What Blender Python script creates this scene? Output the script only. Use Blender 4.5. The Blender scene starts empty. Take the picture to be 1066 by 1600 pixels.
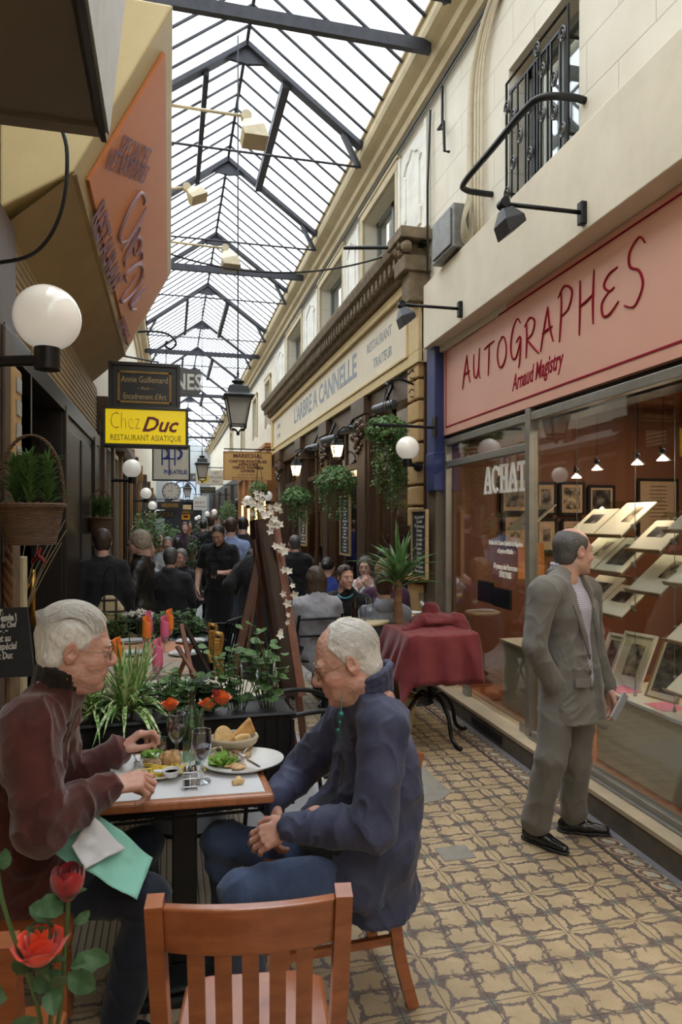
import bpy, math, random
import numpy as np
from mathutils import Matrix, Vector, Euler
R=random.Random(7)
S=bpy.context.scene
COL=S.collection
pi=math.pi
# ---------------------------------------------------------------- camera geometry
FP=1067.0; TH=math.atan(.2512); SN,CS=math.sin(TH),math.cos(TH); HC=1.70
def P(u,v,t):
    r=(u-533)/FP*t
    return Vector((t*SN+r*CS, t*CS-r*SN, HC+(813-v)/FP*t))
def onX(u,v,X): return P(u,v,X/(SN+(u-533)/FP*CS))
def onY(u,v,Y): return P(u,v,Y/(CS-(u-533)/FP*SN))
def onZ(u,v,z): return P(u,v,(z-HC)*FP/(813-v))
# ---------------------------------------------------------------- materials
_M={}
def srgb(c):
    return tuple((x/12.92 if x<=.04045 else ((x+.055)/1.055)**2.4) for x in c)
def hx(r,g,b): return srgb((r/255,g/255,b/255))
class NT:
    def __init__(s,name):
        s.m=bpy.data.materials.new(name); s.m.use_nodes=True; s.t=s.m.node_tree; s.t.nodes.clear()
        s.out=s.t.nodes.new('ShaderNodeOutputMaterial')
    def n(s,typ,**k):
        nd=s.t.nodes.new(typ)
        ins=k.pop('ins',{})
        for a,b in k.items(): setattr(nd,a,b)
        for a,b in ins.items():
            if isinstance(b,bpy.types.NodeSocket): s.t.links.new(b,nd.inputs[a])
            else: nd.inputs[a].default_value=b
        return nd
    def math(s,op,a,b=0.0,c=0.0,clamp=False):
        nd=s.t.nodes.new('ShaderNodeMath'); nd.operation=op; nd.use_clamp=clamp
        for i,x in enumerate((a,b,c)):
            if isinstance(x,bpy.types.NodeSocket): s.t.links.new(x,nd.inputs[i])
            else: nd.inputs[i].default_value=x
        return nd.outputs[0]
    def mix(s,f,a,b):
        nd=s.t.nodes.new('ShaderNodeMix'); nd.data_type='RGBA'
        for i,x in ((0,f),(6,a),(7,b)):
            if isinstance(x,bpy.types.NodeSocket): s.t.links.new(x,nd.inputs[i])
            else: nd.inputs[i].default_value=x if i==0 else (*x[:3],1)
        return nd.outputs[2]
    def step(s,x,e,w):   # 1 where x<e, soft width w
        nd=s.t.nodes.new('ShaderNodeMapRange'); nd.interpolation_type='SMOOTHSTEP'
        s.t.links.new(x,nd.inputs[0]); 
        nd.inputs[1].default_value=e-w; nd.inputs[2].default_value=e+w; nd.inputs[3].default_value=1; nd.inputs[4].default_value=0
        return nd.outputs[0]
    def noise(s,scale,detail=4,rough=.55,vec=None,dist=0):
        nd=s.n('ShaderNodeTexNoise',ins={'Scale':scale,'Detail':detail,'Roughness':rough,'Distortion':dist})
        if vec is not None: s.t.links.new(vec,nd.inputs['Vector'])
        return nd.outputs['Fac'],nd.outputs['Color']
    def obj(s): return s.n('ShaderNodeTexCoord').outputs['Object']
    def map(s,vec,scale=(1,1,1),rot=(0,0,0),loc=(0,0,0)):
        return s.n('ShaderNodeMapping',ins={'Vector':vec,'Scale':scale,'Rotation':rot,'Location':loc}).outputs[0]
    def bump(s,h,strength=.3,dist=.01):
        return s.n('ShaderNodeBump',ins={'Height':h,'Strength':strength,'Distance':dist}).outputs[0]
    def bsdf(s,color,rough=.5,metal=0,normal=None,**k):
        nd=s.n('ShaderNodeBsdfPrincipled')
        for a,x in (('Base Color',color),('Roughness',rough),('Metallic',metal)):
            if isinstance(x,bpy.types.NodeSocket): s.t.links.new(x,nd.inputs[a])
            else: nd.inputs[a].default_value=(*x[:3],1) if a=='Base Color' else x
        if normal is not None: s.t.links.new(normal,nd.inputs['Normal'])
        for a,x in k.items():
            a=a.replace('_',' ')
            if isinstance(x,bpy.types.NodeSocket): s.t.links.new(x,nd.inputs[a])
            else: nd.inputs[a].default_value=x
        s.t.links.new(nd.outputs[0],s.out.inputs[0]); return nd
def mat(name,col,rough=.6,metal=0,var=.12,nscale=12,bump=.15,bscale=60,stretch=(1,1,1),spec=.5,col2=None,**k):
    """painted / plain surface: base colour with slight wear variation and a fine bump"""
    if name in _M: return _M[name]
    t=NT(name); v=t.map(t.obj(),stretch)
    f,_=t.noise(nscale,5,.6,v); c=t.mix(t.math('MULTIPLY_ADD',f,2.2,-.6,clamp=True),[x*(1-var) for x in col],col2 if col2 else [min(1,x*(1+var)) for x in col])
    g,_=t.noise(bscale,3,.6,v)
    kk={'Specular_IOR_Level':spec}; kk.update(k)
    t.bsdf(c,rough,metal,t.bump(g,bump,.004) if bump else None,**kk)
    _M[name]=t.m; return t.m
def glow(name,col,e):
    if name in _M: return _M[name]
    t=NT(name); t.bsdf(col,.4,0,None,Emission_Color=(*col,1),Emission_Strength=e); _M[name]=t.m; return t.m
def glassy(name,tint=(1,1,1),refl=.08,haze=0,hazec=(.8,.8,.8),edge=.55):
    """thin pane: mostly see-through with a mirror-like coat"""
    if name in _M: return _M[name]
    t=NT(name); tr=t.n('ShaderNodeBsdfTransparent',ins={'Color':(*tint,1)})
    gl=t.n('ShaderNodeBsdfGlossy',ins={'Color':(1,1,1,1),'Roughness':.02})
    fr=t.n('ShaderNodeLayerWeight',ins={'Blend':.35}).outputs['Facing']
    f=t.math('MULTIPLY_ADD',t.math('POWER',fr,2.5),edge,refl,clamp=True)
    mx=t.n('ShaderNodeMixShader',ins={0:f,1:tr.outputs[0],2:gl.outputs[0]})
    o=mx.outputs[0]
    if haze:
        df=t.n('ShaderNodeBsdfTranslucent',ins={'Color':(*hazec,1)})
        o=t.n('ShaderNodeMixShader',ins={0:haze,1:o,2:df.outputs[0]}).outputs[0]
    t.t.links.new(o,t.out.inputs[0]); _M[name]=t.m; return t.m
def wood(name,c1,c2,rough=.35,scale=(3,3,30),bump=.1,coat=0.0):
    if name in _M: return _M[name]
    t=NT(name); v=t.map(t.obj(),scale); f,_=t.noise(2.2,6,.6,v,.6)
    f2,_=t.noise(14,4,.6,v)
    c=t.mix(t.math('MULTIPLY_ADD',f,2,-.5,clamp=True),c1,c2)
    t.bsdf(c,rough,0,t.bump(f2,bump,.002),Coat_Weight=coat,Coat_Roughness=.15); _M[name]=t.m; return t.m
def cloth(name,col,rough=.85,weave=900,bump=.25,var=.12,sheen=.2,col2=None,wr=14):
    if name in _M: return _M[name]
    t=NT(name); o=t.obj(); f,_=t.noise(wr,4,.6,o); g,_=t.noise(weave/4,2,.5,o)
    c=t.mix(t.math('MULTIPLY_ADD',f,2,-.5,clamp=True),[x*(1-var) for x in col],col2 if col2 else [x*(1+var) for x in col])
    h=t.math('ADD',t.math('MULTIPLY',f,.8),t.math('MULTIPLY',g,.25))
    t.bsdf(c,rough,0,t.bump(h,bump,.012),Sheen_Weight=sheen,Specular_IOR_Level=.25); _M[name]=t.m; return t.m
def leafy(name,c1,c2,scale=25,rough=.5):
    if name in _M: return _M[name]
    t=NT(name); f,_=t.noise(scale,3,.6,t.obj())
    c=t.mix(t.math('MULTIPLY_ADD',f,3,-1,clamp=True),c1,c2)
    b=t.bsdf(c,rough,0,None,Specular_IOR_Level=.4)
    tl=t.n('ShaderNodeBsdfTranslucent',ins={'Color':c})
    mx=t.n('ShaderNodeMixShader',ins={0:.25,1:b.outputs[0],2:tl.outputs[0]})
    t.t.links.new(mx.outputs[0],t.out.inputs[0]); _M[name]=t.m; return t.m
def skin_mat(name,base,red=(.56,.22,.17),spots=.3):
    if name in _M: return _M[name]
    t=NT(name); a=t.n('ShaderNodeAttribute',attribute_name='tint').outputs['Fac']
    o=t.obj(); f,_=t.noise(28,5,.7,o); g,_=t.noise(220,3,.6,o); h,_=t.noise(9,3,.6,o)
    c=t.mix(t.math('MULTIPLY_ADD',f,2.4,-.9,clamp=True),base,[base[0]*.86,base[1]*.72,base[2]*.66])
    c=t.mix(t.math('MULTIPLY',t.math('MULTIPLY_ADD',h,3,-1.4,clamp=True),spots),c,red)
    c=t.mix(a,c,red)
    t.bsdf(c,.48,0,t.bump(g,.25,.0015),Subsurface_Weight=.12,Subsurface_Scale=.006,Subsurface_Radius=(1,.3,.15),Specular_IOR_Level=.4); _M[name]=t.m; return t.m
# ---------------------------------------------------------------- objects
def tag(o,label=None,cat=None,group=None,kind=None):
    if label: o['label']=label
    if cat: o['category']=cat
    if group: o['group']=group
    if kind: o['kind']=kind
    return o
def mtx(loc,rz=0): return Matrix.Translation(Vector(loc))@Matrix.Rotation(rz,4,'Z')
def thing(name,loc,label,cat,rz=0,group=None):
    o=bpy.data.objects.new(name,None); COL.objects.link(o); o.location=loc; o.rotation_euler=(0,0,rz)
    o.empty_display_size=.05
    return tag(o,label,cat,group)
def copy_tree(o,parent=None):
    c=o.copy(); COL.objects.link(c)
    if parent is not None:
        c.parent=parent; c.matrix_parent_inverse=o.matrix_parent_inverse.copy()
    for ch in [x for x in bpy.data.objects if x.parent==o and x!=c]: copy_tree(ch,c)
    return c
def dup(o,loc,rz,label,cat=None,scale=None,group=None):
    c=copy_tree(o); c.location=loc; c.rotation_euler=(0,0,rz); tag(c,label,cat,group)
    if scale: c.scale=(scale,)*3
    return c
def basis(d,up=None):
    d=Vector(d).normalized()
    up=Vector(up) if up is not None else (Vector((0,0,1)) if abs(d.z)<.9 else Vector((0,1,0)))
    x=d.cross(up); 
    if x.length<1e-6: x=d.cross(Vector((1,0,0)))
    x.normalize(); y=x.cross(d).normalized()
    return x,y,d
class MB:
    def __init__(s): s.v=[]; s.f=[]; s.M=Matrix.Identity(4); s.uvs=None
    def add(s,vs,fs,M=None):
        n=len(s.v); T=s.M if M is None else s.M@M
        s.v+= [tuple(T@Vector(p)) for p in vs]; s.f+=[tuple(i+n for i in f) for f in fs]; return s
    def box(s,a,b,M=None):
        (x0,y0,z0),(x1,y1,z1)=a,b
        vs=[(x0,y0,z0),(x1,y0,z0),(x1,y1,z0),(x0,y1,z0),(x0,y0,z1),(x1,y0,z1),(x1,y1,z1),(x0,y1,z1)]
        return s.add(vs,[(0,3,2,1),(4,5,6,7),(0,1,5,4),(1,2,6,5),(2,3,7,6),(3,0,4,7)],M)
    def cbox(s,c,sz,M=None):
        return s.box([c[i]-sz[i]/2 for i in range(3)],[c[i]+sz[i]/2 for i in range(3)],M)
    def bar(s,a,b,w,h,up=None,ext=0):
        a=Vector(a);b=Vector(b); x,y,d=basis(b-a,up); a=a-d*ext; b=b+d*ext; vs=[]
        for p in (a,b):
            for i,j in ((-1,-1),(1,-1),(1,1),(-1,1)): vs.append(p+x*(w/2*i)+y*(h/2*j))
        return s.add(vs,[(3,2,1,0),(4,5,6,7),(0,1,5,4),(1,2,6,5),(2,3,7,6),(3,0,4,7)])
    def tube(s,pts,r,n=8,closed=False,cap=True):
        pts=[Vector(p) for p in pts]; m=len(pts)
        rs=r if isinstance(r,(list,tuple)) else [r]*m
        vs=[];fs=[]; px=None
        for i,p in enumerate(pts):
            if closed: d=pts[(i+1)%m]-pts[i-1]
            else: d=pts[min(i+1,m-1)]-pts[max(i-1,0)]
            if d.length<1e-9: d=Vector((0,0,1))
            d.normalize()
            if px is None: x,y,_=basis(d)
            else:
                x=px-d*px.dot(d)
                if x.length<1e-6: x,_,_=basis(d)
                x.normalize(); 
            y=d.cross(x); px=x
            for k in range(n):
                a=2*pi*k/n; vs.append(p+x*(math.cos(a)*rs[i])+y*(math.sin(a)*rs[i]))
        for i in range(m if closed else m-1):
            j=(i+1)%m
            for k in range(n): fs.append((i*n+k,i*n+(k+1)%n,j*n+(k+1)%n,j*n+k))
        if cap and not closed: fs.append(tuple(range(n-1,-1,-1))); fs.append(tuple((m-1)*n+k for k in range(n)))
        return s.add(vs,fs)
    def lathe(s,prof,n=24,c=(0,0,0),axis=None,sx=1,sy=1):
        vs=[];fs=[]; m=len(prof)
        M=Matrix.Translation(Vector(c))
        if axis is not None:
            x,y,d=basis(axis); M=M@Matrix(((x.x,y.x,d.x,0),(x.y,y.y,d.y,0),(x.z,y.z,d.z,0),(0,0,0,1)))
        for r,z in prof:
            for k in range(n): a=2*pi*k/n; vs.append((r*math.cos(a)*sx,r*math.sin(a)*sy,z))
        for i in range(m-1):
            for k in range(n): fs.append((i*n+k,i*n+(k+1)%n,(i+1)*n+(k+1)%n,(i+1)*n+k))
        if prof[0][0]>1e-5: fs.append(tuple(range(n-1,-1,-1)))
        if prof[-1][0]>1e-5: fs.append(tuple((m-1)*n+k for k in range(n)))
        return s.add(vs,fs,M)
    def ball(s,c,r,n=16,m=10,sc=(1,1,1)):
        return s.lathe_sc([(r*math.sin(pi*i/m),-r*math.cos(pi*i/m)) for i in range(m+1)],n,c,sc)
    def lathe_sc(s,prof,n,c,sc):
        vs=[];fs=[];m=len(prof)
        for r,z in prof:
            for k in range(n): a=2*pi*k/n; vs.append((c[0]+r*math.cos(a)*sc[0],c[1]+r*math.sin(a)*sc[1],c[2]+z*sc[2]))
        for i in range(m-1):
            for k in range(n): fs.append((i*n+k,i*n+(k+1)%n,(i+1)*n+(k+1)%n,(i+1)*n+k))
        return s.add(vs,fs)
    def prism(s,poly,d0,d1,plane='xz'):
        """extrude a 2-D polygon (counted in plane) between d0 and d1 on the remaining axis"""
        def q(p,d): return {'xz':(p[0],d,p[1]),'yz':(d,p[0],p[1]),'xy':(p[0],p[1],d)}[plane]
        n=len(poly); vs=[q(p,d0) for p in poly]+[q(p,d1) for p in poly]
        fs=[tuple(range(n)),tuple(range(2*n-1,n-1,-1))]+[(i,i+n,(i+1)%n+n,(i+1)%n) for i in range(n)]
        return s.add(vs,fs)
    def quad(s,a,b,c,d): return s.add([a,b,c,d],[(0,1,2,3)])
    def slab(s,a,b,c,d,th):
        """a thick sheet from four corners; th moves the back along the normal"""
        a,b,c,d=[Vector(x) for x in (a,b,c,d)]; n=(b-a).cross(d-a).normalized()*th
        vs=[a,b,c,d,a-n,b-n,c-n,d-n]
        return s.add(vs,[(0,1,2,3),(7,6,5,4),(0,4,5,1),(1,5,6,2),(2,6,7,3),(3,7,4,0)])
    def build(s,name,m,parent=None,smooth=False,world=False,bevel=0,kind=None,label=None,auto=None):
        me=bpy.data.meshes.new(name); 
        if world and parent is not None:
            Mi=parent.matrix_basis.inverted(); s.v=[tuple(Mi@Vector(p)) for p in s.v]
        me.from_pydata([tuple(p) for p in s.v],[],s.f); me.validate(); 
        bm_fix(me)
        o=bpy.data.objects.new(name,me); COL.objects.link(o); me.materials.append(m)
        if parent is not None: o.parent=parent
        if smooth: me.polygons.foreach_set('use_smooth',[True]*len(me.polygons))
        if auto:
            me.polygons.foreach_set('use_smooth',[True]*len(me.polygons)); me.set_sharp_from_angle(angle=math.radians(auto))
        if bevel:
            b=o.modifiers.new('bevel','BEVEL'); b.width=bevel; b.segments=2; b.limit_method='ANGLE'
        if kind: o['kind']=kind
        if label: o['label']=label
        return o
import bmesh
def bm_fix(me):
    bm=bmesh.new(); bm.from_mesh(me); bmesh.ops.recalc_face_normals(bm,faces=bm.faces); bm.to_mesh(me); bm.free()
def struct(mb,name,m,**k):
    o=mb.build(name,m,**k); o['kind']='structure'; return o
# ---------------------------------------------------------------- lettering
def text_mesh(txt,size,M,mb,xs=1.0,shear=0,off=0,ext=.001,align='CENTER',sp=1.0,track=1.0,fit=None):
    """append solid lettering; M places text local x (along) / y (up) / z (out of the face)"""
    cu=bpy.data.curves.new('t','FONT'); cu.body=txt; cu.size=size; cu.shear=shear; cu.offset=off; cu.extrude=ext; cu.align_x=align
    cu.align_y='CENTER'; cu.space_line=sp; cu.space_character=track; cu.resolution_u=2
    ob=bpy.data.objects.new('t',cu); COL.objects.link(ob)
    dg=bpy.context.evaluated_depsgraph_get(); e=ob.evaluated_get(dg); me=e.to_mesh()
    if fit:
        L=[v.co.x for v in me.vertices]; xs=fit/(max(L)-min(L)+1e-9)
    mb.add([(v.co.x*xs,v.co.y,v.co.z) for v in me.vertices],[tuple(p.vertices) for p in me.polygons],M)
    e.to_mesh_clear(); bpy.data.objects.remove(ob); bpy.data.curves.remove(cu)
def frame(o,x,y):
    """matrix with origin o, text direction x, up y"""
    x=Vector(x).normalized(); y=Vector(y); z=x.cross(y).normalized(); y=z.cross(x)
    return Matrix(((x.x,y.x,z.x,o[0]),(x.y,y.y,z.y,o[1]),(x.z,y.z,z.z,o[2]),(0,0,0,1)))
# ---------------------------------------------------------------- implicit bodies
def _hash(i,j,k,seed):
    n=(i*374761393+j*668265263+k*2147483647+seed*974711)&0xffffffff
    n=((n^(n>>13))*1274126177)&0xffffffff
    return ((n^(n>>16))&0xffff)/32767.5-1
def vnoise(p,freq,seed=0):
    p=np.asarray(p)*freq; i=np.floor(p).astype(np.int64); f=p-i; f=f*f*(3-2*f); r=0
    for dx in (0,1):
        for dy in (0,1):
            for dz in (0,1):
                w=(f[:,0] if dx else 1-f[:,0])*(f[:,1] if dy else 1-f[:,1])*(f[:,2] if dz else 1-f[:,2])
                r=r+w*_hash(i[:,0]+dx,i[:,1]+dy,i[:,2]+dz,seed)
    return r
def rotm(rx=0,ry=0,rz=0): return np.array(Euler((rx,ry,rz)).to_matrix())
class Blob:
    def __init__(s,k=.01): s.p=[]; s.k=k; s.T=[(np.eye(3),np.zeros(3))]
    def push(s,R_,t): A,b=s.T[-1]; s.T.append((A@np.array(R_),A@np.array(t,float)+b)); return s
    def pop(s): s.T.pop(); return s
    def X(s,p): A,b=s.T[-1]; return A@np.array(p,float)+b
    def ell(s,c,r,rot=None,k=None,op='u'):
        A=s.T[-1][0]; A=A/abs(np.linalg.det(A))**(1/3); Rm=A if rot is None else A@rot
        s.p.append(('e',s.X(c),np.array(r,float),Rm,s.k if k is None else k,op)); return s
    def cap(s,a,b,r1,r2=None,k=None,op='u',flat=None):
        """tapered limb; flat=(axis,factor) squashes its section along axis"""
        r2=r1 if r2 is None else r2
        fl=None
        if flat is not None:
            q=s.T[-1][0]@np.array(flat[0],float); fl=(q/np.linalg.norm(q),flat[1])
        s.p.append(('c',s.X(a),s.X(b),(r1,r2,fl),s.k if k is None else k,op)); return s
    def chain(s,pts,rs,k=None,**kw):
        for i in range(len(pts)-1): s.cap(pts[i],pts[i+1],rs[i],rs[i+1],k,**kw)
        return s
    def rbox(s,c,h,r,rot=None,k=None,op='u'):
        A=s.T[-1][0]; A=A/abs(np.linalg.det(A))**(1/3); Rm=A if rot is None else A@rot
        s.p.append(('b',s.X(c),np.array(h,float),(Rm,r),s.k if k is None else k,op)); return s
    def mesh(s,h,disp=None):
        lo=np.full(3,1e9);hi=-lo; bb=[]
        for q in s.p:
            if q[0]=='e': m=np.abs(q[3])@q[2]; a,b=q[1]-m,q[1]+m
            elif q[0]=='c': 
                rr=max(q[3][0],q[3][1]); rr=rr*max(1,q[3][2][1] if q[3][2] else 1); a,b=np.minimum(q[1],q[2])-rr,np.maximum(q[1],q[2])+rr
            else: m=np.abs(q[3][0])@q[2]+q[3][1]; a,b=q[1]-m,q[1]+m
            bb.append((a,b))
            if q[-1]=='u': lo=np.minimum(lo,a);hi=np.maximum(hi,b)
        lo=lo-3*h;hi=hi+3*h; n=np.ceil((hi-lo)/h).astype(int)+1
        F=np.full(n,.2)
        ax=[lo[i]+np.arange(n[i])*h for i in range(3)]
        for q,(a,b) in zip(s.p,bb):
            k=q[-2]; mg=k+2.5*h
            i0=np.maximum(0,np.floor((a-mg-lo)/h).astype(int)); i1=np.minimum(n,np.ceil((b+mg-lo)/h).astype(int)+1)
            if (i1<=i0).any(): continue
            sl=tuple(slice(i0[i],i1[i]) for i in range(3))
            G=np.stack(np.meshgrid(*[ax[i][sl[i]] for i in range(3)],indexing='ij'),-1)
            if q[0]=='e':
                d=(G-q[1])@q[3]; k0=np.linalg.norm(d/q[2],axis=-1); k1=np.linalg.norm(d/q[2]**2,axis=-1)+1e-9; D=k0*(k0-1)/k1
            elif q[0]=='c':
                A_,B_=q[1],q[2]; ba=B_-A_; L=ba@ba+1e-12; t=np.clip(((G-A_)@ba)/L,0,1); d=G-A_-t[...,None]*ba
                r1,r2,fl=q[3]
                if fl is not None: d=d+fl[0]*((d@fl[0])*(1/fl[1]-1))[...,None]
                D=np.linalg.norm(d,axis=-1)-(r1+(r2-r1)*t)
            else:
                d=np.abs((G-q[1])@q[3][0])-q[2]; D=np.linalg.norm(np.maximum(d,0),axis=-1)+np.minimum(d.max(-1),0)-q[3][1]
            Fo=F[sl]
            if q[-1]=='u':
                if k>0: hh=np.clip(.5+.5*(Fo-D)/k,0,1); F[sl]=Fo*(1-hh)+D*hh-k*hh*(1-hh)
                else: F[sl]=np.minimum(Fo,D)
            else:
                D=-D
                if k>0: hh=np.clip(.5-.5*(Fo-D)/k,0,1); F[sl]=Fo*(1-hh)+D*hh+k*hh*(1-hh)
                else: F[sl]=np.maximum(Fo,D)
        # surface nets
        ins=F<0; c=np.zeros(np.array(n)-1,int)
        for dx in (0,1):
            for dy in (0,1):
                for dz in (0,1): c+=ins[dx:n[0]-1+dx,dy:n[1]-1+dy,dz:n[2]-1+dz]
        act=(c>0)&(c<8); idx=np.full(c.shape,-1); I=np.argwhere(act); idx[act]=np.arange(len(I))
        acc=np.zeros((len(I),3)); cnt=np.zeros(len(I))
        cor=[(x,y,z) for x in (0,1) for y in (0,1) for z in (0,1)]
        for a in range(8):
            for b in range(a+1,8):
                A_,B_=cor[a],cor[b]
                if sum(abs(A_[i]-B_[i]) for i in range(3))!=1: continue
                fa=F[I[:,0]+A_[0],I[:,1]+A_[1],I[:,2]+A_[2]]; fb=F[I[:,0]+B_[0],I[:,1]+B_[1],I[:,2]+B_[2]]
                m=(fa<0)!=(fb<0); t=np.where(m,fa/(fa-fb+1e-12*(fa==fb)),0)
                pnt=np.array(A_)+t[:,None]*(np.array(B_)-np.array(A_)); acc+=pnt*m[:,None]; cnt+=m
        V=lo+(I+acc/cnt[:,None])*h
        quads=[]
        for d in range(3):
            e=[0,0,0]; e[d]=1; u,w=(d+1)%3,(d+2)%3
            s0=[slice(0,n[i]-e[i]) for i in range(3)]; s1=[slice(e[i],n[i]) for i in range(3)]
            ch=ins[tuple(s0)]!=ins[tuple(s1)]; E_=np.argwhere(ch); 
            E_=E_[(E_[:,u]>0)&(E_[:,w]>0)&(E_[:,u]<n[u]-1)&(E_[:,w]<n[w]-1)]
            flip=ins[E_[:,0],E_[:,1],E_[:,2]]
            def at(du,dw):
                J=E_.copy(); J[:,u]-=du; J[:,w]-=dw; return idx[J[:,0],J[:,1],J[:,2]]
            q=np.stack([at(1,1),at(0,1),at(0,0),at(1,0)],1); q[~flip]=q[~flip][:,::-1]; quads.append(q)
        Q=np.concatenate(quads); Q=Q[(Q>=0).all(1)]
        if disp is not None:
            Nn=np.zeros_like(V); nn=np.cross(V[Q[:,2]]-V[Q[:,0]],V[Q[:,3]]-V[Q[:,1]])
            for j in range(4): np.add.at(Nn,Q[:,j],nn)
            Nn/=np.linalg.norm(Nn,axis=1)[:,None]+1e-12; V=V+Nn*disp(V,Nn)[:,None]
        return V,Q
def obj_from(parts,name,m,parent=None,tint=None,M=None,label=None,subd=0):
    """parts: list of (V,Q); one object"""
    Vs=[];Qs=[];o=0
    for V,Q in parts: Vs.append(V);Qs.append(Q+o);o+=len(V)
    V=np.concatenate(Vs);Q=np.concatenate(Qs)
    T=tint(V) if tint is not None else None
    if M is not None:
        A=np.array(M.to_3x3()); V=V@A.T+np.array(M.translation)
    me=bpy.data.meshes.new(name); me.from_pydata(V.tolist(),[],Q.tolist()); me.update()
    me.polygons.foreach_set('use_smooth',[True]*len(me.polygons))
    if T is not None:
        a=me.attributes.new('tint','FLOAT','POINT'); a.data.foreach_set('value',T.astype(np.float32))
    ob=bpy.data.objects.new(name,me); COL.objects.link(ob); me.materials.append(m)
    if parent is not None: ob.parent=parent
    if label: ob['label']=label
    return ob
EXPO=1.35; SKY=1.6; SUN_E=1.6
# ---------------------------------------------------------------- people
SK=dict(pale=(.62,.40,.32),ruddy=(.60,.355,.275),tan=(.50,.31,.23),warm=(.58,.36,.275))
def hairmat(name,c1,c2):
    if name in _M: return _M[name]
    t=NT(name); o=t.obj(); f,_=t.noise(3,6,.75,t.map(o,(12,90,12)),.4); g,_=t.noise(1,4,.6,t.map(o,(60,420,60)))
    c=t.mix(t.math('MULTIPLY_ADD',f,2.6,-.8,clamp=True),c1,c2)
    t.bsdf(c,.42,0,t.bump(g,.6,.006),Specular_IOR_Level=.5); _M[name]=t.m; return t.m
def hair_col(k):
    D=dict(black=((.012,.010,.010),(.035,.028,.025)),brown=((.03,.017,.011),(.09,.05,.03)),grey=((.10,.095,.09),(.30,.28,.26)),white=((.50,.47,.42),(.86,.83,.77)),
           blonde=((.22,.13,.06),(.50,.34,.18)),ash=((.16,.12,.09),(.52,.44,.34)),curly=((.12,.065,.03),(.36,.22,.11)),dkgrey=((.04,.038,.036),(.13,.12,.115)))
    return hairmat('hair_'+k,*D[k])
def smooth01(x): x=np.clip(x,0,1); return x*x*(3-2*x)
def head_parts(hi,cfg):
    b=Blob(.018); jw=cfg.get('jaw',1); ch=cfg.get('cheek',1)
    b.ell((-.012,0,.035),(.098,.077,.088),k=0)
    b.ell((.03,0,-.03),(.064,.060*jw,.086),k=.03).ell((.045,0,-.086),(.042,.042*jw,.029),k=.025)
    for s in (-1,1): 
        b.ell((.002,s*.046*jw,-.062),(.028,.022,.028),k=.03)
        b.ell((.058,s*.036,-.032),(.028*ch,.026*ch,.026),k=.02)
    if hi>0:
        b.cap((.082,-.034,.025),(.082,.034,.025),.0125,k=.015)
        for s in (-1,1): b.ell((.100,s*.033,.003),(.017,.019,.0125),k=.014,op='s')
        ns=cfg.get('nose',1)
        b.cap((.088,0,.014),(.112*1,0,-.026),.0075,.0125*ns,k=.012).ell((.109,0,-.03),(.014,.0135*ns,.0115),k=.006)
        for s in (-1,1): b.ell((.099,s*.0125*ns,-.034),(.0115,.0085,.0085),k=.005)
        b.ell((.083,0,-.058),(.019,.028,.022),k=.014)
        b.ell((.079,0,-.104),(.021,.024,.018),k=.014)
        b.cap((.091,-.017,-.0645),(.0965,0,-.062),.0062,k=.006).cap((.0965,0,-.062),(.091,.017,-.0645),.0062,k=.004)
        b.cap((.090,-.013,-.076),(.0935,0,-.077),.0068,k=.006).cap((.0935,0,-.077),(.090,.013,-.076),.0068,k=.004)
        b.cap((.103,-.020,-.0695),(.106,0,-.0695),.0028,k=.004,op='s').cap((.106,0,-.0695),(.103,.020,-.0695),.0028,k=.004,op='s')
        for s in (-1,1): # lids
            b.ell((.081,s*.031,.0085),(.0135,.0165,.0075),k=.004); b.ell((.080,s*.031,-.0055),(.0125,.0155,.005),k=.004)
        if cfg.get('old'):
            for s in (-1,1):
                b.cap((.103,s*.022,-.036),(.085,s*.036,-.07),.0028,k=.008,op='s')
                b.ell((.06,s*.035,-.078),(.022,.016,.02),k=.02)
            b.ell((.02,0,-.115),(.045,.04,.02),k=.03)
            for z in (.055,.068,.08): b.cap((.089-(z-.055)*.5,-.03,z),(.089-(z-.055)*.5,.03,z),.0014,k=.005,op='s')
    else:
        b.cap((.085,0,.01),(.108,0,-.028),.008,.013,k=.012); b.ell((.075,0,-.1),(.022,.024,.02),k=.014)
    for s in (-1,1):
        rt=rotm(0,0,s*.35)
        b.ell((-.010,s*.080,-.002),(.021,.0085,.034),rot=rt,k=.006)
        if hi>0:
            b.ell((-.004,s*.0885,.004),(.0125,.006,.019),rot=rt,k=.005,op='s'); b.ell((.006,s*.079,-.008),(.005,.005,.007),k=.004)
    b.cap((-.03,0,-.04),(-.045,0,-.15),.055,.058,k=.03)
    d=None
    if hi>1:
        d=lambda V,N: .0006*vnoise(V,160,3)+ (.0011*vnoise(V*np.array([1,1,2.2]),70,5) if cfg.get('old') else 0)
    V,Q=b.mesh((.0075,.0048,.0032)[hi],d)
    def g(c,r): return np.exp(-(((V-np.array(c))/np.array(r))**2).sum(1))
    T=.55*g((.1,0,-.07),(.02,.024,.012))+cfg.get('red',.25)*(g((.112,0,-.03),(.02,.018,.016))+.7*g((.065,.045,-.03),(.03,.025,.025))+.7*g((.065,-.045,-.03),(.03,.025,.025)))+.3*(g((-.01,.088,0),(.03,.012,.04))+g((-.01,-.088,0),(.03,.012,.04)))+cfg.get('scalp',0)*g((.04,0,.11),(.07,.08,.04))
    return V,Q,np.clip(T,0,.75)
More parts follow.
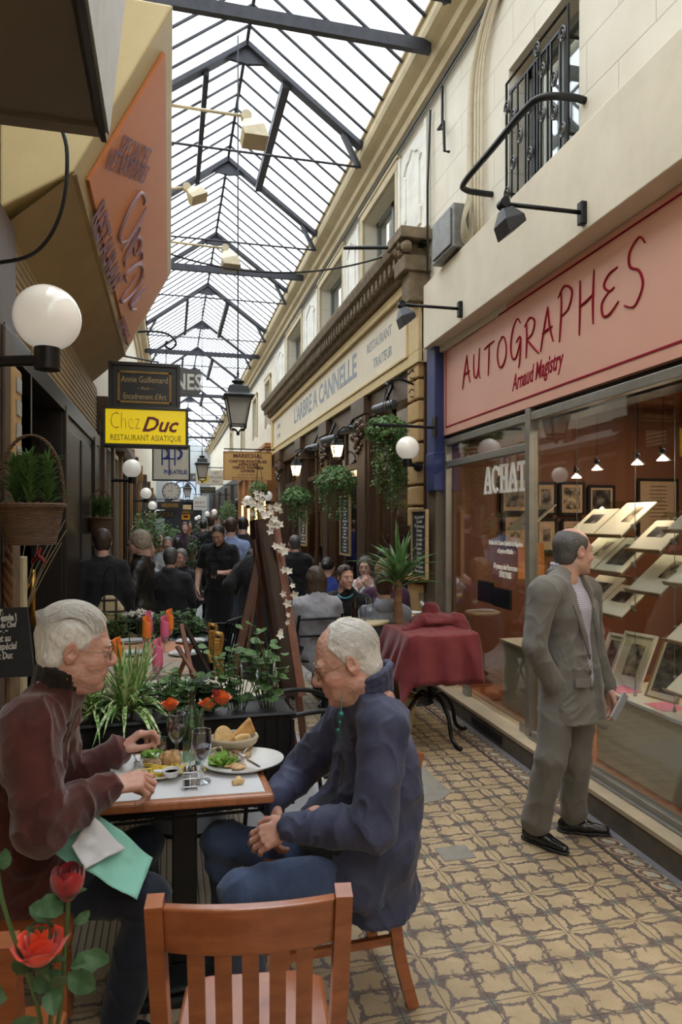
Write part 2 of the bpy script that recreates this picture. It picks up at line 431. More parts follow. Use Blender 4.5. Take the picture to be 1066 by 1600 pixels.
def hand_blob(b,wrist,d,back,curl=(.5,.6,.4),spread=.0,thumb=0.,side=1,sc=1.,pinch=None):
    """fingers point along d, back of the hand along back, side=+1 puts the thumb at back x d"""
    d=Vector(d).normalized(); z=Vector(back); z=(z-d*z.dot(d)).normalized(); y=z.cross(d)*side
    A=np.array([[d.x,y.x,z.x],[d.y,y.y,z.y],[d.z,y.z,z.z]])*sc
    b.push(A,wrist); s=sc
    ys=(.029,.0095,-.0105,-.029); Ls=(.088,.093,.088,.079); fl=(1,1.1,1.02,.8)
    b.cap((-.03,0,0),(.02,0,0),.024*s,.024*s,k=.01,flat=((0,0,1),.75))
    for i in range(4):
        b.cap((.008,ys[i]*.6,0),(Ls[i],ys[i],.002),.0135*s,.0112*s,k=.011*s)
        c=curl[i] if isinstance(curl[0],(tuple,list)) else curl
        p=Vector((Ls[i],ys[i],.001)); a=0; rr=(.0098,.0086,.0078,.0066)
        for j,l in enumerate((.043,.027,.021)):
            a+=c[j]; q=p+Vector((math.cos(a)*math.cos(spread*(1.5-i)),math.sin(spread*(1.5-i)),-math.sin(a)))*l*fl[i]
            b.cap(p,q,rr[j]*s,rr[j+1]*s,k=.0035*s); b.ell(p,(rr[j]*1.08*s,)*3,k=.002); p=q
    t0=Vector((.018,.022,-.006)); t1=Vector((.052,.046-thumb*.012,-.018-thumb*.012)); t2=t1+Vector((.03,.010-thumb*.022,-.010-thumb*.01)); t3=t2+Vector((.026,-.002-thumb*.016,-.006-thumb*.004))
    b.cap(t0,t1,.017*s,.0125*s,k=.014*s).cap(t1,t2,.0118*s,.0103*s,k=.004).cap(t2,t3,.0103*s,.0082*s,k=.003)
    b.ell((.03,.012,-.012),(.028*s,.02*s,.012*s),rot=None,k=.012)
    b.pop()
def J_stand(h=1.75):
    k=h/1.753
    D=dict(pelvis=(0,0,.95),waist=(0,0,1.08),chest=(.0,0,1.28),neck=(-.01,0,1.47),head=(.02,0,1.63))
    for s,n in ((1,'l'),(-1,'r')):
        D['sh'+n]=(-.01,s*.172,1.385); D['el'+n]=(-.04,s*.235,1.13); D['wr'+n]=(.05,s*.235,.89); D['hip'+n]=(0,s*.088,.90)
        D['kn'+n]=(.02,s*.10,.50); D['an'+n]=(-.01,s*.10,.085)
    return {a:Vector(b)*k for a,b in D.items()}
def J_sit(h=1.72,seat=.46,lean=.0):
    k=h/1.753; z=seat+.10
    D=dict(pelvis=(0,0,0),waist=(.0+lean*.12,0,.14),chest=(.0+lean*.32,0,.34),neck=(-.01+lean*.52,0,.53),head=(.03+lean*.66,0,.68))
    for s,n in ((1,'l'),(-1,'r')):
        D['sh'+n]=(-.01+lean*.46,s*.172,.435); D['el'+n]=(.05+lean*.4,s*.23,.22); D['wr'+n]=(.28+lean*.4,s*.16,.20); D['hip'+n]=(.02,s*.088,-.01)
        D['kn'+n]=(.44,s*.12,.0); 
    D={a:Vector(b)*k+Vector((0,0,z)) for a,b in D.items()}
    for s,n in ((1,'l'),(-1,'r')): D['an'+n]=Vector((.40,s*.12,.085))
    return D
def basisM(t):
    x,y,d=basis(t); return ((x.x,y.x,d.x),(x.y,y.y,d.y),(x.z,y.z,d.z))
def person(loc,phi,J,label,hi=0,skin='pale',hair='short',haircol='brown',top=None,topmat=None,bot=None,botmat=None,shoe=None,
           head=(0,0,0),hcfg=None,hsc=1.,belly=0.,fat=1.,open_=None,shirt=None,sleeve=1.,hands=None,hres=None,absj=None,glasses=None,baggy=1.,hem=0,collarmat=None,skirt=False,coat=0.,
           collar=True,group=None,legs=True,wrink=.007,extra=None,shoes=True,apron=None,texsleeve=None,shoulder=1.):
    """one continuous skin body; clothing, hair and shoes are its children. phi = heading in degrees"""
    hcfg=hcfg or {}; ph=math.radians(phi); Rz=Matrix.Rotation(ph,3,'Z'); loc=Vector(loc)
    J={a:Rz@b for a,b in J.items()}
    if absj: 
        for a,b in absj.items(): J[a]=Vector(b)-loc
    fw=Rz@Vector((1,0,0)); lf=Rz@Vector((0,1,0)); g=J
    tr=(g['neck']-g['pelvis']).normalized(); ax=(fw-tr*fw.dot(tr)).normalized()   # chest normal
    hy,hp,hr=[math.radians(a) for a in head]
    HM=Matrix.Translation(g['head'])@(Matrix.Rotation(ph+hy,4,'Z')@Matrix.Rotation(hp,4,'Y')@Matrix.Rotation(hr,4,'X'))@Matrix.Scale(hsc,4)
    A=np.array(HM.to_3x3()); bt=np.array(HM.translation)
    V,Q,T=head_parts(hi,hcfg); V=V@A.T+bt; parts=[(V,Q)]; tints=[T]
    # torso core, arms and legs in skin
    b=Blob(.03); flt=(tuple(ax),.66); f=fat
    nb=HM@Vector((-.03,0,-.06))
    b.cap(nb,g['neck'],.054*hsc,.060*hsc,k=.02)
    b.cap(g['pelvis'],g['waist'],.125*f,.115*f,flat=flt).cap(g['waist'],g['chest'],.115*f,.14*f,flat=flt).cap(g['shl'],g['shr'],.045).cap(g['chest'],g['neck'],.09*f,.045,flat=flt)
    for n in 'lr':
        b.chain([g['sh'+n],g['el'+n],g['wr'+n]],[.046,.040,.026])
        if legs: b.chain([g['hip'+n],g['kn'+n],g['an'+n]],[.075,.052,.036])
    V,Q=b.mesh((.018,.013,.010)[hi]); parts.append((V,Q)); tints.append(np.zeros(len(V)))
    for hd in (hands or []):
        n=hd['n']; hb=Blob(.006); w=g['wr'+n]; d=Vector(hd['d']); 
        hb.cap(w-d.normalized()*.10 if 'fa' not in hd else g['el'+n].lerp(w,.35),w,.036 if 'fa' in hd else .03,.026,k=.01)
        hand_blob(hb,w,d,hd['back'],hd.get('curl',(.5,.6,.4)),hd.get('spread',.05),hd.get('thumb',0.),hd.get('side',1 if n=='r' else -1),hd.get('sc',1.))
        V,Q=hb.mesh((.0055,.0042,.0030)[hi] if hres is None else hres,(lambda V,N: .0007*vnoise(V,90,4)) if hi>1 else None); parts.append((V,Q)); tints.append(np.full(len(V),.12 if hi>1 else 0)+(.12*vnoise(V,60,9) if hi>1 else 0))
    Tt=np.concatenate(tints)
    smt=skin_mat('skin_'+skin+('_hi' if hi>1 else ''),SK[skin],spots=.45 if hi>1 else .2)
    body=obj_from(parts,'person',smt,None,lambda V:Tt); body.location=loc; tag(body,label,'person',group)
    # ---- upper garment
    def wr(a,fr,seed=0):
        def fn(V,N):
            W=V+ .05*np.stack([vnoise(V,6,seed+1),vnoise(V,6,seed+2),vnoise(V,6,seed+3)],1)
            r1=1-np.abs(vnoise(W*np.array([1,1,.6]),fr,seed)); r2=1-np.abs(vnoise(W@rotm(.6,.5,0).T*np.array([1,.5,1]),fr*1.8,seed+7)); r3=vnoise(W,4.5,seed+9)
            return a*((r1**3)*(1.5+.8*r3)+(r2**3)*(.8-.5*r3)+.5*r3-.85)
        return fn
    res=(.015,.0095,.0062)[hi]; o_=.010 if top!='shirt' else .004
    def torso(b,o):
        b.cap(g['pelvis']-tr*(.02+coat*.0),g['waist'],(.155*f+o),(.142+belly*.25)*f+o,flat=(tuple(ax),.74)).cap(g['waist'],g['chest'],(.142+belly*.25)*f+o,.165*f+o,flat=(tuple(ax),.68+belly*.6))
        b.cap(g['chest'],g['neck']-tr*.05,.16*f+o,.07+o,k=.04,flat=(tuple(ax),.7))
        b.cap(g['shl']*.93+g['shr']*.07,g['shr']*.93+g['shl']*.07,.050+o,k=.05); b.cap(g['neck']-tr*.045,g['neck']-tr*.005,.072+o,.056+o,k=.04)
        for n in 'lr': b.cap(g['neck']-tr*.03,g['sh'+n],.050+o,.048+o,k=.045)
        if belly: b.ell(g['waist']+ax*(.06+belly*.3),(.10+belly*.3,.13+belly*.2,.14),rot=np.array(Rz),k=.05)
    b=Blob(.028); torso(b,o_)
    for ex in (extra or []): b.cap(ex[0]-loc,ex[1]-loc,ex[2],ex[3],k=.04,flat=ex[4] if len(ex)>4 else None)
    if coat:
        lo=g['pelvis']-tr*coat
        b.cap(g['pelvis'],lo,.172*f+o_,.192*f+o_,k=.03,flat=(tuple(ax),.76))
    if open_:   # an open front: list of (a, b, r) cuts in torso coordinates (forward, side, up from pelvis)
        for (p,q,r1,r2) in open_:
            pp=g['pelvis']+ax*p[0]+lf*p[1]+tr*p[2]; qq=g['pelvis']+ax*q[0]+lf*q[1]+tr*q[2]
            b.cap(pp,qq,r1,r2,k=.008,op='s')
    if hem: b.rbox(tuple(g['pelvis']-tr*(coat+.30)),(.5,.5,.30-(.0 if hem==1 else .02)),0,rot=np.array(basisM(tr)),k=.004,op='s')
    for n in 'lr':
        sh,el,w=g['sh'+n],g['el'+n],g['wr'+n]; ro=o_*shoulder
        if sleeve>=1:
            e=el.lerp(w,.96); b.cap(sh,el,.060*f**.5+ro,.050+ro,k=.035).cap(el,e,.050+ro,.036+ro*.8,k=.02)
        elif sleeve>.5: b.cap(sh,el,.058+ro,.05+ro,k=.03).cap(el,el.lerp(w,(sleeve-.5)*2),.05+ro,.044+ro,k=.02)
        else: b.cap(sh,sh.lerp(el,max(.15,sleeve*2)),.060+ro,.056+ro,k=.03)
    b.rbox(tuple(g['head']+Vector((0,0,.02))),(.2,.2,.145),.0,k=.0,op='s') if False else None
    if collar:
        cb=Blob(.01); st=collar=='suit'; cr=(.066+o_*.6 if hi<2 else .080) if not st else .076; ht=.02; a0,a1=(35,325) if not st else (70,290); pts=[]
        for i in range(17):
            a=math.radians(a0+i*(a1-a0)/16); pts.append(g['neck']+tr*((.022+.012*math.cos(a)-(.022 if st else 0)) if hi<2 or st else (.012-.030*math.cos(a)))+lf*(math.sin(a)*cr)+fw*(math.cos(a)*cr))
        for i in range(16):
            for q in (range(3) if hi<2 or st else range(-1,4)): (cb if hi>1 else b).cap(pts[i]-tr*ht*(q-.5),pts[i+1]-tr*ht*(q-.5),.011,k=.008)
        if hi>1: V,Q=cb.mesh(.0055,wr(.003,20,2)); obj_from([(V,Q)],'collar',collarmat or topmat,body)
    # neck opening
    b.cap(g['neck']+tr*.01,nb,.058*hsc,.06*hsc,k=.006,op='s'); b.ell(HM@Vector((0,0,0)),(.115*hsc,.1*hsc,.125*hsc),k=.0,op='s')
    V,Q=b.mesh(res,wr(wrink,12,hi+int(abs(loc.x*100)))); top_o=obj_from([(V,Q)],top or 'jacket',topmat,body)
    if shirt is not None:
        b=Blob(.028); torso(b,-.008); b.cap(g['neck']+tr*.02,nb,.054*hsc,.056*hsc,k=.004,op='s')
        cr=.060
        for i in range(14):
            a0=math.radians(25+i*310/14);a1=math.radians(25+(i+1)*310/14)
            p=[g['neck']+tr*.038+lf*(math.sin(a)*cr)+fw*(math.cos(a)*cr) for a in (a0,a1)]
            b.cap(p[0],p[1],.008,k=.006); b.cap(p[0]-tr*.02,p[1]-tr*.02,.009,k=.006)
        V,Q=b.mesh(res,wr(wrink*.5,11,5)); obj_from([(V,Q)],'shirt',shirt,body)
    # ---- trousers
    if legs and botmat is not None:
        b=Blob(.03); b.cap(g['hipl'],g['hipr'],.092*f,k=.0); b.cap(g['pelvis']-tr*.02,g['waist']*.6+g['pelvis']*.4,.135*f,.13*f,k=.04,flat=(tuple(ax),.78))
        if skirt:
            m=(g['knl']+g['knr'])/2; b.cap(g['pelvis'],m,.15,.16,k=.04,flat=(tuple(ax),.8))
        for n in 'lr':
            if skirt: continue
            e=g['kn'+n].lerp(g['an'+n],.93); b.cap(g['hip'+n],g['kn'+n],.086*f*baggy,.066*baggy,k=.03).cap(g['kn'+n],e,.064*baggy,(.062 if hi else .055)*baggy,k=.025)
        V,Q=b.mesh(res*1.1,wr(wrink*1.1,8,21)); obj_from([(V,Q)],'skirt' if skirt else 'trousers',botmat,body)
    if legs and shoes:
        for n in 'lr':
            an=g['an'+n]; dr=Vector((fw.x,fw.y,0)); 
            if absj and 'toe'+n in absj: dr=(g['toe'+n]-an); dr.z=0; dr.normalize()
            y=Vector((-dr.y,dr.x,0)); Am=np.array([[dr.x,y.x,0],[dr.y,y.y,0],[0,0,1]])
            b=Blob(.012); b.push(Am,(an.x,an.y,an.z-.085))
            b.cap((-.045,0,.035),(.06,0,.033),.034,.036,k=.0).cap((.06,0,.033),(.165,.0,.022),.038,.026,k=.02,flat=((0,0,1),.8)).cap((-.02,0,.03),(-.01,0,.10),.036,.034,k=.02)
            b.rbox((.055,0,-.02),(.2,.2,.02),0,k=0,op='s'); V,Q=b.mesh((.011,.007,.0045)[hi])
            so=obj_from([(V,Q)],'shoe',shoe or mat('black_leather',(.012,.011,.011),.22,var=.3,bump=.1),body)
            if hi>1:
                b=Blob(.004); b.push(Am,(an.x,an.y,an.z-.085)); b.cap((-.045,0,.006),(.165,0,.006),.041,.034,k=0,flat=((0,0,1),.16)); b.cap((.03,0,.006),(.1,0,.006),.041,.047,k=.01,flat=((0,0,1),.14))
                V,Q=b.mesh(.005); obj_from([(V,Q)],'sole',mat('rubber_black',(.02,.02,.02),.7),so)
    # ---- hair
    if hair:
        hm=hair_col(haircol); b=Blob(.012); hp=lambda p:HM@Vector(p)
        b.push(A,bt); k=hsc; T_=lambda r:tuple(x*k for x in r)
        st=hair
        if st in('short','crop','balding','bald'):
            th=.004 if st in('crop','balding','bald') else .009
            b.ell((-.014,0,.036),T_((.100+th*.6,.079+th,.089+th)),k=0)
            b.ell((-.05,0,-.03),T_((.05+th,.062+th,.06)),k=.02)
            b.ell((.085,0,-.035),T_((.085,.12,.118)),k=.006,op='s')
            b.rbox((0,0,-.16),T_((.2,.2,.085)),0,k=0,op='s')
            for s in (-1,1): b.ell((-.004,s*.088,-.01),T_((.024,.018,.036)),k=.003,op='s')
            if st=='balding': b.ell((.05,0,.12),T_((.115,.062,.085)),k=.02,op='s')
            if st=='bald': b.ell((.03,0,.13),T_((.15,.085,.10)),k=.01,op='s')
        elif st=='bob':
            b.ell((-.018,0,.038),T_((.108,.090,.099)),k=0).ell((-.03,0,-.02),T_((.082,.088,.07)),k=.03)
            b.ell((.095,0,-.035),T_((.075,.075,.095)),k=.01,op='s'); b.rbox((0,0,-.17),T_((.2,.2,.09)),0,k=0,op='s')
        elif st in('long','curly','mid'):
            L={'long':-.24,'curly':-.17,'mid':-.12}[st]; w=.018 if st=='curly' else .006
            b.ell((-.016,0,.038),T_((.102+w,.082+w,.092+w)),k=0)
            b.cap((-.05,.05,0),(-.06,.065,L),(.045+w)*k,(.03+w)*k,k=.03).cap((-.05,-.05,0),(-.06,-.065,L),(.045+w)*k,(.03+w)*k,k=.03).cap((-.06,0,0),(-.075,0,L-.02),(.055+w)*k,(.04+w)*k,k=.03)
            for s in (-1,1): b.cap((0,s*.078,.02),(-.01,s*.085,L*.8),(.022+w*.6)*k,(.018+w*.5)*k,k=.02)
            b.ell((.10,0,-.03),T_((.078,.066,.115)),k=.012,op='s')
        elif st=='bun':
            b.ell((-.014,0,.036),T_((.108,.086,.096)),k=0).ell((-.11,0,.03),T_((.04,.045,.04)),k=.01)
            b.ell((.085,0,-.035),T_((.085,.12,.118)),k=.006,op='s'); b.rbox((0,0,-.16),T_((.2,.2,.09)),0,k=0,op='s')
        elif st in('sweptwhite','fringewhite'):
            if st=='sweptwhite':
                b.ell((-.018,0,.040),T_((.101,.084,.0925)),k=0).ell((-.052,0,-.032),T_((.050,.070,.062)),k=.03)
                b.ell((.085,0,-.035),T_((.072,.12,.098)),k=.008,op='s'); b.ell((.085,0,.105),T_((.045,.045,.035)),k=.01,op='s')
                for s in (-1,1): b.ell((.0,s*.09,-.022),T_((.026,.018,.036)),k=.004,op='s')
            else:
                b.ell((-.018,0,.036),T_((.104,.084,.0935)),k=0).ell((-.052,0,-.03),T_((.055,.066,.066)),k=.02)
                b.ell((.085,0,-.02),T_((.095,.12,.112)),k=.006,op='s')
                b.ell((.105,0,.10),T_((.085,.060,.075)),k=.03,op='s'); b.rbox((0,0,-.175),T_((.2,.2,.085)),0,k=0,op='s')
                for s in (-1,1): b.ell((.0,s*.088,-.01),T_((.026,.018,.04)),k=.004,op='s')
        b.pop(); Ai=np.linalg.inv(A)
        am={'curly':.009,'bob':.004,'long':.004,'mid':.004}.get(st,.0025)*hsc
        if st=='crop' or st=='balding' or st=='bald': am=.0008
        def hd(V,N,am=am,st=st):
            L=(V-bt)@Ai.T
            if st=='curly': return am*(vnoise(L,38,3)+vnoise(L,75,4)*.6)
            return am*(vnoise(L*np.array([.25,1,.25]),110,3)+.7*vnoise(L*np.array([.3,1,.3]),230,4))
        V,Q=b.mesh((.0085,.006,.0034)[hi],hd); ho=obj_from([(V,Q)],'hair',hm,body)
    else: ho=None
    if hi>0:
        ew=mat('eye_white',(.75,.72,.68),.2,bump=0); ir=mat('eye_iris',(.03,.025,.02),.1,bump=0)
        for s in (-1,1):
            m=MB(); m.M=HM; m.ball((.0795,s*.031,.002),.0122,14,10); eo=m.build('eye',ew,body,smooth=True)
            m=MB(); m.M=HM; m.ball((.0870,s*.0312,.0018),.0056,10,8); m.build('iris',ir,eo,smooth=True)
            m=MB(); m.M=HM; m.tube([(.094,s*.018,.021),(.0965,s*.03,.0265),(.088,s*.045,.022)],[.0024,.003,.0016],6); m.build('eyebrow',hm if hair else hair_col('brown'),body,smooth=True)
    if glasses:
        gm=mat('wire_frame',(.25,.2,.13),.3,1,bump=0) if glasses!='dark' else mat('plastic_black',(.015,.015,.015),.25,bump=0)
        m=MB(); m.M=HM; rr=.0011 if glasses!='dark' else .0022; gx=.107; dz=-.004
        for s in (-1,1):
            m.tube([(gx-.006*abs(math.cos(a)),s*(.033+.021*math.cos(a)),dz+.0155*math.sin(a)) for a in [2*pi*i/20 for i in range(20)]],rr,6,closed=True)
            m.tube([(gx-.008,s*.054,dz+.006),(.06,s*.078,.006),(-.005,s*.0835,.008),(-.02,s*.084,-.01)],rr*.9,6)
        m.tube([(gx,-.012,dz+.004),(gx+.003,0,dz+.008),(gx,.012,dz+.004)],rr,6)
        go=m.build('spectacles',gm,body,smooth=True)
        m=MB(); m.M=HM
        for s in (-1,1): m.lathe([(0,0),(.019,0)],16,(gx-.003,s*.033,dz),axis=(1,0,0))
        m.build('lens',glassy('lens_glass',(.95,.95,.95),.05),go)
    return body,HM,g,(fw,lf,tr,ax)
def strands(body,HM,m,n,fn,name='hair_strands',r=.0007,seed=1):
    """loose strands: fn(rng) -> list of head-space points"""
    rg=random.Random(seed); mb=MB(); mb.M=HM
    for _ in range(n):
        pts=fn(rg)
        if pts: mb.tube(pts,[r*(1-.6*i/(len(pts)-1)) for i in range(len(pts))],3,cap=False)
    return mb.build(name,m,body,smooth=True)
# ---------------------------------------------------------------- the place
cam=bpy.data.cameras.new('camera'); co=bpy.data.objects.new('camera',cam); COL.objects.link(co); S.camera=co
co.location=(0,0,HC); co.rotation_euler=(pi/2,0,-TH); cam.sensor_width=36; cam.sensor_fit='AUTO'; cam.lens=36*FP/1600; cam.shift_y=13/1600; cam.clip_start=.05; cam.clip_end=400
cam.dof.use_dof=True; cam.dof.focus_distance=3.2; cam.dof.aperture_fstop=8
S.view_settings.view_transform='Standard'; S.view_settings.look='None'; S.view_settings.gamma=1; S.view_settings.exposure=EXPO
S.cycles.use_denoising=True; S.cycles.max_bounces=10; S.cycles.diffuse_bounces=5; S.cycles.transparent_max_bounces=14; S.cycles.glossy_bounces=4
S.cycles.caustics_reflective=False; S.cycles.caustics_refractive=False; S.cycles.sample_clamp_indirect=6
w=bpy.data.worlds.new('sky'); S.world=w; w.use_nodes=True; nt=w.node_tree; nt.nodes.clear()
tc=nt.nodes.new('ShaderNodeTexCoord'); nz=nt.nodes.new('ShaderNodeTexNoise'); nz.inputs['Scale'].default_value=2.2; nt.links.new(tc.outputs['Generated'],nz.inputs['Vector'])
cr=nt.nodes.new('ShaderNodeMix'); cr.data_type='RGBA'; cr.inputs[6].default_value=(.80,.90,1.0,1); cr.inputs[7].default_value=(1.0,.995,.97,1); nt.links.new(nz.outputs['Fac'],cr.inputs[0])
bg=nt.nodes.new('ShaderNodeBackground'); bg.inputs[1].default_value=SKY; nt.links.new(cr.outputs[2],bg.inputs[0]); wo=nt.nodes.new('ShaderNodeOutputWorld'); nt.links.new(bg.outputs[0],wo.inputs[0])
sun=bpy.data.lights.new('high_cloud_sun','SUN'); sun.energy=SUN_E; sun.angle=math.radians(50); sun.color=(1,.97,.92); so=bpy.data.objects.new('high_cloud_sun',sun); COL.objects.link(so); so.rotation_euler=(math.radians(-8),math.radians(-14),0)
# materials
CREAM=mat('cream_stone',hx(222,212,190),.75,var=.10,nscale=2.5,bump=.12,bscale=30,col2=hx(232,222,200))
CREAM_D=mat('cream_moulding',hx(196,180,146),.7,var=.14,nscale=4,bump=.1)
PANEL=mat('white_relief_panel',hx(225,222,212),.75,var=.16,nscale=5,bump=.15)
IRON=mat('roof_iron',(.035,.035,.042),.5,.3,var=.3,bump=.1)
BLACK=mat('black_iron',(.012,.012,.013),.4,.4,var=.3,bump=.1)
DARK=mat('dark_shopfront',(.018,.014,.012),.35,var=.4,nscale=3,bump=.1,stretch=(1,1,.15))
DKWOOD=wood('brown_shopfront_wood',(.045,.024,.013),(.115,.062,.032),.4,(6,6,.8))
ORWOOD=wood('orange_shopfront_wood',(.30,.12,.04),(.52,.25,.09),.4,(5,5,.8))
ALU=mat('aluminium_frame',hx(150,146,138),.35,.6,var=.12)
WGL=glassy('window_glass',(.90,.92,.91),.10)
# ---- floor
def floor_mat():
    t=NT('cement_tile_floor'); g=t.n('ShaderNodeNewGeometry').outputs['Position']
    nf,nc=t.noise(55,3,.6,g); n2,_=t.noise(5,4,.6,g); n3,_=t.noise(140,4,.65,g); n4,n4c=t.noise(14,4,.7,g)
    jit=t.n('ShaderNodeVectorMath',operation='SCALE',ins={0:t.n('ShaderNodeVectorMath',operation='SUBTRACT',ins={0:nc,1:(.5,.5,.5)}).outputs[0],'Scale':.034}).outputs[0]
    p=t.n('ShaderNodeVectorMath',operation='ADD',ins={0:g,1:jit}).outputs[0]
    s=t.n('ShaderNodeSeparateXYZ',ins={0:p}); X,Y=s.outputs[0],s.outputs[1]; s0=t.n('ShaderNodeSeparateXYZ',ins={0:g})
    M=t.math
    a=M('SUBTRACT',M('FRACT',M('DIVIDE',M('SUBTRACT',X,1.595),.328)),.5); b=M('SUBTRACT',M('FRACT',M('DIVIDE',M('SUBTRACT',Y,2.21),.297)),.5)
    aa=M('ABSOLUTE',a); ab=M('ABSOLUTE',b); e1=M('SUBTRACT',.5,aa); e2=M('SUBTRACT',.5,ab)
    # ribbons along the cell edges: pinched at the nodes, fat between, cut at the middle
    def rib(e,l): 
        wd=M('ADD',.016,M('MULTIPLY',.088,M('SINE',M('MULTIPLY',pi,M('MULTIPLY',2,M('SUBTRACT',.5,l),clamp=True))))); return M('SUBTRACT',e,wd)
    r1=rib(e1,ab); r2=rib(e2,aa); rb=M('MINIMUM',r1,r2)
    ribbon=t.step(rb,-.010,.006)
    # four round petals turned like a pinwheel
    def circ(cx,cy,r,sx=1,sy=1):
        dx=M('MULTIPLY',M('SUBTRACT',a,cx),sx); dy=M('MULTIPLY',M('SUBTRACT',b,cy),sy); return M('SUBTRACT',M('SQRT',M('ADD',M('MULTIPLY',dx,dx),M('MULTIPLY',dy,dy))),r)
    cs=[circ(-.20,.205,.215,.82,1.04),circ(.205,.20,.215,1.04,.82),circ(.20,-.205,.215,.82,1.04),circ(-.205,-.20,.215,1.04,.82)]
    pm=cs[0]
    for c in cs[1:]: pm=M('MINIMUM',pm,c)
    petal=t.step(pm,-.020,.01); sepr=M('MULTIPLY',t.step(M('MINIMUM',M('ABSOLUTE',M('SUBTRACT',a,M('MULTIPLY',b,.18))),M('ABSOLUTE',M('ADD',b,M('MULTIPLY',a,.18)))),.020,.008),.9); petal=M('MULTIPLY',petal,M('SUBTRACT',1,sepr))
    # spiral hooks at the centre
    rr=M('SQRT',M('ADD',M('MULTIPLY',a,a),M('MULTIPLY',b,b))); th=M('ARCTAN2',b,a)
    sp=M('ABSOLUTE',M('SINE',M('ADD',M('MULTIPLY',th,2),M('MULTIPLY',rr,17))))
    hook=M('MULTIPLY',t.step(sp,.34,.12),t.step(rr,.24,.03)); 
    ring=M('MULTIPLY',t.step(M('ABSOLUTE',M('SUBTRACT',M('FRACT',M('MULTIPLY',pm,11)),.5)),.12,.1),.35)
    cell=petal; cell=M('MULTIPLY',cell,M('SUBTRACT',1,hook)); light=M('MAXIMUM',M('MULTIPLY',cell,t.step(M('MULTIPLY',rb,-1),-.036,.008)),ribbon)
    dia=M('MINIMUM',M('ADD',e1,ab),M('ADD',e2,aa)); dmask=t.step(dia,.085,.012)
    wear=M('MULTIPLY',M('MULTIPLY_ADD',n3,3,-1.25,clamp=True),.8); spk,_=t.noise(95,4,.75,g); light=M('MULTIPLY',light,M('SUBTRACT',1,M('MULTIPLY',M('MULTIPLY_ADD',spk,9,-5.3,clamp=True),.75))); light=M('ADD',light,M('MULTIPLY',M('MULTIPLY_ADD',n4,4,-2.35,clamp=True),M('SUBTRACT',1,light)),clamp=True)
    cream=t.mix(M('MULTIPLY_ADD',n2,2.4,-.7,clamp=True),hx(152,134,104),hx(178,158,126)); cream=t.mix(M('MULTIPLY',ring,M('MULTIPLY_ADD',n4,3,-1.1,clamp=True)),cream,hx(166,136,98))
    dark=t.mix(wear,hx(92,80,76),hx(124,110,98)); dark=t.mix(M('MULTIPLY_ADD',n2,4,-2.4,clamp=True),dark,hx(140,118,80))
    c=t.mix(light,dark,cream); c=t.mix(M('MULTIPLY',dmask,.85),c,t.mix(n4,hx(96,102,98),hx(128,124,108)))
    # joints of the square tiles
    j=M('MINIMUM',M('ABSOLUTE',M('SUBTRACT',M('FRACT',M('ADD',M('DIVIDE',M('SUBTRACT',s0.outputs[0],1.595),.164),.5)),.5)),M('ABSOLUTE',M('SUBTRACT',M('FRACT',M('ADD',M('DIVIDE',M('SUBTRACT',s0.outputs[1],2.21),.1485),.5)),.5)))
    jm=M('MULTIPLY',t.step(j,.012,.006),.8); c=t.mix(jm,c,hx(60,54,50))
    # border by the shops: dark line, then a chain of ovals
    xb=M('SUBTRACT',s0.outputs[0],M('MULTIPLY',s0.outputs[1],.030)); 
    xbj=M('SUBTRACT',X,M('MULTIPLY',Y,.030))
    bl=t.step(M('ABSOLUTE',M('SUBTRACT',xbj,2.085)),.012,.003)
    v=M('SUBTRACT',M('FRACT',M('DIVIDE',Y,.115)),.5); w_=M('DIVIDE',M('SUBTRACT',xbj,2.16),.115)
    vv=M('ADD',v,M('MULTIPLY',w_,.5)); ov=M('SQRT',M('ADD',M('MULTIPLY',vv,vv),M('MULTIPLY',M('MULTIPLY',w_,w_),.8)))
    oc=t.mix(t.step(M('ABSOLUTE',M('SUBTRACT',ov,.32)),.07,.02),hx(182,158,120),hx(92,80,80)); oc=t.mix(t.step(ov,.14,.02),oc,hx(160,168,160)); oc=t.mix(t.step(M('MULTIPLY',ov,-1),-.47,.02),oc,hx(100,88,86))
    inb=t.step(M('MULTIPLY',xb,-1),-2.097,.001); c=t.mix(inb,c,oc); c=t.mix(bl,c,hx(70,62,64)); c=t.mix(t.step(M('MULTIPLY',xb,-1),-2.215,.003),c,hx(118,116,120))
    h=M('ADD',M('MULTIPLY',jm,-1),M('MULTIPLY',n3,.25))
    t.bsdf(c,M('MULTIPLY_ADD',n4,.25,.33),0,t.bump(h,.35,.003),Specular_IOR_Level=.45); return t.m
def cobble_mat():
    t=NT('far_paving'); g=t.n('ShaderNodeNewGeometry').outputs['Position']
    v=t.n('ShaderNodeTexVoronoi',feature='DISTANCE_TO_EDGE',ins={'Vector':g,'Scale':7}).outputs['Distance']; n,_=t.noise(30,4,.6,g)
    c=t.mix(n,hx(176,170,160),hx(140,134,126)); c=t.mix(t.step(v,.035,.02),c,hx(88,84,82)); t.bsdf(c,.55,0,t.bump(v,.4,.01)); return t.m
FLOOR=floor_mat()
m=MB(); m.box((-3,-6,-.1),(6,7.2,0)); struct(m,'floor',FLOOR)
m=MB(); m.box((-3,7.2,-.1),(6,60,0)); struct(m,'floor',cobble_mat())
CONC=mat('grey_concrete',hx(126,122,112),.7,var=.16,nscale=9,bump=.2)
pz=[onZ(u,v,0) for u,v in((560,1190),(660,1195),(685,1222),(706,1238),(690,1250),(640,1262),(540,1262))]
m=MB(); m.prism([(p.x,p.y) for p in pz],.0,.004,'xy'); m.prism([(1.33,3.17),(1.50,3.17),(1.50,3.31),(1.33,3.31)],.0,.003,'xy'); struct(m,'floor',CONC,label='grey concrete repair patch with a bolt')
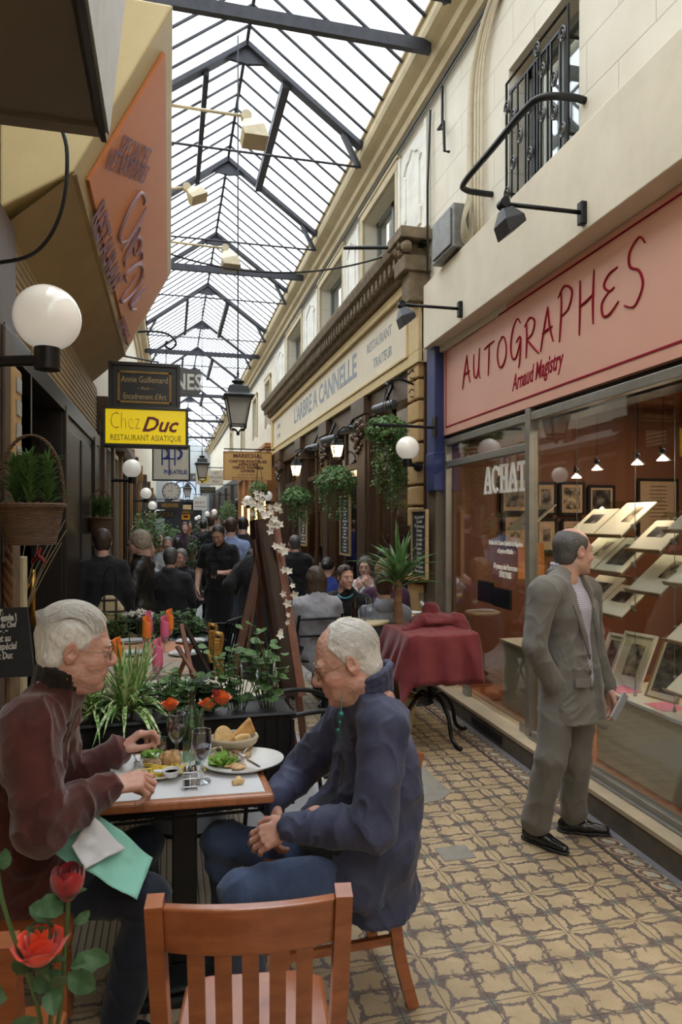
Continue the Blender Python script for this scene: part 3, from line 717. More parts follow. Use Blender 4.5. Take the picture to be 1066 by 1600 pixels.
GREY=mat('grey_slab',hx(150,152,156),.6,var=.08,nscale=4,bump=.1)
m=MB(); m.box((.36,3.3,.0),(.98,16,.006)); struct(m,'floor',GREY,label='smooth grey strip down the passage')
def deck_mat():
    t=NT('ribbed_deck'); g=t.n('ShaderNodeNewGeometry').outputs['Position']; s=t.n('ShaderNodeSeparateXYZ',ins={0:g})
    f=t.math('ABSOLUTE',t.math('SUBTRACT',t.math('FRACT',t.math('DIVIDE',s.outputs[0],.028)),.5)); n,_=t.noise(20,4,.6,t.map(g,(1,.1,1)))
    c=t.mix(n,hx(170,160,140),hx(132,122,104)); c=t.mix(t.step(f,.1,.04),c,hx(60,54,46)); t.bsdf(c,.6,0,t.bump(f,.6,.004)); return t.m
DECK=deck_mat()
m=MB(); m.box((-.78,2.75,.0),(.40,6.3,.03)); struct(m,'floor',DECK,label='ribbed decking under the terrace')
# kerb (right shops)
AL=math.atan(.2512)-math.atan(.2193)
ROT=Matrix.Rotation(-AL,4,'Z')
KERB=mat('kerb_stone',hx(92,84,74),.75,var=.3,nscale=6,bump=.3,bscale=40); KTOP=mat('kerb_top',hx(176,160,134),.6,var=.15,nscale=5)
m=MB(); m.M=ROT; m.box((2.255,-3,0),(2.5,6.2,.125)); struct(m,'baseboard_right',KERB)
m=MB(); m.M=ROT; m.box((2.25,-3,.125),(2.46,6.2,.150)); struct(m,'trim_sill',KTOP)
m=MB(); m.M=ROT; m.box((2.247,4.7,.035),(2.262,5.25,.095)); struct(m,'trim_vent',mat('vent_black',(.01,.01,.01),.8))
m=MB(); m.box((2.30,6.25,0),(2.6,16.6,.12)); struct(m,'baseboard_right',KERB)
# ---- walls with openings
def wallX(X,th,Y0,Y1,z0,z1,ops,name,mt):
    ys=sorted({Y0,Y1,*[o[0] for o in ops],*[o[1] for o in ops]}); m=MB()
    for i in range(len(ys)-1):
        a,b=ys[i],ys[i+1]; cuts=sorted([(o[2],o[3]) for o in ops if o[0]<=a+1e-6 and o[1]>=b-1e-6]); z=z0
        for c,d in cuts:
            if c>z: m.box((X,a,z),(X+th,b,c))
            z=d
        if z<z1: m.box((X,a,z),(X+th,b,z1))
    return struct(m,name,mt)
def stone_mat():
    t=NT('ashlar_cream'); g=t.n('ShaderNodeNewGeometry').outputs['Position']; s=t.n('ShaderNodeSeparateXYZ',ins={0:g}); M=t.math
    n,_=t.noise(2,5,.6,g); n2,_=t.noise(40,3,.6,g)
    zz=M('DIVIDE',s.outputs[2],.31); row=M('FLOOR',zz); yy=M('ADD',M('DIVIDE',s.outputs[1],.62),M('MULTIPLY',row,.5))
    j=M('MINIMUM',M('MULTIPLY',M('ABSOLUTE',M('SUBTRACT',M('FRACT',zz),.5)),1),1); jz=t.step(M('MULTIPLY',j,-1),-.487,.006)
    jy=t.step(M('MULTIPLY',M('ABSOLUTE',M('SUBTRACT',M('FRACT',yy),.5)),-1),-.4945,.003); jj=M('MAXIMUM',jz,jy)
    c=t.mix(M('MULTIPLY_ADD',n,2.2,-.6,clamp=True),hx(216,207,188),hx(230,224,208)); c=t.mix(M('MULTIPLY',jj,.45),c,hx(150,136,112))
    t.bsdf(c,.75,0,t.bump(M('ADD',M('MULTIPLY',jj,-1),M('MULTIPLY',n2,.1)),.4,.006)); return t.m
ASH=stone_mat()
XW=2.5
big=(3.80,4.72,4.02,5.12)
wins=[(7.32,8.65,4.62,5.62),(9.75,11.3,4.62,5.62),(13.0,14.6,4.62,5.62),(17.3,18.1,4.2,5.3),(20.0,20.9,4.2,5.3),(23.5,24.5,4.2,5.3),(28,29,4.2,5.3)]
wallX(XW,.3,-3,60,3.3,6.2,[big]+wins,'wall_right',ASH)
# upper windows: frame, glass and dim room behind each
WFR=mat('grey_window_frame',hx(120,124,122),.5,var=.1); CURT=mat('pale_curtain',hx(206,208,204),.9,var=.06)
for i,(a,b,c,d) in enumerate([big]+wins):
    m=MB(); x0=XW+.16
    for q in((a,a+.06),(b-.06,b),((a+b)/2-.035,(a+b)/2+.035)): m.box((x0,q[0],c),(x0+.05,q[1],d))
    for q in((c,c+.07),(d-.07,d)): m.box((x0,a,q[0]),(x0+.05,b,q[1]))
    w0=struct(m,'window_%d'%(i+1),WFR)
    m=MB(); m.box((x0+.02,a,c),(x0+.026,b,d)); m.build('pane',glassy('upstairs_glass',(.8,.83,.84),.12),w0)
    m=MB(); m.box((x0+.20,a-.1,c-.1),(x0+.22,b+.1,d+.1)); m.build('curtain',CURT,w0)
    if i>0:
        m=MB(); s_=.10
        for A,B in(((XW-.04,a-s_,c-.06),(XW,a,d+s_)),((XW-.04,b,c-.06),(XW,b+s_,d+s_)),((XW-.045,a-s_,d),(XW,b+s_,d+s_)),((XW-.06,a-s_-.03,d+s_),(XW,b+s_+.03,d+s_+.04))): m.box(A,B)
        struct(m,'trim_window_%d'%(i+1),CREAM_D,bevel=.008)
# relief panels between the upper windows
for i,(a,b) in enumerate([(6.35,7.15),(8.85,9.58),(11.5,12.7),(14.9,16.2)]):
    m=MB(); m.box((XW-.03,a,4.62),(XW,b,5.66)); 
    m.box((XW-.05,a-.03,4.6),(XW,a+.03,5.68)); m.box((XW-.05,b-.03,4.6),(XW,b+.03,5.68)); 
    o=struct(m,'trim_panel_%d'%(i+1),PANEL,bevel=.006)
    m=MB(); w_=(b-a)*.32; cy=(a+b)/2; pts=[]
    for u,v in((-1,-.95),(-1,-.6),(-.8,-.5),(-.8,.5),(-1,.6),(-.7,.8),(-.35,.85),(0,1),(.35,.85),(.7,.8),(1,.6),(.8,.5),(.8,-.5),(1,-.6),(1,-.95)): pts.append((XW-.035,cy+u*w_,5.14+v*.45))
    m.tube(pts,.014,6,closed=True); m.build('relief_moulding',PANEL,o)
# ---- cornice with gutter, both sides
def sweepY(prof,Y0,Y1,name,mt,mir=None):
    m=MB(); q=[(x if mir is None else mir-x,z) for x,z in prof]; m.prism(q,Y0,Y1,'xz'); return struct(m,name,mt)
prof=[(2.5,5.84),(2.44,5.86),(2.42,5.92),(2.36,5.94),(2.34,5.99),(2.27,6.01),(2.22,6.03),(2.20,6.07),(2.20,6.14),(2.17,6.15),(2.17,6.18),(2.5,6.2)]
sweepY(prof,-3,60,'trim_cornice_right',CREAM_D); sweepY(prof,-3,60,'trim_cornice_left',CREAM_D,1.68)
m=MB(); m.tube([(2.455,y,5.80) for y in(-3,5,12,20,40)],.018,6); m.tube([(2.46,y,5.755) for y in(-3,5,12,20,40)],.008,6); struct(m,'trim_cable_run',mat('grey_cable',(.10,.10,.10),.6))
# ---- glazed roof
RX,RZ,EX,EZ=.85,7.15,2.19,6.16; LX=1.68-EX+0.0
Y0,Y1=-5.2,62
def slope(x): return RZ-(RZ-EZ)*abs(x-RX)/(EX-RX)
ROOFG=glassy('roof_glass',(.95,.97,.99),.04,haze=.22,hazec=(.9,.92,.95))
m=MB(); m.slab((RX,Y0,RZ),(EX,Y0,EZ),(EX,Y1,EZ),(RX,Y1,RZ),.006); m.slab((RX,Y1,RZ),(LX,Y1,EZ),(LX,Y0,EZ),(RX,Y0,RZ),.006)
ceil=struct(m,'ceiling',ROOFG)
tr_y=[-5.0,-2.2,.6,3.1,5.1]+[7.75,10.3]+[13.0+2.9*i for i in range(12)]
m=MB(); y=Y0
while y<32:
    for ex in (EX,LX): m.bar((RX,y,RZ-.02),(ex,y,EZ-.02),.017,.035,up=(0,1,0))
    y+=.31
m.bar((RX,Y0,RZ-.03),(RX,Y1,RZ-.03),.035,.06); m.build('glazing_bars',IRON,ceil,kind='structure')
for i,ty in enumerate(tr_y):
    m=MB()
    for ex,sg in ((EX,1),(LX,-1)):
        m.bar((RX,ty,RZ-.08),(ex,ty,EZ-.06),.05,.13,up=(0,1,0))
        m.bar((ex-sg*.22,ty,EZ+.06),(ex-sg*.03,ty,EZ-.30),.045,.08,up=(0,1,0))
        m.prism([(RX,RZ-.30),(RX,RZ-.05),(RX+sg*.42,RZ-.36),(RX+sg*.20,RZ-.27)],ty-.02,ty+.02,'xz')
    m.tube([(LX,ty,EZ-.30),(EX,ty,EZ-.30)],.014,6)
    struct(m,'trim_truss_%d'%(i+1),IRON)
for i in range(7):
    m=MB(); ty=-.25+6.05*i; m.bar((LX-.1,ty,EZ-.18),(EX+.1,ty,EZ-.18),.06,.11); struct(m,'trim_tie_beam_%d'%(i+1),IRON)
m=MB()
for i in (3,5,8,10,12): 
    a,b=tr_y[i],tr_y[i+1]
    for sx in (-.45,.45):
        x=RX+sx*1.0; m.bar((x,a,slope(x)-.10),(x,b,slope(x)-.10),.09 if sx>0 else .06,.12)
struct(m,'trim_purlins',IRON)
# ---- upper part left
wallX(-1.1,.3,-3,60,3.1,6.2,[],'wall_left',CREAM)
m=MB(); m.box((-1.4,-6,0),(-1.1,3.3,6.2)); struct(m,'wall_left',CREAM)
m=MB(); m.box((-1.4,-6,3.6),(-.6,-1.0,6.2));
m=MB(); m.box((-3,-6.3,0),(6,-6,6)); struct(m,'wall_back',CREAM)
# end of passage with its arch
GREYW=mat('end_wall_grey',hx(176,180,182),.7,var=.1,nscale=2)
m=MB(); n=24; cx=.85; r=1.15
for i in range(n):
    a0,a1=pi*i/n,pi*(i+1)/n; p0=(cx+r*math.cos(a0),3.4+r*math.sin(a0)); p1=(cx+r*math.cos(a1),3.4+r*math.sin(a1))
    m.prism([p0,(p0[0]*1.0,7.3),(p1[0],7.3),p1],44.0,44.3,'xz')
m.box((-.8,44,0),(-.3,44.3,7.3)); m.box((2.0,44,0),(2.6,44.3,7.3)); struct(m,'wall_far',GREYW)
m=MB(); m.box((-.8,44.9,0),(2.6,45.0,2.9)); struct(m,'wall_far',mat('far_dark',(.03,.03,.04),.6))
m=MB()
for k in range(7): m.bar((-.3+k*.383,44.1,2.9),(-.3+k*.383,44.1,4.6),.04,.04)
for k in (1,2): m.tube([(cx+r*k/3*math.cos(pi*i/n),44.1,3.4+r*k/3*math.sin(pi*i/n)) for i in range(n+1)],.03,6)
m.box((-.3,44.05,2.85),(2.0,44.15,3.0)); struct(m,'trim_arch_window',IRON)
m=MB(); m.box((-.3,44.16,2.9),(2.0,44.18,4.6)); struct(m,'window_70',glassy('arch_glass',(.42,.45,.48),.06))
# ---------------------------------------------------------------- right: the autograph shop
def yS(u,X):   # distance along the shop front at which image column u meets the plane X'
    q=(u-533)/FP; s,c=math.sin(math.atan(.2193)),math.cos(math.atan(.2193)); return X/(s+q*c)*(c-q*s)
def yX(u,X): return onX(u,813,X).y
TXT_R=lambda X,y,z: ROT@frame((X,y,z),(0,-1,0),(0,0,1))
PINK=mat('salmon_sign_paint',hx(218,164,144),.4,var=.05,nscale=2,bump=.03,bscale=20)
RED=mat('dark_red_letter_paint',hx(140,26,44),.85,bump=0,spec=.1)
WHT=mat('white_paint',hx(228,226,218),.5,var=.05)
sg=thing('shop_sign',ROT@Vector((2.38,3,2.5)),'long salmon pink fascia sign with dark red handwriting over the print shop','sign')
m=MB(); m.M=ROT; m.box((2.355,-1,2.506),(2.44,6.155,3.355)); m.build('board',PINK,sg,world=True)
m=MB(); m.M=ROT
for z in (2.575,3.30): m.box((2.351,-1,z),(2.356,6.10,z+.012))
m.box((2.351,6.088,2.575),(2.356,6.10,3.312)); m.build('border_line',RED,sg,world=True)
LET={'A':[[(0,-.1),(.25,.5),(.5,1.05)],[(.5,1.05),(.62,.5),(.85,.02)],[(.12,.38),(.5,.42),(.8,.45)]],
'U':[[(.1,.9),(.08,.4),(.2,.08),(.45,.1),(.62,.5)],[(.7,1.0),(.62,.5),(.62,.15),(.75,-.05)]],
'T':[[(.0,.92),(.4,.98),(.95,1.02)],[(.48,.98),(.45,.5),(.38,-.02)]],
'O':[[(.5,.95),(.2,.8),(.08,.45),(.22,.1),(.5,.02),(.8,.25),(.85,.6),(.65,.92),(.4,.97)]],
'G':[[(.85,.85),(.6,1.0),(.25,.8),(.08,.4),(.2,.08),(.5,.05),(.8,.35),(.84,.5)],[(.5,.42),(.85,.5),(.82,.0),(.7,-.25)]],
'R':[[(.15,1.0),(.18,.5),(.12,-.05)],[(.0,.9),(.4,1.08),(.75,.9),(.6,.6),(.2,.48)],[(.2,.48),(.6,.2),(1.05,-.08)]],
'P':[[(.2,1.0),(.2,.5),(.08,-.1)],[(.0,.9),(.4,1.08),(.85,.88),(.65,.55),(.2,.45)]],
'H':[[(.15,1.05),(.15,.5),(.1,-.1)],[(.1,.5),(.5,.54),(.9,.62)],[(.9,1.1),(.85,.5),(.85,.0)]],
'E':[[(.9,1.0),(.5,.95),(.25,.75),(.5,.55),(.75,.58)],[(.5,.55),(.15,.35),(.2,.05),(.5,.0),(.95,.2)]],
'S':[[(.95,.95),(.7,1.12),(.3,.95),(.3,.68),(.7,.5),(.85,.2),(.5,-.1),(.05,.0)]]}
def crv(pts,n=5):
    out=[];P_=[pts[0]]+list(pts)+[pts[-1]]
    for i in range(1,len(P_)-2):
        for k in range(n):
            t=k/n; f=lambda j:.5*(2*P_[i][j]+(P_[i+1][j]-P_[i-1][j])*t+(2*P_[i-1][j]-5*P_[i][j]+4*P_[i+1][j]-P_[i+2][j])*t*t+(-P_[i-1][j]+3*P_[i][j]-3*P_[i+1][j]+P_[i+2][j])*t**3)
            out.append(tuple(f(j) for j in range(len(P_[i]))))
    out.append(tuple(pts[-1])); return out
m=MB(); m.M=ROT; word='AUTOGRAPHES'; ya=5.70; W=2.54/11
for i,ch in enumerate(word):
    zb=2.885+.01*math.sin(i*2.1); hh=.25+(.05 if ch in 'GHPS' else 0); wd=W*.86
    for st in LET[ch]:
        pts=[(2.352,ya-i*W-x*wd-.01,zb+y*hh*.98) for x,y in st]; pts=crv(pts); n=len(pts)
        m.tube(pts,[.0045+.0035*math.sin(pi*k/(n-1)) for k in range(n)],6)
m.build('handwritten_title',RED,sg,world=True)
m=MB(); text_mesh('Arnaud Magistry',.17,TXT_R(2.354,4.38,2.735)@Matrix.Rotation(.04,4,'Z'),m,xs=.62,shear=.35,off=.003); m.build('lettering',RED,sg,world=True)
m=MB(); m.M=ROT; m.box((2.20,-3,3.36),(2.62,6.3,3.97)); struct(m,'trim_fascia',CREAM,bevel=.006)
m=MB(); m.M=ROT; m.box((2.44,-3,2.4),(2.6,6.2,3.42)); m.box((2.40,-3,2.44),(2.5,6.15,2.51)); struct(m,'wall_right',DARK)
# frames and glass
m=MB(); m.M=ROT; y1,y2=yS(697,2.38),yS(830,2.38)
m.box((2.36,y1-.05,.15),(2.42,y1+.02,2.45)); m.box((2.35,y2-.03,.15),(2.42,y2+.035,2.5)); m.box((2.36,y2,2.20),(2.42,y1,2.26)); m.box((2.36,-3,2.41),(2.42,y1,2.47))
fr=struct(m,'door_1',ALU,bevel=.004)
m=MB(); m.M=ROT; m.box((2.388,y2+.03,.20),(2.396,y1-.06,2.20)); m.box((2.388,y2+.03,2.26),(2.396,y1-.06,2.41)); m.build('pane',WGL,fr)
m=MB(); m.M=ROT; m.box((2.36,y2+.03,.15),(2.42,y2+.14,.21)); m.box((2.37,y1-.55,.155),(2.41,y1-.43,.23)); m.box((2.37,y1-.15,.155),(2.41,y1-.03,.23)); m.build('hinge_shoe',mat('steel',hx(170,170,172),.3,.9),fr)
m=MB(); m.M=ROT
for a,b,c,d in ((752,800,918,955),):
    ya_,yb_=yS(750,2.37),yS(772,2.37); m.box((2.350,yb_,1.03),(2.372,ya_,1.20)); m.box((2.350,yS(800,2.37),1.02),(2.372,yb_-.01,1.17))
m.build('lock_plate',mat('black_gloss',(.01,.01,.011),.15,bump=0),fr)
m=MB(); m.M=ROT
# slab lettering ACHAT on the door glass
def slabA(m,y,w,z,h,M_):
    pass
yA0,yA1=yS(757,2.385),yS(824,2.385); LW=(yA0-yA1)/5; 
def bx_(y,z,w,h): m.box((2.380,y-w,z),(2.386,y,z+h))
zb,hh=1.915,.225
for i,ch in enumerate('ACHAT'):
    y=yA0-i*LW; w=LW*.96; st=w*.24
    if ch=='A':
        m.prism([(y,zb+.02),(y-st,zb+.02),(y-w*.5-st*.3,zb+hh),(y-w*.5+st*.5,zb+hh)],2.380,2.386,'yz'); m.prism([(y-w,zb+.02),(y-w+st,zb+.02),(y-w*.5+st*.3,zb+hh),(y-w*.5-st*.6,zb+hh)],2.380,2.386,'yz')
        bx_(y-w*.2,zb+.07,w*.6,.03); bx_(y+.0,zb,w*.42,.025); bx_(y-w*.58,zb,w*.42,.025)
    if ch=='H': bx_(y-w*.08,zb,st,hh); bx_(y-w*.68,zb,st,hh); bx_(y-w*.2,zb+.1,w*.6,.03); bx_(y,zb,w*.42,.022);bx_(y-w*.56,zb,w*.42,.022);bx_(y,zb+hh-.022,w*.42,.022);bx_(y-w*.56,zb+hh-.022,w*.42,.022)
    if ch=='T': bx_(y-w*.38,zb,st,hh); bx_(y,zb+hh-.03,w,.03); bx_(y,zb+hh-.07,st*.5,.06); bx_(y-w+st*.5,zb+hh-.07,st*.5,.06); bx_(y-w*.25,zb,w*.5,.022)
    if ch=='C':
        n=14
        for k in range(n):
            a0=math.radians(50+k*260/n); a1=math.radians(50+(k+1)*260/n); cy_,cz=y-w*.5,zb+hh/2
            f=lambda a,r:(cy_-math.cos(a)*w*.5*r*1.0,cz+math.sin(a)*hh*.5*r)
            m.prism([f(a0,1),f(a1,1),(f(a1,.55)[0],f(a1,.74)[1]),(f(a0,.55)[0],f(a0,.74)[1])],2.380,2.386,'yz')
        bx_(y-w*.82,zb+hh*.62,st*.7,hh*.3)
m.build('lettering',WHT,fr)
m=MB()
for k,(s,sz) in enumerate((('Membre de la Chambre Syndicale des Négociants',.052),('et Experts en Philatélie',.052),('',0),('60 passage des Panoramas',.062),('75002 PARIS',.065))):
    if s: text_mesh(s,sz,TXT_R(2.384,(yS(762,2.385)+yS(820,2.385))/2,1.52-k*.062),m,xs=.56 if k<2 else .62,off=.0012)
m.build('small_print',WHT,fr)
m=MB(); m.M=ROT; m.box((2.36,-3,.15),(2.42,y2-.03,.20)); m.box((2.34,-3,.15),(2.44,y2-.03,.165)); m.box((2.36,.9,.15),(2.42,.97,2.45))
wf=struct(m,'window_20',ALU,bevel=.004)
m=MB(); m.M=ROT; m.box((2.388,-3,.19),(2.396,y2-.03,2.42)); m.build('pane',WGL,wf)
# interior of the shop
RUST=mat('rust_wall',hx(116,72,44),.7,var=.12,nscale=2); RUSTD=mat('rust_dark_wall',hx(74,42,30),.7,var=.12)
m=MB(); m.M=ROT; m.box((2.45,6.15,.1),(5.6,6.3,2.95)); struct(m,'wall_shop_far',RUST)
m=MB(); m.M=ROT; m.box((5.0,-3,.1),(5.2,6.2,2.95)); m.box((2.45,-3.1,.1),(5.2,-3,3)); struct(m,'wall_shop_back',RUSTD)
m=MB(); m.M=ROT; m.box((2.45,-3,.06),(5.2,6.2,.12)); struct(m,'floor',wood('shop_parquet',hx(150,84,48),hx(176,104,62),.4,(2,14,2)))
m=MB(); m.M=ROT; m.box((2.44,-3,2.85),(5.2,6.3,2.95)); struct(m,'ceiling',mat('shop_ceiling',hx(150,100,66),.8))
COUNT=mat('cream_counter',hx(196,184,160),.5,var=.04,nscale=3)
ct=thing('display_counter',ROT@Vector((2.8,2,.12)),'long low cream display counter inside the big shop window','counter')
m=MB(); m.M=ROT; m.box((2.62,-2.4,.12),(3.3,4.05,.585)); m.build('plinth',COUNT,ct,world=True,bevel=.006)
m=MB(); m.M=ROT; m.box((2.60,-2.4,.585),(3.32,4.07,.605)); m.build('counter_top',mat('cream_top',hx(206,196,174),.35,var=.03),ct,world=True)
pl=thing('display_plinth',ROT@Vector((2.85,5.1,.12)),'cream box plinth behind the glass door carrying an album','plinth')
m=MB(); m.M=ROT; m.box((2.62,4.62,.12),(3.15,5.45,.66)); m.build('body',COUNT,pl,world=True,bevel=.006)
m=MB(); m.M=ROT; m.box((2.60,4.60,.66),(3.17,5.47,.68)); m.build('top',mat('cream_top',(1,1,1)),pl,world=True)
al=MB(); al.M=ROT; al.box((2.66,4.7,.682),(2.98,5.15,.72)); o=al.build('album',mat('brown_leather',hx(86,44,26),.4),bevel=.006); tag(o,'brown leather album lying flat on the cream plinth behind the door','album')
al=MB(); al.M=ROT; al.cbox((2.8,4.95,.727),(.22,.3,.01)); al.build('paper_sheet',WHT,None); o=bpy.data.objects['paper_sheet']; tag(o,'white sheet lying on the brown album behind the door','paper')
# cards on sloping glass shelves
MATTE=mat('cream_card_mount',hx(226,218,196),.6,var=.04,nscale=6); PHOTO=None
def photo_mat(i):
    t=NT('photo_print_%d'%i); o=t.map(t.obj(),(1,1,1),(0,0,0),(i*3.1,i,0)); f,_=t.noise(11,4,.6,o); c=t.n('ShaderNodeValToRGB',ins={0:f}); e=c.color_ramp.elements
    e[0].position=.42; e[0].color=(*hx(38,34,32),1); e[1].position=.62; e[1].color=(*hx(*((150,140,126),(190,170,140),(120,112,104))[i%3]),1); t.bsdf(c.outputs[0],.4); return t.m
PH=[photo_mat(i) for i in range(3)]
def fr_mat(o,x,up):
    x=Vector(x).normalized(); up=Vector(up).normalized(); z=x.cross(up); return Matrix(((x.x,up.x,z.x,o[0]),(x.y,up.y,z.y,o[1]),(x.z,up.z,z.z,o[2]),(0,0,0,1)))
def framed(name,M,w,h,label,cat,frame_m=None,fw=.012,th=.006,ph=(.0,.0,.45,.5),pm=0,mount=MATTE,group=None):
    """flat mounted print: local x across, y up, z towards the viewer"""
    rt=thing(name,M.translation,label,cat,group=group)
    m=MB(); m.M=M; m.cbox((0,h/2,0),(w,h,th)); m.build('mount',mount,rt,world=True)
    m=MB(); m.M=M; m.cbox((ph[0]*w,h/2+ph[1]*h,th/2+.0008),(ph[2]*w,ph[3]*h,.0016)); m.build('photograph',PH[pm%3],rt,world=True)
    if frame_m:
        m=MB(); m.M=M
        for c,s in (((0,0,.003),(w+fw,fw,.018)),((0,h,.003),(w+fw,fw,.018)),((-w/2,h/2,.003),(fw,h,.018)),((w/2,h/2,.003),(fw,h,.018))): m.cbox(c,s)
        m.build('frame',frame_m,rt,world=True)
    return rt
SHG=glassy('shelf_glass',(.86,.93,.90),.10); WEDGE=mat('shelf_edge',hx(150,124,88),.4)
shelves=[('left',3.78,4.42,1.60),('left',3.78,4.42,1.365),('left',3.78,4.42,1.09),('middle',3.42,3.74,1.52),('middle',3.42,3.74,1.27),('right',2.62,3.39,1.64),('right',2.62,3.39,1.345),('right',2.62,3.39,1.025),('right',2.62,3.39,.74)]
wn=['topmost','second from the top','third from the top']
cnt={}
for k,(colm,ya_,yb_,z) in enumerate(shelves):
    cnt[colm]=cnt.get(colm,0)+1; q=cnt[colm]; place={'left':'behind the bald head','middle':'between the two cables','right':'by the right frame edge'}[colm]
    ordn={1:'topmost',2:'second',3:'third',4:'lowest'}[q]
    upv=Vector((.28,0,.235)).normalized(); M0=ROT@fr_mat((2.62,(ya_+yb_)/2,z),(0,-1,0),upv); w=yb_-ya_
    rt=thing('sloping_shelf',M0.translation,'%s sloping glass shelf of prints %s'%(ordn,place),'shelf')
    m=MB(); m.M=M0; m.cbox((0,.185,-.008),(w,.37,.006)); m.build('glass_plate',SHG,rt,world=True)
    m=MB(); m.M=M0; m.cbox((0,-.004,.004),(w,.008,.026)); m.build('ledge',WEDGE,rt,world=True)
    m=MB(); m.M=M0
    for x in(-w/2,w/2): m.lathe([(.010,-.02),(.010,.02)],10,(x,.1,-.008))
    m.build('cable_clamp',mat('steel',(1,1,1)),rt,world=True)
    nn=2 if w>.5 else 1; cw=w/nn*.94
    for j in range(nn):
        M1=M0@Matrix.Translation(((j-(nn-1)/2)*w/nn,.006,.0))
        side='' if nn==1 else (' far half',' near half')[j]
        framed('mounted_print',M1,cw,.33 if (k+j)%3 else .27,'cream mounted print on the %s%s shelf %s'%(side.strip()+' of the ' if side else '',ordn,place),'print',ph=((-.05,.1,.5,.35),(.15,.12,.28,.45),(0,0,.6,.6))[(k+j)%3],pm=k+j)
STEEL=mat('steel_cable',hx(150,150,150),.35,.8)
for k,(x,y) in enumerate(((2.70,4.42),(2.70,3.76),(2.70,3.405),(2.70,2.60))):
    m=MB(); m.M=ROT; m.tube([(x,y,.605),(x,y,2.85)],.0025,6); m.lathe([(.01,0),(.01,.02),(.004,.03)],10,(x,y,.605)); o=m.build('hanging_cable',STEEL,smooth=True)
    tag(o,('steel cable at the far end of the print shelves','steel cable between left and middle print shelves','steel cable between middle and right print shelves','steel cable at the near end of the print shelves')[k],'cable')
# leaning prints on the counter
for k,(u,v,w,h,pmi) in enumerate(((958,1066,.20,.32,0),(985,1075,.24,.36,1),(1045,1110,.22,.40,2))):
    y=yS(u,2.85); M1=ROT@fr_mat((2.80,y,.606),(.25,-1,0),(.45,.1,.9))
    framed('leaning_print',M1,w,h,('narrow framed photo leaning on the counter, nearest the suited man','white mounted photo of a dancing figure leaning on the counter','large dark print leaning on the counter by the frame edge')[k],'print',ph=((0,0,.7,.75),(.05,0,.45,.62),(0,0,.8,.8))[k],pm=pmi,frame_m=WHT if k<2 else WEDGE,fw=.02 if k<2 else .01)
PK=mat('pink_paper',hx(206,110,130),.6,bump=0)
for k,u in enumerate((977,1045)):
    y=yS(u,2.74); m=MB(); m.M=ROT; m.box((2.64,y-.09,.6055),(2.80,y+.09,.6075)); o=m.build('pink_note',PK); tag(o,('pink paper note on the counter beside the suited man','pink paper note on the counter at the right frame edge')[k],'note')
# framed pictures on the far wall
BF=mat('black_frame',(.012,.011,.011),.35); CM=mat('dull_mount',hx(176,150,120),.7)
def xat(u,Y): q=(u-533)/FP; s,c=math.sin(math.atan(.2193)),math.cos(math.atan(.2193)); return Y/(c-q*s)*(s+q*c)
def zat(u,v,Y): q=(u-533)/FP; s,c=math.sin(math.atan(.2193)),math.cos(math.atan(.2193)); return HC+(813-v)/FP*Y/(c-q*s)
PICS=[(838,866,755,803,'top row, first from the window post'),(874,910,755,803,'top row, second from the window post'),(919,957,760,806,'top row, third from the window post'),(838,867,812,861,'lower row, beside the window post, with a caricature'),(877,905,812,861,'lower row, behind the bald head'),(996,1056,750,842,'tallest, holding a handwritten page'),(783,823,748,800,'seen through the door beside the lettering'),(786,823,805,850,'seen through the door, below another')]
for k,(u0,u1,v0,v1,wh) in enumerate(PICS):
    Y=6.13; x0,x1=xat(u0,Y),xat(u1,Y); z0,z1=zat((u0+u1)/2,v1,Y),zat((u0+u1)/2,v0,Y)
    M1=ROT@fr_mat(((x0+x1)/2,Y-.02,z0),(1,0,0),(0,0,1)); framed('framed_picture',M1,x1-x0,z1-z0,'black framed picture on the rust wall, '+wh,'picture',frame_m=BF,fw=.025,ph=((0,.05,.55,.5),(0,0,.7,.7),(0,0,.75,.75),(0,0,.4,.4),(0,0,.5,.5),(0,0,.01,.01),(0,0,.7,.7),(0,0,.5,.5))[k],pm=k,mount=CM)
mm=MB()
for r in range(13): text_mesh('lorem'[:0]+'~~-~~~-~~-~~'[:9+r%3],.055,ROT@fr_mat((xat(1026,6.13),6.10,zat(1026,760,6.13)-r*.038),(1,0,0),(0,0,1)),mm,xs=.7)
mm.build('handwriting',mat('brown_ink',hx(96,70,50),.7,bump=0),[o for o in bpy.data.objects if o.get('label','').endswith('handwritten page')][0],world=True)
# counter-slanted display inside the door
M1=ROT@fr_mat((2.75,yS(800,2.7),1.62),(0,-1,0),(.28,0,.235)); framed('mounted_print',M1,.42,.33,'pair of small prints on a slanted mount behind the door lettering','print',ph=(.2,0,.35,.6),pm=2)
M1=ROT@fr_mat((2.78,5.25,1.36),(1,0,0),(0,0,1)); 
m=MB(); m.M=M1; m.cbox((0,0,0),(.24,.30,.012)); o=m.build('ochre_placard',mat('ochre_board',hx(170,104,40),.6)); tag(o,'ochre placard hanging behind the small print on the door','placard')
M1=ROT@fr_mat((2.7,4.85,.82),(.3,-1,0),(.2,0,.8)); framed('leaning_print',M1,.38,.36,'pale sheet with dark drawing leaning above the plinth','print',ph=(0,0,.5,.5),pm=0)
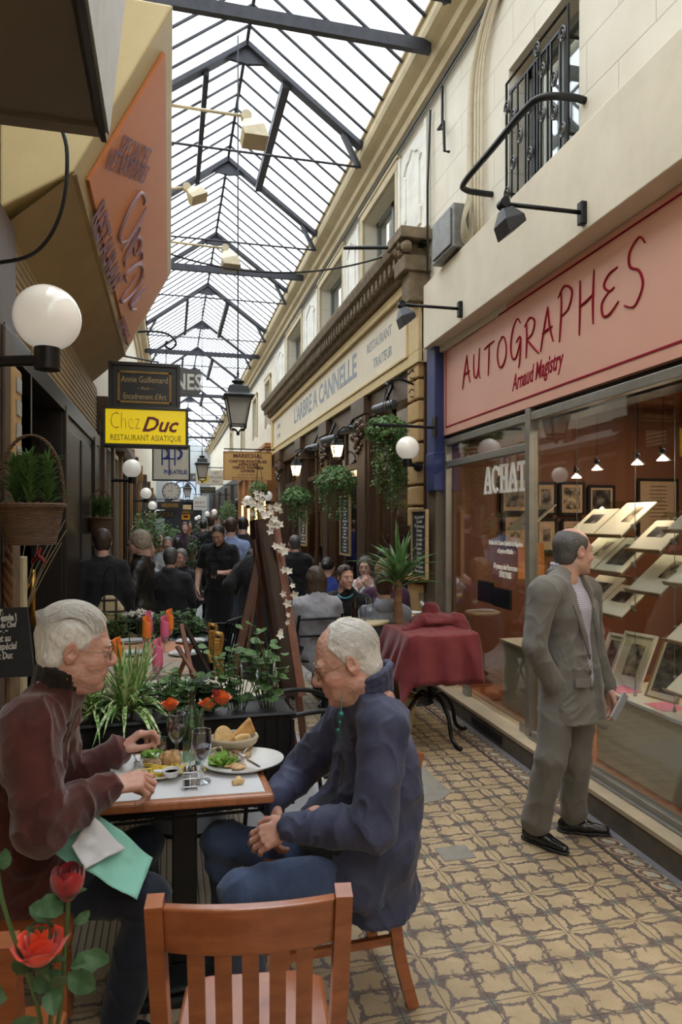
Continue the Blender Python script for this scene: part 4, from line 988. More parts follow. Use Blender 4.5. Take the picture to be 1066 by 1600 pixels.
# low voltage spots
tr=thing('lamp_track',ROT@Vector((2.75,3.5,2.84)),'thin ceiling rail carrying the little halogen spots in the shop','rail')
m=MB(); m.M=ROT; m.box((2.86,1.5,2.78),(2.89,5.2,2.80)); m.build('rail',BLACK,tr,world=True); 
m=MB(); m.M=ROT
for y in (1.6,3.2,5.1): m.tube([(2.875,y,2.80),(2.875,y,2.86)],.006,6)
m.build('support',BLACK,tr,world=True)
SH=glow('halogen_reflector',(1.0,.78,.55),9)
for k,(u,v,X) in enumerate(((901,740,2.875),(933,727,2.875),(996,718,2.875),(1036,711,2.875),(751,756,3.0))):
    y=yS(u,X); q=(u-533)/FP; s,c=math.sin(math.atan(.2193)),math.cos(math.atan(.2193)); z=HC+(813-v)/FP*X/(s+q*c)
    pos=ROT@Vector((X,y,z)); rt=thing('halogen_spot',pos,('small lit spot hanging over the prints, furthest in','small lit spot hanging second along the rail','small lit spot hanging third along the rail','small lit spot hanging nearest the right frame edge','small spot seen through the door beside the white lettering')[k],'lamp')
    m=MB(); m.lathe([(.004,.0),(.018,-.012),(.034,-.03),(.036,-.034)],16,(0,0,0)); m.build('reflector',SH,rt,smooth=True)
    m=MB(); m.ball((-.0,0,.02),.022,12,8); m.tube([(0,0,.02),(-.02,.0,.045),(0,0,.06)],.008,8); m.build('holder',BLACK,rt,smooth=True)
    m=MB(); m.tube([(0,0,.06),(0,0,(2.78 if k<4 else 2.85)-z)],.0025,5); m.build('wire',BLACK,rt)
    if k<4:
        l=bpy.data.lights.new('halogen','SPOT'); l.energy=6; l.color=(1,.8,.58); l.spot_size=1.7; l.spot_blend=.6; l.shadow_soft_size=.03; lo=bpy.data.objects.new('halogen',l); COL.objects.link(lo); lo.location=pos+Vector((0,0,-.05)); lo.rotation_euler=(0,math.radians(8),0)
for y in (4.6,2.4,.4):   # room lights further inside
    l=bpy.data.lights.new('shop_light','AREA'); l.energy=16; l.color=(1,.80,.6); l.size=.5; lo=bpy.data.objects.new('shop_light',l); COL.objects.link(lo); lo.location=ROT@Vector((3.9,y,2.82))
# blue pilaster, beige rusticated pilaster
m=MB(); ya_,yb_=6.13,6.36; m.box((2.45,6.09,1.98),(2.66,6.30,3.42)); m.box((2.435,6.08,1.98),(2.66,6.29,2.35)); o=struct(m,'trim_blue_pilaster',mat('blue_paint',hx(46,58,108),.45,var=.1),bevel=.01)
m=MB(); m.box((2.47,6.11,.1),(2.6,6.36,2.0)); struct(m,'trim_pilaster',mat('grey_brown_paint',hx(110,98,82),.6),bevel=.01)
BEI=mat('beige_block',hx(196,160,108),.6,var=.12,nscale=6)
m=MB(); m.box((2.48,6.42,.12),(2.75,6.80,3.3)); struct(m,'trim_pilaster',DKWOOD)
m=MB()
for k in range(8): 
    z=1.64+k*.215
    m.box((2.42,6.46,z),(2.5,6.78,z+.19))
struct(m,'trim_pilaster_blocks',BEI,bevel=.012)
m=MB(); m.box((2.42,6.46,.35),(2.5,6.78,1.05)); m.box((2.38,6.40,.12),(2.6,6.82,.33)); m.box((2.38,6.40,1.08),(2.6,6.82,1.14)); struct(m,'trim_pilaster_blocks',BEI,bevel=.012)
# spotlights on arms over the right-hand signs
def arm_spot(base,d,L,label,col=BLACK,hc=BLACK,drop=.0,hs=1.,face=None):
    rt=thing('sign_spotlight',base,label,'spotlight'); d=Vector(d).normalized(); B=Vector((0,0,0)); E_=d*L+Vector((0,0,drop))
    m=MB(); s_=Vector((d.y,-d.x,0)); m.bar(B-Vector((0,0,.07)),B+Vector((0,0,.06)),.05,.06,up=d); m.build('wall_bracket',col,rt,bevel=.006)
    m=MB(); m.tube([B,E_],.013,8); m.build('arm',col,rt,smooth=True)
    m=MB(); m.lathe([(.028*hs,-.03),(.028*hs,.03)],12,E_,axis=s_); m.build('joint',col,rt,auto=40)
    f=Vector(face) if face else (-d*.35+Vector((0,0,-1)))
    f.normalize(); x,y,_=basis(f,s_); H=E_+f*.03*hs
    M=Matrix(((s_.x,(f.cross(s_)).x,f.x,H.x),(s_.y,(f.cross(s_)).y,f.y,H.y),(s_.z,(f.cross(s_)).z,f.z,H.z),(0,0,0,1)))
    m=MB(); a,b=.03*hs,.075*hs; vs=[(-a,-a,0),(a,-a,0),(a,a,0),(-a,a,0),(-b,-b*.8,.07*hs),(b,-b*.8,.07*hs),(b,b*.8,.07*hs),(-b,b*.8,.07*hs),(-b,-b*.8,.15*hs),(b,-b*.8,.15*hs),(b,b*.8,.11*hs),(-b,b*.8,.11*hs)]
    m.M=M; m.add(vs,[(3,2,1,0),(0,1,5,4),(1,2,6,5),(2,3,7,6),(3,0,4,7),(4,5,9,8),(5,6,10,9),(6,7,11,10),(7,4,8,11),(8,9,10,11)]); m.build('lamp_head',hc,rt,bevel=.004)
    return rt
HB=mat('spot_black',(.03,.03,.035),.35,.3)
arm_spot(ROT@Vector((2.295,3.64,3.48)),(-1,.02,0),.52,'black spotlight on a straight arm under the barred window','black',HB) if False else None
arm_spot(ROT@Vector((2.195,3.52,3.46)),(-1,.02,0),.50,'black spotlight on a straight arm under the barred window',BLACK,HB)
arm_spot(ROT@Vector((2.195,5.34,3.46)),(-1,.02,0),.52,'black spotlight on an arm at the far end of the salmon sign',BLACK,HB)
rt=thing('bracket_arm',(2.44,6.07,2.58),'black straight bar jutting from the blue pilaster across the ivy','bracket')
m=MB(); m.tube([(2.44,6.07,2.58),(1.82,6.07,2.59)],.014,8); m.build('bar',BLACK,rt,world=True); m=MB(); m.box((2.43,6.03,2.50),(2.455,6.11,2.68)); m.build('wall_plate',BLACK,rt,world=True)
# curved rail and grille of the upper window
rt=thing('safety_rail',(2.5,4.4,4.3),'black curved tube rail across the front of the barred window','rail')
m=MB(); m.tube(crv([(2.52,3.74,4.30),(2.40,3.74,4.31),(2.24,3.80,4.32),(2.20,3.95,4.32),(2.20,4.40,4.31),(2.20,4.86,4.30),(2.26,4.97,4.30),(2.38,4.99,4.30),(2.52,4.99,4.30)],5),.023,10); m.build('tube',BLACK,rt,world=True,smooth=True)
rt=thing('window_grille',(2.46,4.26,4.02),'black wrought iron grille with scrolls in the upper window','grille')
m=MB(); X=2.46; a,b,c,d=3.86,4.68,4.04,4.98
m.tube([(X,a,c),(X,a,d),(X,b,d),(X,b,c)],.011,6,closed=True)
ys=[a+.09,a+.20,a+.245,a+.33,a+.37,a+.41,a+.50,a+.54,a+.65,a+.74]
for y in ys: m.bar((X,y,c),(X,y,d-.10),.012,.012)
m.bar((X,a+.05,d-.10),(X,b-.05,d-.10),.014,.02); m.bar((X,a,c+.02),(X,b,c+.02),.014,.02)
for y in (a,b): 
    for z in (c+.12,d-.2): m.bar((X,y,z),(2.56,y,z),.014,.014)
m.build('bars',BLACK,rt,world=True)
m=MB()
def scroll(cy,cz,r,fl=1): return [(X-.012,cy+fl*r*(1-k/26)*math.cos(k*.55),cz+r*1.35*(1-k/26)*math.sin(k*.55)) for k in range(24)]
for y,z in ((a+.045,c+.16),(a+.045,c+.78),(a+.145,c+.33),(a+.145,c+.55),(a+.29,c+.40),(a+.29,c+.70),(a+.455,c+.22),(a+.455,c+.55),(a+.595,c+.42),(a+.695,c+.28),(a+.695,c+.62),(b-.03,c+.1),(b-.03,c+.74),(a+.36,d-.05)):
    m=MB(); m.tube(scroll(y,z,.043),.0075,6); m.build('scroll',mat('highlit_iron',(.10,.10,.10),.35,.6,bump=0),rt,world=True)  # scrolls paler than the bars: the metal's highlights are put into their colour
# service pipes, cables and boxes
PC=mat('cream_pipe',hx(206,194,168),.6)
for k,(y,r) in enumerate(((5.32,.030),(5.22,.013),(5.16,.013),(5.10,.013))):
    m=MB(); pts=[(2.46,y,4.0),(2.46,y,4.9),(2.46,y-.02,5.3),(2.46,y-.12,5.55),(2.46,y-.35,5.76),(2.45,y-.8,5.83),(2.45,2.4,5.83)]
    m.tube(crv(pts,4),r,8); o=m.build('service_pipe',PC,smooth=True); tag(o,'cream painted pipe curving up beside the barred window',"pipe",'cream pipes beside the barred window') if k>0 else tag(o,'thickest cream painted pipe curving up beside the barred window','pipe')
rt=thing('junction_box',(2.40,5.55,3.99),'weathered grey electrical box with loose cables beside the barred window','box'); GB=mat('galvanised',hx(128,128,124),.5,.4,var=.25,nscale=14)
m=MB(); m.box((2.30,5.30,3.99),(2.48,5.78,4.36)); m.build('case',GB,rt,world=True,bevel=.01)
m=MB(); m.box((2.285,5.34,4.02),(2.30,5.74,4.33)); m.build('cover',GB,rt,world=True,bevel=.006)
m=MB()
for k in range(5):
    y=5.28-k*.02; m.tube(crv([(2.42,y,4.42-k*.02),(2.36,y-.02,4.2),(2.36,y-.01,4.05+k*.02),(2.42,y+.0,4.02),(2.44,y+.01,4.25)],5),.006,5)
m.build('loose_cable',mat('cable_cream',hx(190,178,150),.6),rt,world=True)
m=MB(); m.tube([(2.47,6.25,5.7),(2.44,6.25,4.95),(2.44,6.25,4.1)],.012,6); m.tube([(2.47,5.95,5.75),(2.47,5.95,5.35),(2.42,5.93,5.33),(2.42,5.80,5.33),(2.42,5.78,5.05),(2.47,5.78,5.05)],.014,6); o=m.build('iron_stay',BLACK); tag(o,'thin black iron stays on the wall above the grey box','stay')
CB=mat('overhead_cable_black',(.02,.02,.02),.6,bump=0)
def catenary(a,b,s,r,label,n=24):
    a=Vector(a);b=Vector(b); m=MB(); m.tube([a.lerp(b,k/n)-Vector((0,0,s*4*(k/n)*(1-k/n))) for k in range(n+1)],r,5); o=m.build('overhead_cable',CB,smooth=True); tag(o,label,'cable')
catenary((2.45,6.9,4.60),(.0,7.0,4.35),.22,.010,'black cable sagging across the passage below the roof')
m=MB(); m.tube([(2.45,6.55,4.48),(1.75,6.85,4.52)],.02,8); m.box((2.4,6.3,4.42),(2.46,6.9,4.50)); o=m.build('cable_bracket',BLACK); tag(o,'black arm carrying the sagging cable above the dentil cornice','bracket')
# ---------------------------------------------------------------- right: the restaurant front
m=MB(); m.box((2.44,6.40,3.28),(2.62,16.6,4.20)); struct(m,'trim_restaurant_fascia',mat('ivory_fascia',hx(228,216,192),.6,var=.06,nscale=2))
m=MB()
for z0,z1 in((3.28,3.40),(4.10,4.20)): m.box((2.40,6.40,z0),(2.46,16.6,z1))
for y0,y1 in((6.40,6.72),(16.4,16.6)): m.box((2.40,y0,3.40),(2.46,y1,4.10))
m.box((2.385,6.7,3.39),(2.42,16.42,3.42)); m.box((2.385,6.7,4.08),(2.42,16.42,4.11)); m.box((2.385,6.70,3.4),(2.42,6.74,4.1)); struct(m,'trim_fascia_moulding',mat('honey_moulding',hx(214,190,138),.6,var=.1),bevel=.006)
STN=mat('weathered_cornice',hx(120,104,82),.85,var=.35,nscale=9,bump=.5,bscale=50)
m=MB(); m.prism([(2.5,4.20),(2.36,4.22),(2.34,4.27),(2.34,4.34),(2.20,4.42),(2.18,4.50),(2.18,4.53),(2.5,4.60)],6.42,16.8,'xz'); dn=struct(m,'trim_dentil_cornice',STN)
m=MB(); y=6.5
while y<16.7: 
    m.box((2.24,y,4.29),(2.36,y+.075,4.385)); m.lathe([(.0,-.038),(.03,-.03),(.034,0),(.03,.03),(0,.038)],8,(2.265,y+.037,4.29),axis=(0,1,0)); y+=.155
m.build('dentils',STN,dn,kind='structure')
m=MB(); m.box((2.22,6.30,4.15),(2.5,6.62,4.30)); m.box((2.17,6.26,4.45),(2.5,6.70,4.56)); m.box((2.28,6.34,3.86),(2.5,6.56,4.15))
for k in range(6): m.ball((2.24+.02*(k%2),6.30+.06*k,4.37+.03*(k%3)),.06,8,6)
o=struct(m,'trim_carved_bracket',STN,bevel=.01)
LG=mat('grey_blue_letters',hx(150,156,162),.6,bump=0)
o=thing('restaurant_lettering',(2.43,11,3.7),'grey capitals painted along the ivory restaurant fascia','lettering')
m=MB(); yb_,ya_=yX(556,2.43),yX(459,2.43); tx="L'ARBRE A CANNELLE"; text_mesh(tx,.44,frame((2.438,(ya_+yb_)/2,3.78),(0,-1,0),(0,0,1)),m,fit=(ya_-yb_),off=.010); m.build('restaurant_name',LG,o,world=True)
m=MB(); text_mesh('RESTAURANT',.17,frame((2.438,(yX(575,2.43)+yX(608,2.43))/2,3.86),(0,-1,0),(0,0,1)),m,xs=.95); m.build('small_capitals',LG,o,world=True)
m=MB(); text_mesh('TRAITEUR',.17,frame((2.438,(yX(582,2.43)+yX(612,2.43))/2,3.62),(0,-1,0),(0,0,1)),m,xs=.95); m.build('small_capitals',LG,o,world=True)
m=MB(); text_mesh('SALON',.15,frame((2.438,15.6,3.86),(0,-1,0),(0,0,1)),m,xs=.9); m.build('small_capitals',LG,o,world=True)
m=MB(); text_mesh('DE THE',.15,frame((2.438,15.6,3.64),(0,-1,0),(0,0,1)),m,xs=.9); m.build('small_capitals',LG,o,world=True)

# lower front: posts, dark glass, interior
for k,(y,w) in enumerate(((8.35,.55),(10.5,.5),(12.7,.5),(15.2,.6))):
    m=MB(); m.box((2.46,y,.12),(2.75,y+w,3.28)); m.box((2.42,y-.03,.12),(2.78,y+w+.03,.9)); m.box((2.40,y-.04,2.85),(2.78,y+w+.04,3.05)); m.box((2.43,y+.08,1.0),(2.47,y+w-.08,2.75)); m.box((2.38,y-.05,3.05),(2.78,y+w+.05,3.28))
    struct(m,'trim_shopfront_post_%d'%(k+1),DKWOOD,bevel=.01)
    m=MB(); rr=random.Random(k)
    for j in range(30): m.ball((2.41,y+rr.uniform(.03,w-.03),rr.uniform(2.6,3.0)),rr.uniform(.02,.05),7,5)
    struct(m,'trim_carving_%d'%(k+1),DKWOOD)
m=MB(); m.box((2.46,6.8,3.0),(2.8,16.6,3.3)); m.box((2.52,6.8,.12),(2.60,16.6,.75)); m.box((2.50,6.8,.75),(2.64,16.6,.82)); 
for y in (6.85,7.6,8.2,9.1,9.8,11.2,11.9,13.4,14.2,14.9): m.box((2.53,y,.8),(2.59,y+.06,3.0))
m.box((2.52,6.8,2.42),(2.6,16.6,2.5)); struct(m,'trim_shopfront',DKWOOD,bevel=.006)
m=MB(); m.box((2.555,6.85,.8),(2.562,16.5,3.0)); o=struct(m,'window_30',glassy('dark_glass',(.7,.68,.64),.10))
m=MB(); m.box((4.3,6.3,0),(4.4,24,3.3)); m.box((2.6,6.3,0),(4.4,6.42,3.3)); m.box((2.6,16.6,0),(4.4,16.7,3.3)); struct(m,'wall_restaurant_inside',wood('inner_panel',(.05,.024,.012),(.12,.055,.028),.5,(4,4,.6)))
m=MB(); m.box((2.6,6.3,3.28),(4.4,16.6,3.34)); struct(m,'ceiling',mat('red_brown_ceiling',(.10,.04,.025),.6))
WARM=glow('warm_lamp',(1,.62,.28),7)
for k,(y,z,x) in enumerate(((7.4,1.75,3.3),(8.9,2.3,3.6),(11.4,1.7,3.3),(13.6,2.1,3.5))):
    m=MB(); m.ball((x,y,z),.045,12,8); rt=m.build('table_lamp_globe' if 0 else 'wall_lamp',WARM,smooth=True); tag(rt,('small warm lamp glowing inside the restaurant by the near chalkboard','small warm lamp glowing inside behind the second wooden post','small warm lamp glowing inside behind the tall chalkboard','small warm lamp glowing inside at the far end')[k],'lamp')
    l=bpy.data.lights.new('warm','POINT'); l.energy=5; l.color=(1,.6,.3); l.shadow_soft_size=.05; lo=bpy.data.objects.new('warm',l); COL.objects.link(lo); lo.location=(x,y-.09,z)
# roll of heaters above the terrace
for k,(y,z) in enumerate(((7.35,2.98),(8.9,2.93),(10.1,2.93),(11.3,2.93))):
    rt=thing('terrace_heater',(2.35,y,z),('nearest','second','third','farthest')[k]+' grey tube heater slung under the restaurant fascia','heater')
    m=MB(); m.lathe([(.0,-.17),(.05,-.16),(.055,0),(.05,.16),(0,.17)],14,(0,0,0),axis=(.5,-1,.1)); m.build('tube',mat('heater_grey',hx(120,122,124),.35,.5),rt,auto=40)
    m=MB(); m.bar((0,0,.03),(.12,.05,.28),.03,.03); m.build('bracket',BLACK,rt)
# ---------------------------------------------------------------- left: fascias, sign boards, doorway
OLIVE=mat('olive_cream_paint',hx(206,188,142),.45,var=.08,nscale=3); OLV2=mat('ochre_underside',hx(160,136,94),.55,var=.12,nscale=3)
Bx,Bz,Tx,Tz=-.46,3.43,.02,4.34
def canted(y0,y1,bx,bz,tx,tz,th,nm,mt,**k):
    m=MB(); m.slab((bx,y0,bz),(bx,y1,bz),(tx,y1,tz),(tx,y0,tz),-th); m.slab((bx,y0,bz),(bx,y1,bz),(tx,y1,tz),(tx,y0,tz),th) if 0 else None
    return m
rt=thing('canted_fascia',(-.6,5.4,3.4),'cream fascia box leaning out over the passage behind the orange sign','fascia')
nrm=Vector((Tz-Bz,0,-(Tx-Bx))).normalized()
m=MB(); m.prism([(Bx,Bz),(Tx,Tz),(-.795,Tz),(-.795,3.21)],3.6,7.5,'xz'); m.build('box',OLIVE,rt,world=True,bevel=.012)
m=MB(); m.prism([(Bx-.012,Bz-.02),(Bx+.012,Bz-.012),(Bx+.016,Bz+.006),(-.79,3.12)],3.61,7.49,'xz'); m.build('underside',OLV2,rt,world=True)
m=MB(); d_=Vector((Tx-Bx,0,Tz-Bz)).normalized()
for s_ in (.0,): 
    p=Vector((Bx,0,Bz))+nrm*.01; q=Vector((Tx,0,Tz))+nrm*.01
m.build('edge',OLIVE,rt) if 0 else None
rt=thing('restaurant_sign',(-.4,5.4,3.6),'orange lozenge-looking restaurant sign with purple lettering on the leaning cream fascia','sign')
def onF(y,h,o=.02): p=Vector((Bx,y,Bz))+d_*h+nrm*o; return p
ORG=mat('orange_sign_paint',hx(214,132,78),.45,var=.05,nscale=2,bump=.03)
H_=(Vector((Tx,0,Tz))-Vector((Bx,0,Bz))).length
m=MB(); a,b=3.80,7.28; m.slab(onF(a,.07,.022),onF(b,.07,.022),onF(b,H_-.13,.022),onF(a,H_-.13,.022),.02); bo=m.build('board',ORG,rt,world=True)
PUR=mat('mauve_lettering',hx(140,104,128),.5,bump=0); PUR2=mat('lilac_lettering',hx(176,146,160),.5,bump=0)
def FM(y,h): o=onF(y,h,.028); return Matrix(((0,d_.x,nrm.x,o.x),(1,d_.y,nrm.y,o.y),(0,d_.z,nrm.z,o.z),(0,0,0,1)))
def onFp(u,v):   # where a line of sight meets the leaning board
    d=P(u,v,1)-Vector((0,0,HC)); p0=Vector((Bx,0,Bz))+nrm*.028; k=(p0-Vector((0,0,HC))).dot(nrm)/d.dot(nrm); return Vector((0,0,HC))+d*k
def board_text(s_,a_,b_,hgt,nm,mt_,off=0):
    A=onFp(*a_);B=onFp(*b_); m=MB(); text_mesh(s_,hgt,frame((A+B)/2,B-A,nrm.cross(B-A)),m,fit=(B-A).length,off=off); m.build(nm,mt_,rt,world=True)
board_text('SPECIALITES',(188,229),(232,250),.17,'lettering',PUR); board_text('VIETNAMIENNES',(168,249),(229,276),.17,'lettering',PUR)
board_text('RESTAURANT',(151,330),(182,452),.22,'lettering',PUR,.004); board_text('ASIATIQUE',(188,500),(199,532),.16,'lettering',PUR)
m=MB()
for st in ([(487,190),(497,150),(480,108),(450,110),(390,200),(330,340),(310,420),(330,460),(370,440)],[(508,205),(420,370),(330,520)],[(340,580),(400,450),(440,340),(452,360),(400,480),(350,590),(355,635)],[(415,480),(422,548),(455,490),(462,435),(440,425),(425,470)],[(450,560),(470,520),(468,585),(400,640),(350,690),(365,745)],[(360,690),(450,620),(478,665),(430,790),(345,885),(322,870),(380,780),(440,690)],[(490,700),(420,830),(385,900),(400,905),(470,800),(495,770)],[(494,785),(450,860),(395,925),(410,945),(437,938)]):
    pts=crv([tuple(onFp(120+x/4.64,280+y/4.64)) for x,y in st],6); m.tube(pts,[.006+.010*math.sin(pi*k/(len(pts)-1)) for k in range(len(pts))],6)
m.build('script_lettering',PUR2,rt,world=True)
# nearer overhang: brown soffit with pale side
BRN=mat('grey_brown_soffit',hx(104,92,78),.7,var=.08,nscale=4,bump=.2); PALE=mat('pale_side',hx(206,206,200),.6,var=.08)
rt=thing('awning_housing',(-.5,1.2,3.0),'grey-brown awning housing overhead with a pale side board','awning')
m=MB(); m.box((-.95,-2,3.0),(-.24,2.36,3.10)); m.box((-.95,2.36,2.985),(-.225,2.42,3.10)); m.build('soffit',BRN,rt,world=True)
m=MB(); m.prism([(-.215,3.0),(-.195,2.985),(-.11,3.75),(-.16,3.75)],-2,2.40,'xz'); m.build('side_board',PALE,rt,world=True); 
m=MB(); m.prism([(-.237,3.0),(-.222,2.975),(-.205,2.975),(-.21,3.02)],-2,2.43,'xz'); m.build('dark_rail',DARK,rt,world=True)
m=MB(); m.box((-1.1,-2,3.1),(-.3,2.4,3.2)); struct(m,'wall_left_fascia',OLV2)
cb_=[P(u,v,2.6) for u,v in ((92,190),(104,230),(103,290),(92,340),(70,380),(40,402),(-15,412))]
m=MB(); m.tube(crv([tuple(p) for p in cb_],5),.0075,6); o=m.build('loose_cable',BLACK,smooth=True); tag(o,'black cable looping down from the awning housing to the near pillar','cable')
# roller shutter housing over the doorway, dark opening
SHU=mat('ribbed_shutter',hx(160,138,100),.5,var=.1)
rt=thing('roller_shutter',(-.8,5.2,3.0),'ochre ribbed roller shutter housing above the dark doorway','shutter')
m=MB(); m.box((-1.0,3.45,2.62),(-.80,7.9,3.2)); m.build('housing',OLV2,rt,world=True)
m=MB()
for k in range(11): m.lathe([(.0,0),(.028,0),(.028,4.4),(0,4.4)],8,(-.80,3.48,2.66+k*.048),axis=(0,1,0))
m.build('slats',SHU,rt,world=True,auto=60)
m=MB(); m.box((-.90,3.45,2.50),(-.74,7.9,2.62)); m.build('bottom_rail',DARK,rt,world=True)
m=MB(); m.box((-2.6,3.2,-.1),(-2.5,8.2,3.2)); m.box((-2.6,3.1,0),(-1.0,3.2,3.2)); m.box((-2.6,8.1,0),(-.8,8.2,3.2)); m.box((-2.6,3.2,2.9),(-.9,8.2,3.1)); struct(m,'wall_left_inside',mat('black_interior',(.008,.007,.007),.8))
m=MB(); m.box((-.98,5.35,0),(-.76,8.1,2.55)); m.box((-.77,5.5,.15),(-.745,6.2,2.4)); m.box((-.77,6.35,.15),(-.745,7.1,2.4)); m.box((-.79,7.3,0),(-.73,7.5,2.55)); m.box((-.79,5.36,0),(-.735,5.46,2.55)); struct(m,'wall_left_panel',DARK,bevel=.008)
WNR=wood('near_pillar_wood',(.05,.03,.022),(.12,.075,.055),.45,(5,5,.8))
m=MB(); m.box((-1.0,3.30,0),(-.745,3.72,3.15)); m.box((-.75,3.40,1.5),(-.73,3.62,2.6)); struct(m,'trim_near_pillar',WNR,bevel=.01)
m=MB(); m.box((-.745,3.52,1.95),(-.715,3.70,2.44)); struct(m,'trim_carved_block',BEI,bevel=.015)
m=MB(); 
for k in range(4): m.box((-.713,3.56,1.99+k*.11),(-.708,3.66,2.06+k*.11))
struct(m,'trim_carved_inset',mat('pale_inset',hx(176,176,168),.6))
STB=mat('rough_stone_brown',hx(110,86,62),.85,var=.35,nscale=12,bump=.8,bscale=25)
m=MB(); m.box((-.76,3.48,.3),(-.722,3.71,1.93)); struct(m,'trim_rough_stone',STB,bevel=.02)
# glass door leaf with brass handle
rt=thing('glass_door',(-.83,4.05,0),'open glass door leaf with cream edge and long brass handle behind the white-haired diner','door')
m=MB(); m.box((-.85,3.78,.05),(-.80,3.84,2.05)); m.box((-.85,4.02,.05),(-.77,4.13,1.50)); m.build('cream_stile',mat('cream_door',hx(206,190,150),.5),rt,world=True,bevel=.004)
m=MB(); m.box((-.835,3.84,.1),(-.825,4.04,1.9)); m.build('pane',glassy('door_glass',(.8,.8,.78),.12),rt,world=True)
BRASS=mat('brass',hx(186,140,60),.28,.9,var=.2,bump=0)
m=MB(); p0=P(51,895,4.62); m.tube([(p0.x,p0.y,p0.z-.36),(p0.x,p0.y,p0.z+.02)],.019,12); m.lathe([(.018,-.02),(.03,0),(.018,.02),(.01,.05)],12,(p0.x-.06,p0.y-.05,p0.z-.08),axis=(1,0,0)); m.tube([(p0.x-.1,p0.y,p0.z-.08),(p0.x,p0.y,p0.z-.08)],.008,8); m.tube([(p0.x-.1,p0.y,p0.z-.30),(p0.x,p0.y,p0.z-.30)],.008,8); m.build('handle',BRASS,rt,world=True,smooth=True)
# braided rope of twigs in the doorway
TW=mat('pale_twig',hx(170,150,120),.7)
rt=thing('twig_arrangement',P(20,1000,4.6),'tall dried twigs with a red bow standing in the doorway','twigs')
m=MB(); b0=P(22,1000,4.6)
for (u,v) in ((102,812),(104,828),(70,882),(84,835),(60,850),(40,845),(22,862),(96,848),(50,905),(30,880)):
    e=P(u,v,4.6); q=b0.lerp(e,.5)+Vector((.03*R.uniform(-1,1),.0,.03)); m.tube(crv([tuple(b0),tuple(q),tuple(e)],6),.0035,5)
m.build('twig',TW,rt,world=True); m=MB(); c=P(60,868,4.58)
for k in range(8): m.tube([c,c+Vector((R.uniform(-.05,.05),0,R.uniform(-.06,.06)))],.008,5)
m.build('bow',mat('red_raffia',hx(170,40,30),.6),rt,world=True)
m=MB(); c=[P(12,v,3.15) for v in range(800,960,8)]
for s_ in (0,1,2): m.tube([p+Vector((.012*math.cos(k*.9+s_*2.1),.012*math.sin(k*.9+s_*2.1),0)) for k,p in enumerate(c)],.013,6)
o=m.build('braided_rope',mat('braid_brown',hx(110,76,48),.8),smooth=True); tag(o,'thick brown braid hanging by the stone pillar under the near basket','braid')
# chalkboard with the dish of the day
CHB=mat('chalkboard_black',(.02,.021,.023),.75,var=.3,nscale=6,bump=.05); CHK=mat('white_chalk',hx(216,214,206),.8,bump=0)
Mc=fr_mat(P(16,1058,2.95),(.97,-.2,.03),(-.12,.12,.98)); rt=thing('menu_board',Mc.translation,'black chalkboard with the dish of the day behind the white-haired diner','chalkboard')
m=MB(); m.M=Mc; m.box((-.16,-.0,-.01),(.105,.30,.01)); m.build('slate',CHB,rt,world=True)
m=MB(); 
for s_,y,sz,sh in (('au café',.335,.034,.2),('selon son envie !',.305,.040,.1),('Suggestion du Chef',.268,.032,.3),('~ . ~ . ~ . ~',.240,.03,0),('Poulet au',.200,.042,.35),('Curry spécial',.158,.042,.35),('Chez Duc',.110,.040,.3)):
    text_mesh(s_,sz*1.05,Mc@Matrix.Translation((-.03,y*.83,.011))@Matrix.Rotation(.06,4,'Z'),m,xs=.62,shear=sh,off=.0008 if y<.3 else .002)
m.build('chalk_writing',CHK,rt,world=True)
m=MB(); m.M=Mc; m.prism([(-.10,.030),(-.065,.025),(-.045,.07),(-.055,.11),(-.07,.11),(-.08,.07)],.010,.013,'xy'); m.build('drawn_bottle',mat('red_chalk',hx(190,90,76),.8,bump=0),rt,world=True)
m=MB(); b=P(10,1100,3.02); m.lathe([(.0,.0),(.20,.0),(.22,.03),(.22,.06),(0,.06)],24,(b.x,b.y,.74)); m.lathe([(.03,0),(.03,.74)],10,(b.x,b.y,0)); o=m.build('round_pedestal',mat('cream_laminate',hx(200,192,176),.4),auto=40); tag(o,'cream round pedestal top under the chalkboard','table')
# ---- globe lamps
GLB=None
def globe_mat(name,em):
    t=NT(name); f,_=t.noise(3,4,.6,t.obj()); t.bsdf(t.mix(f,hx(226,220,206),hx(236,232,222)),.12,0,None,Subsurface_Weight=.4,Subsurface_Scale=.05,Emission_Color=(1,.96,.88,1),Emission_Strength=em,Coat_Weight=.6); return t.m
GLB=globe_mat('opal_glass',.10)
def globe_lamp(p,r,arm,label,group=None):
    rt=thing('globe_lamp',p,label,'lamp',group=group); m=MB(); m.ball((0,0,0),r,28,18); m.build('globe',GLB,rt,smooth=True)
    m=MB(); m.lathe([(0,-r*1.62),(r*.38,-r*1.6),(r*.38,-r*.93),(r*.30,-r*.9)],20,(0,0,0)); m.build('cup',BLACK,rt,auto=40)
    if arm:
        a=Vector(arm); m=MB(); m.tube([(0,0,-r*1.3),(a.x,a.y,-r*1.3)],r*.17,10); m.lathe([(r*.42,-.012),(r*.42,.03)],14,(a.x,a.y,-r*1.3),axis=(-a.x,-a.y,0)); m.build('bracket',BLACK,rt,auto=40)
    return rt
globe_lamp(P(74,497,2.62),.124,(-.27,.10),'large white globe lamp on a black bracket, upper left, nearest the viewer')
globe_lamp(onY(637,700,6.05),.110,(2.43-onY(637,700,6.05).x,.42),'white globe lamp on the beige pilaster beside the long ivy')
globe_lamp(onY(206,732,9.6),.125,(-.80-onY(206,732,9.6).x,0),'white globe lamp on the left side just under the yellow sign')
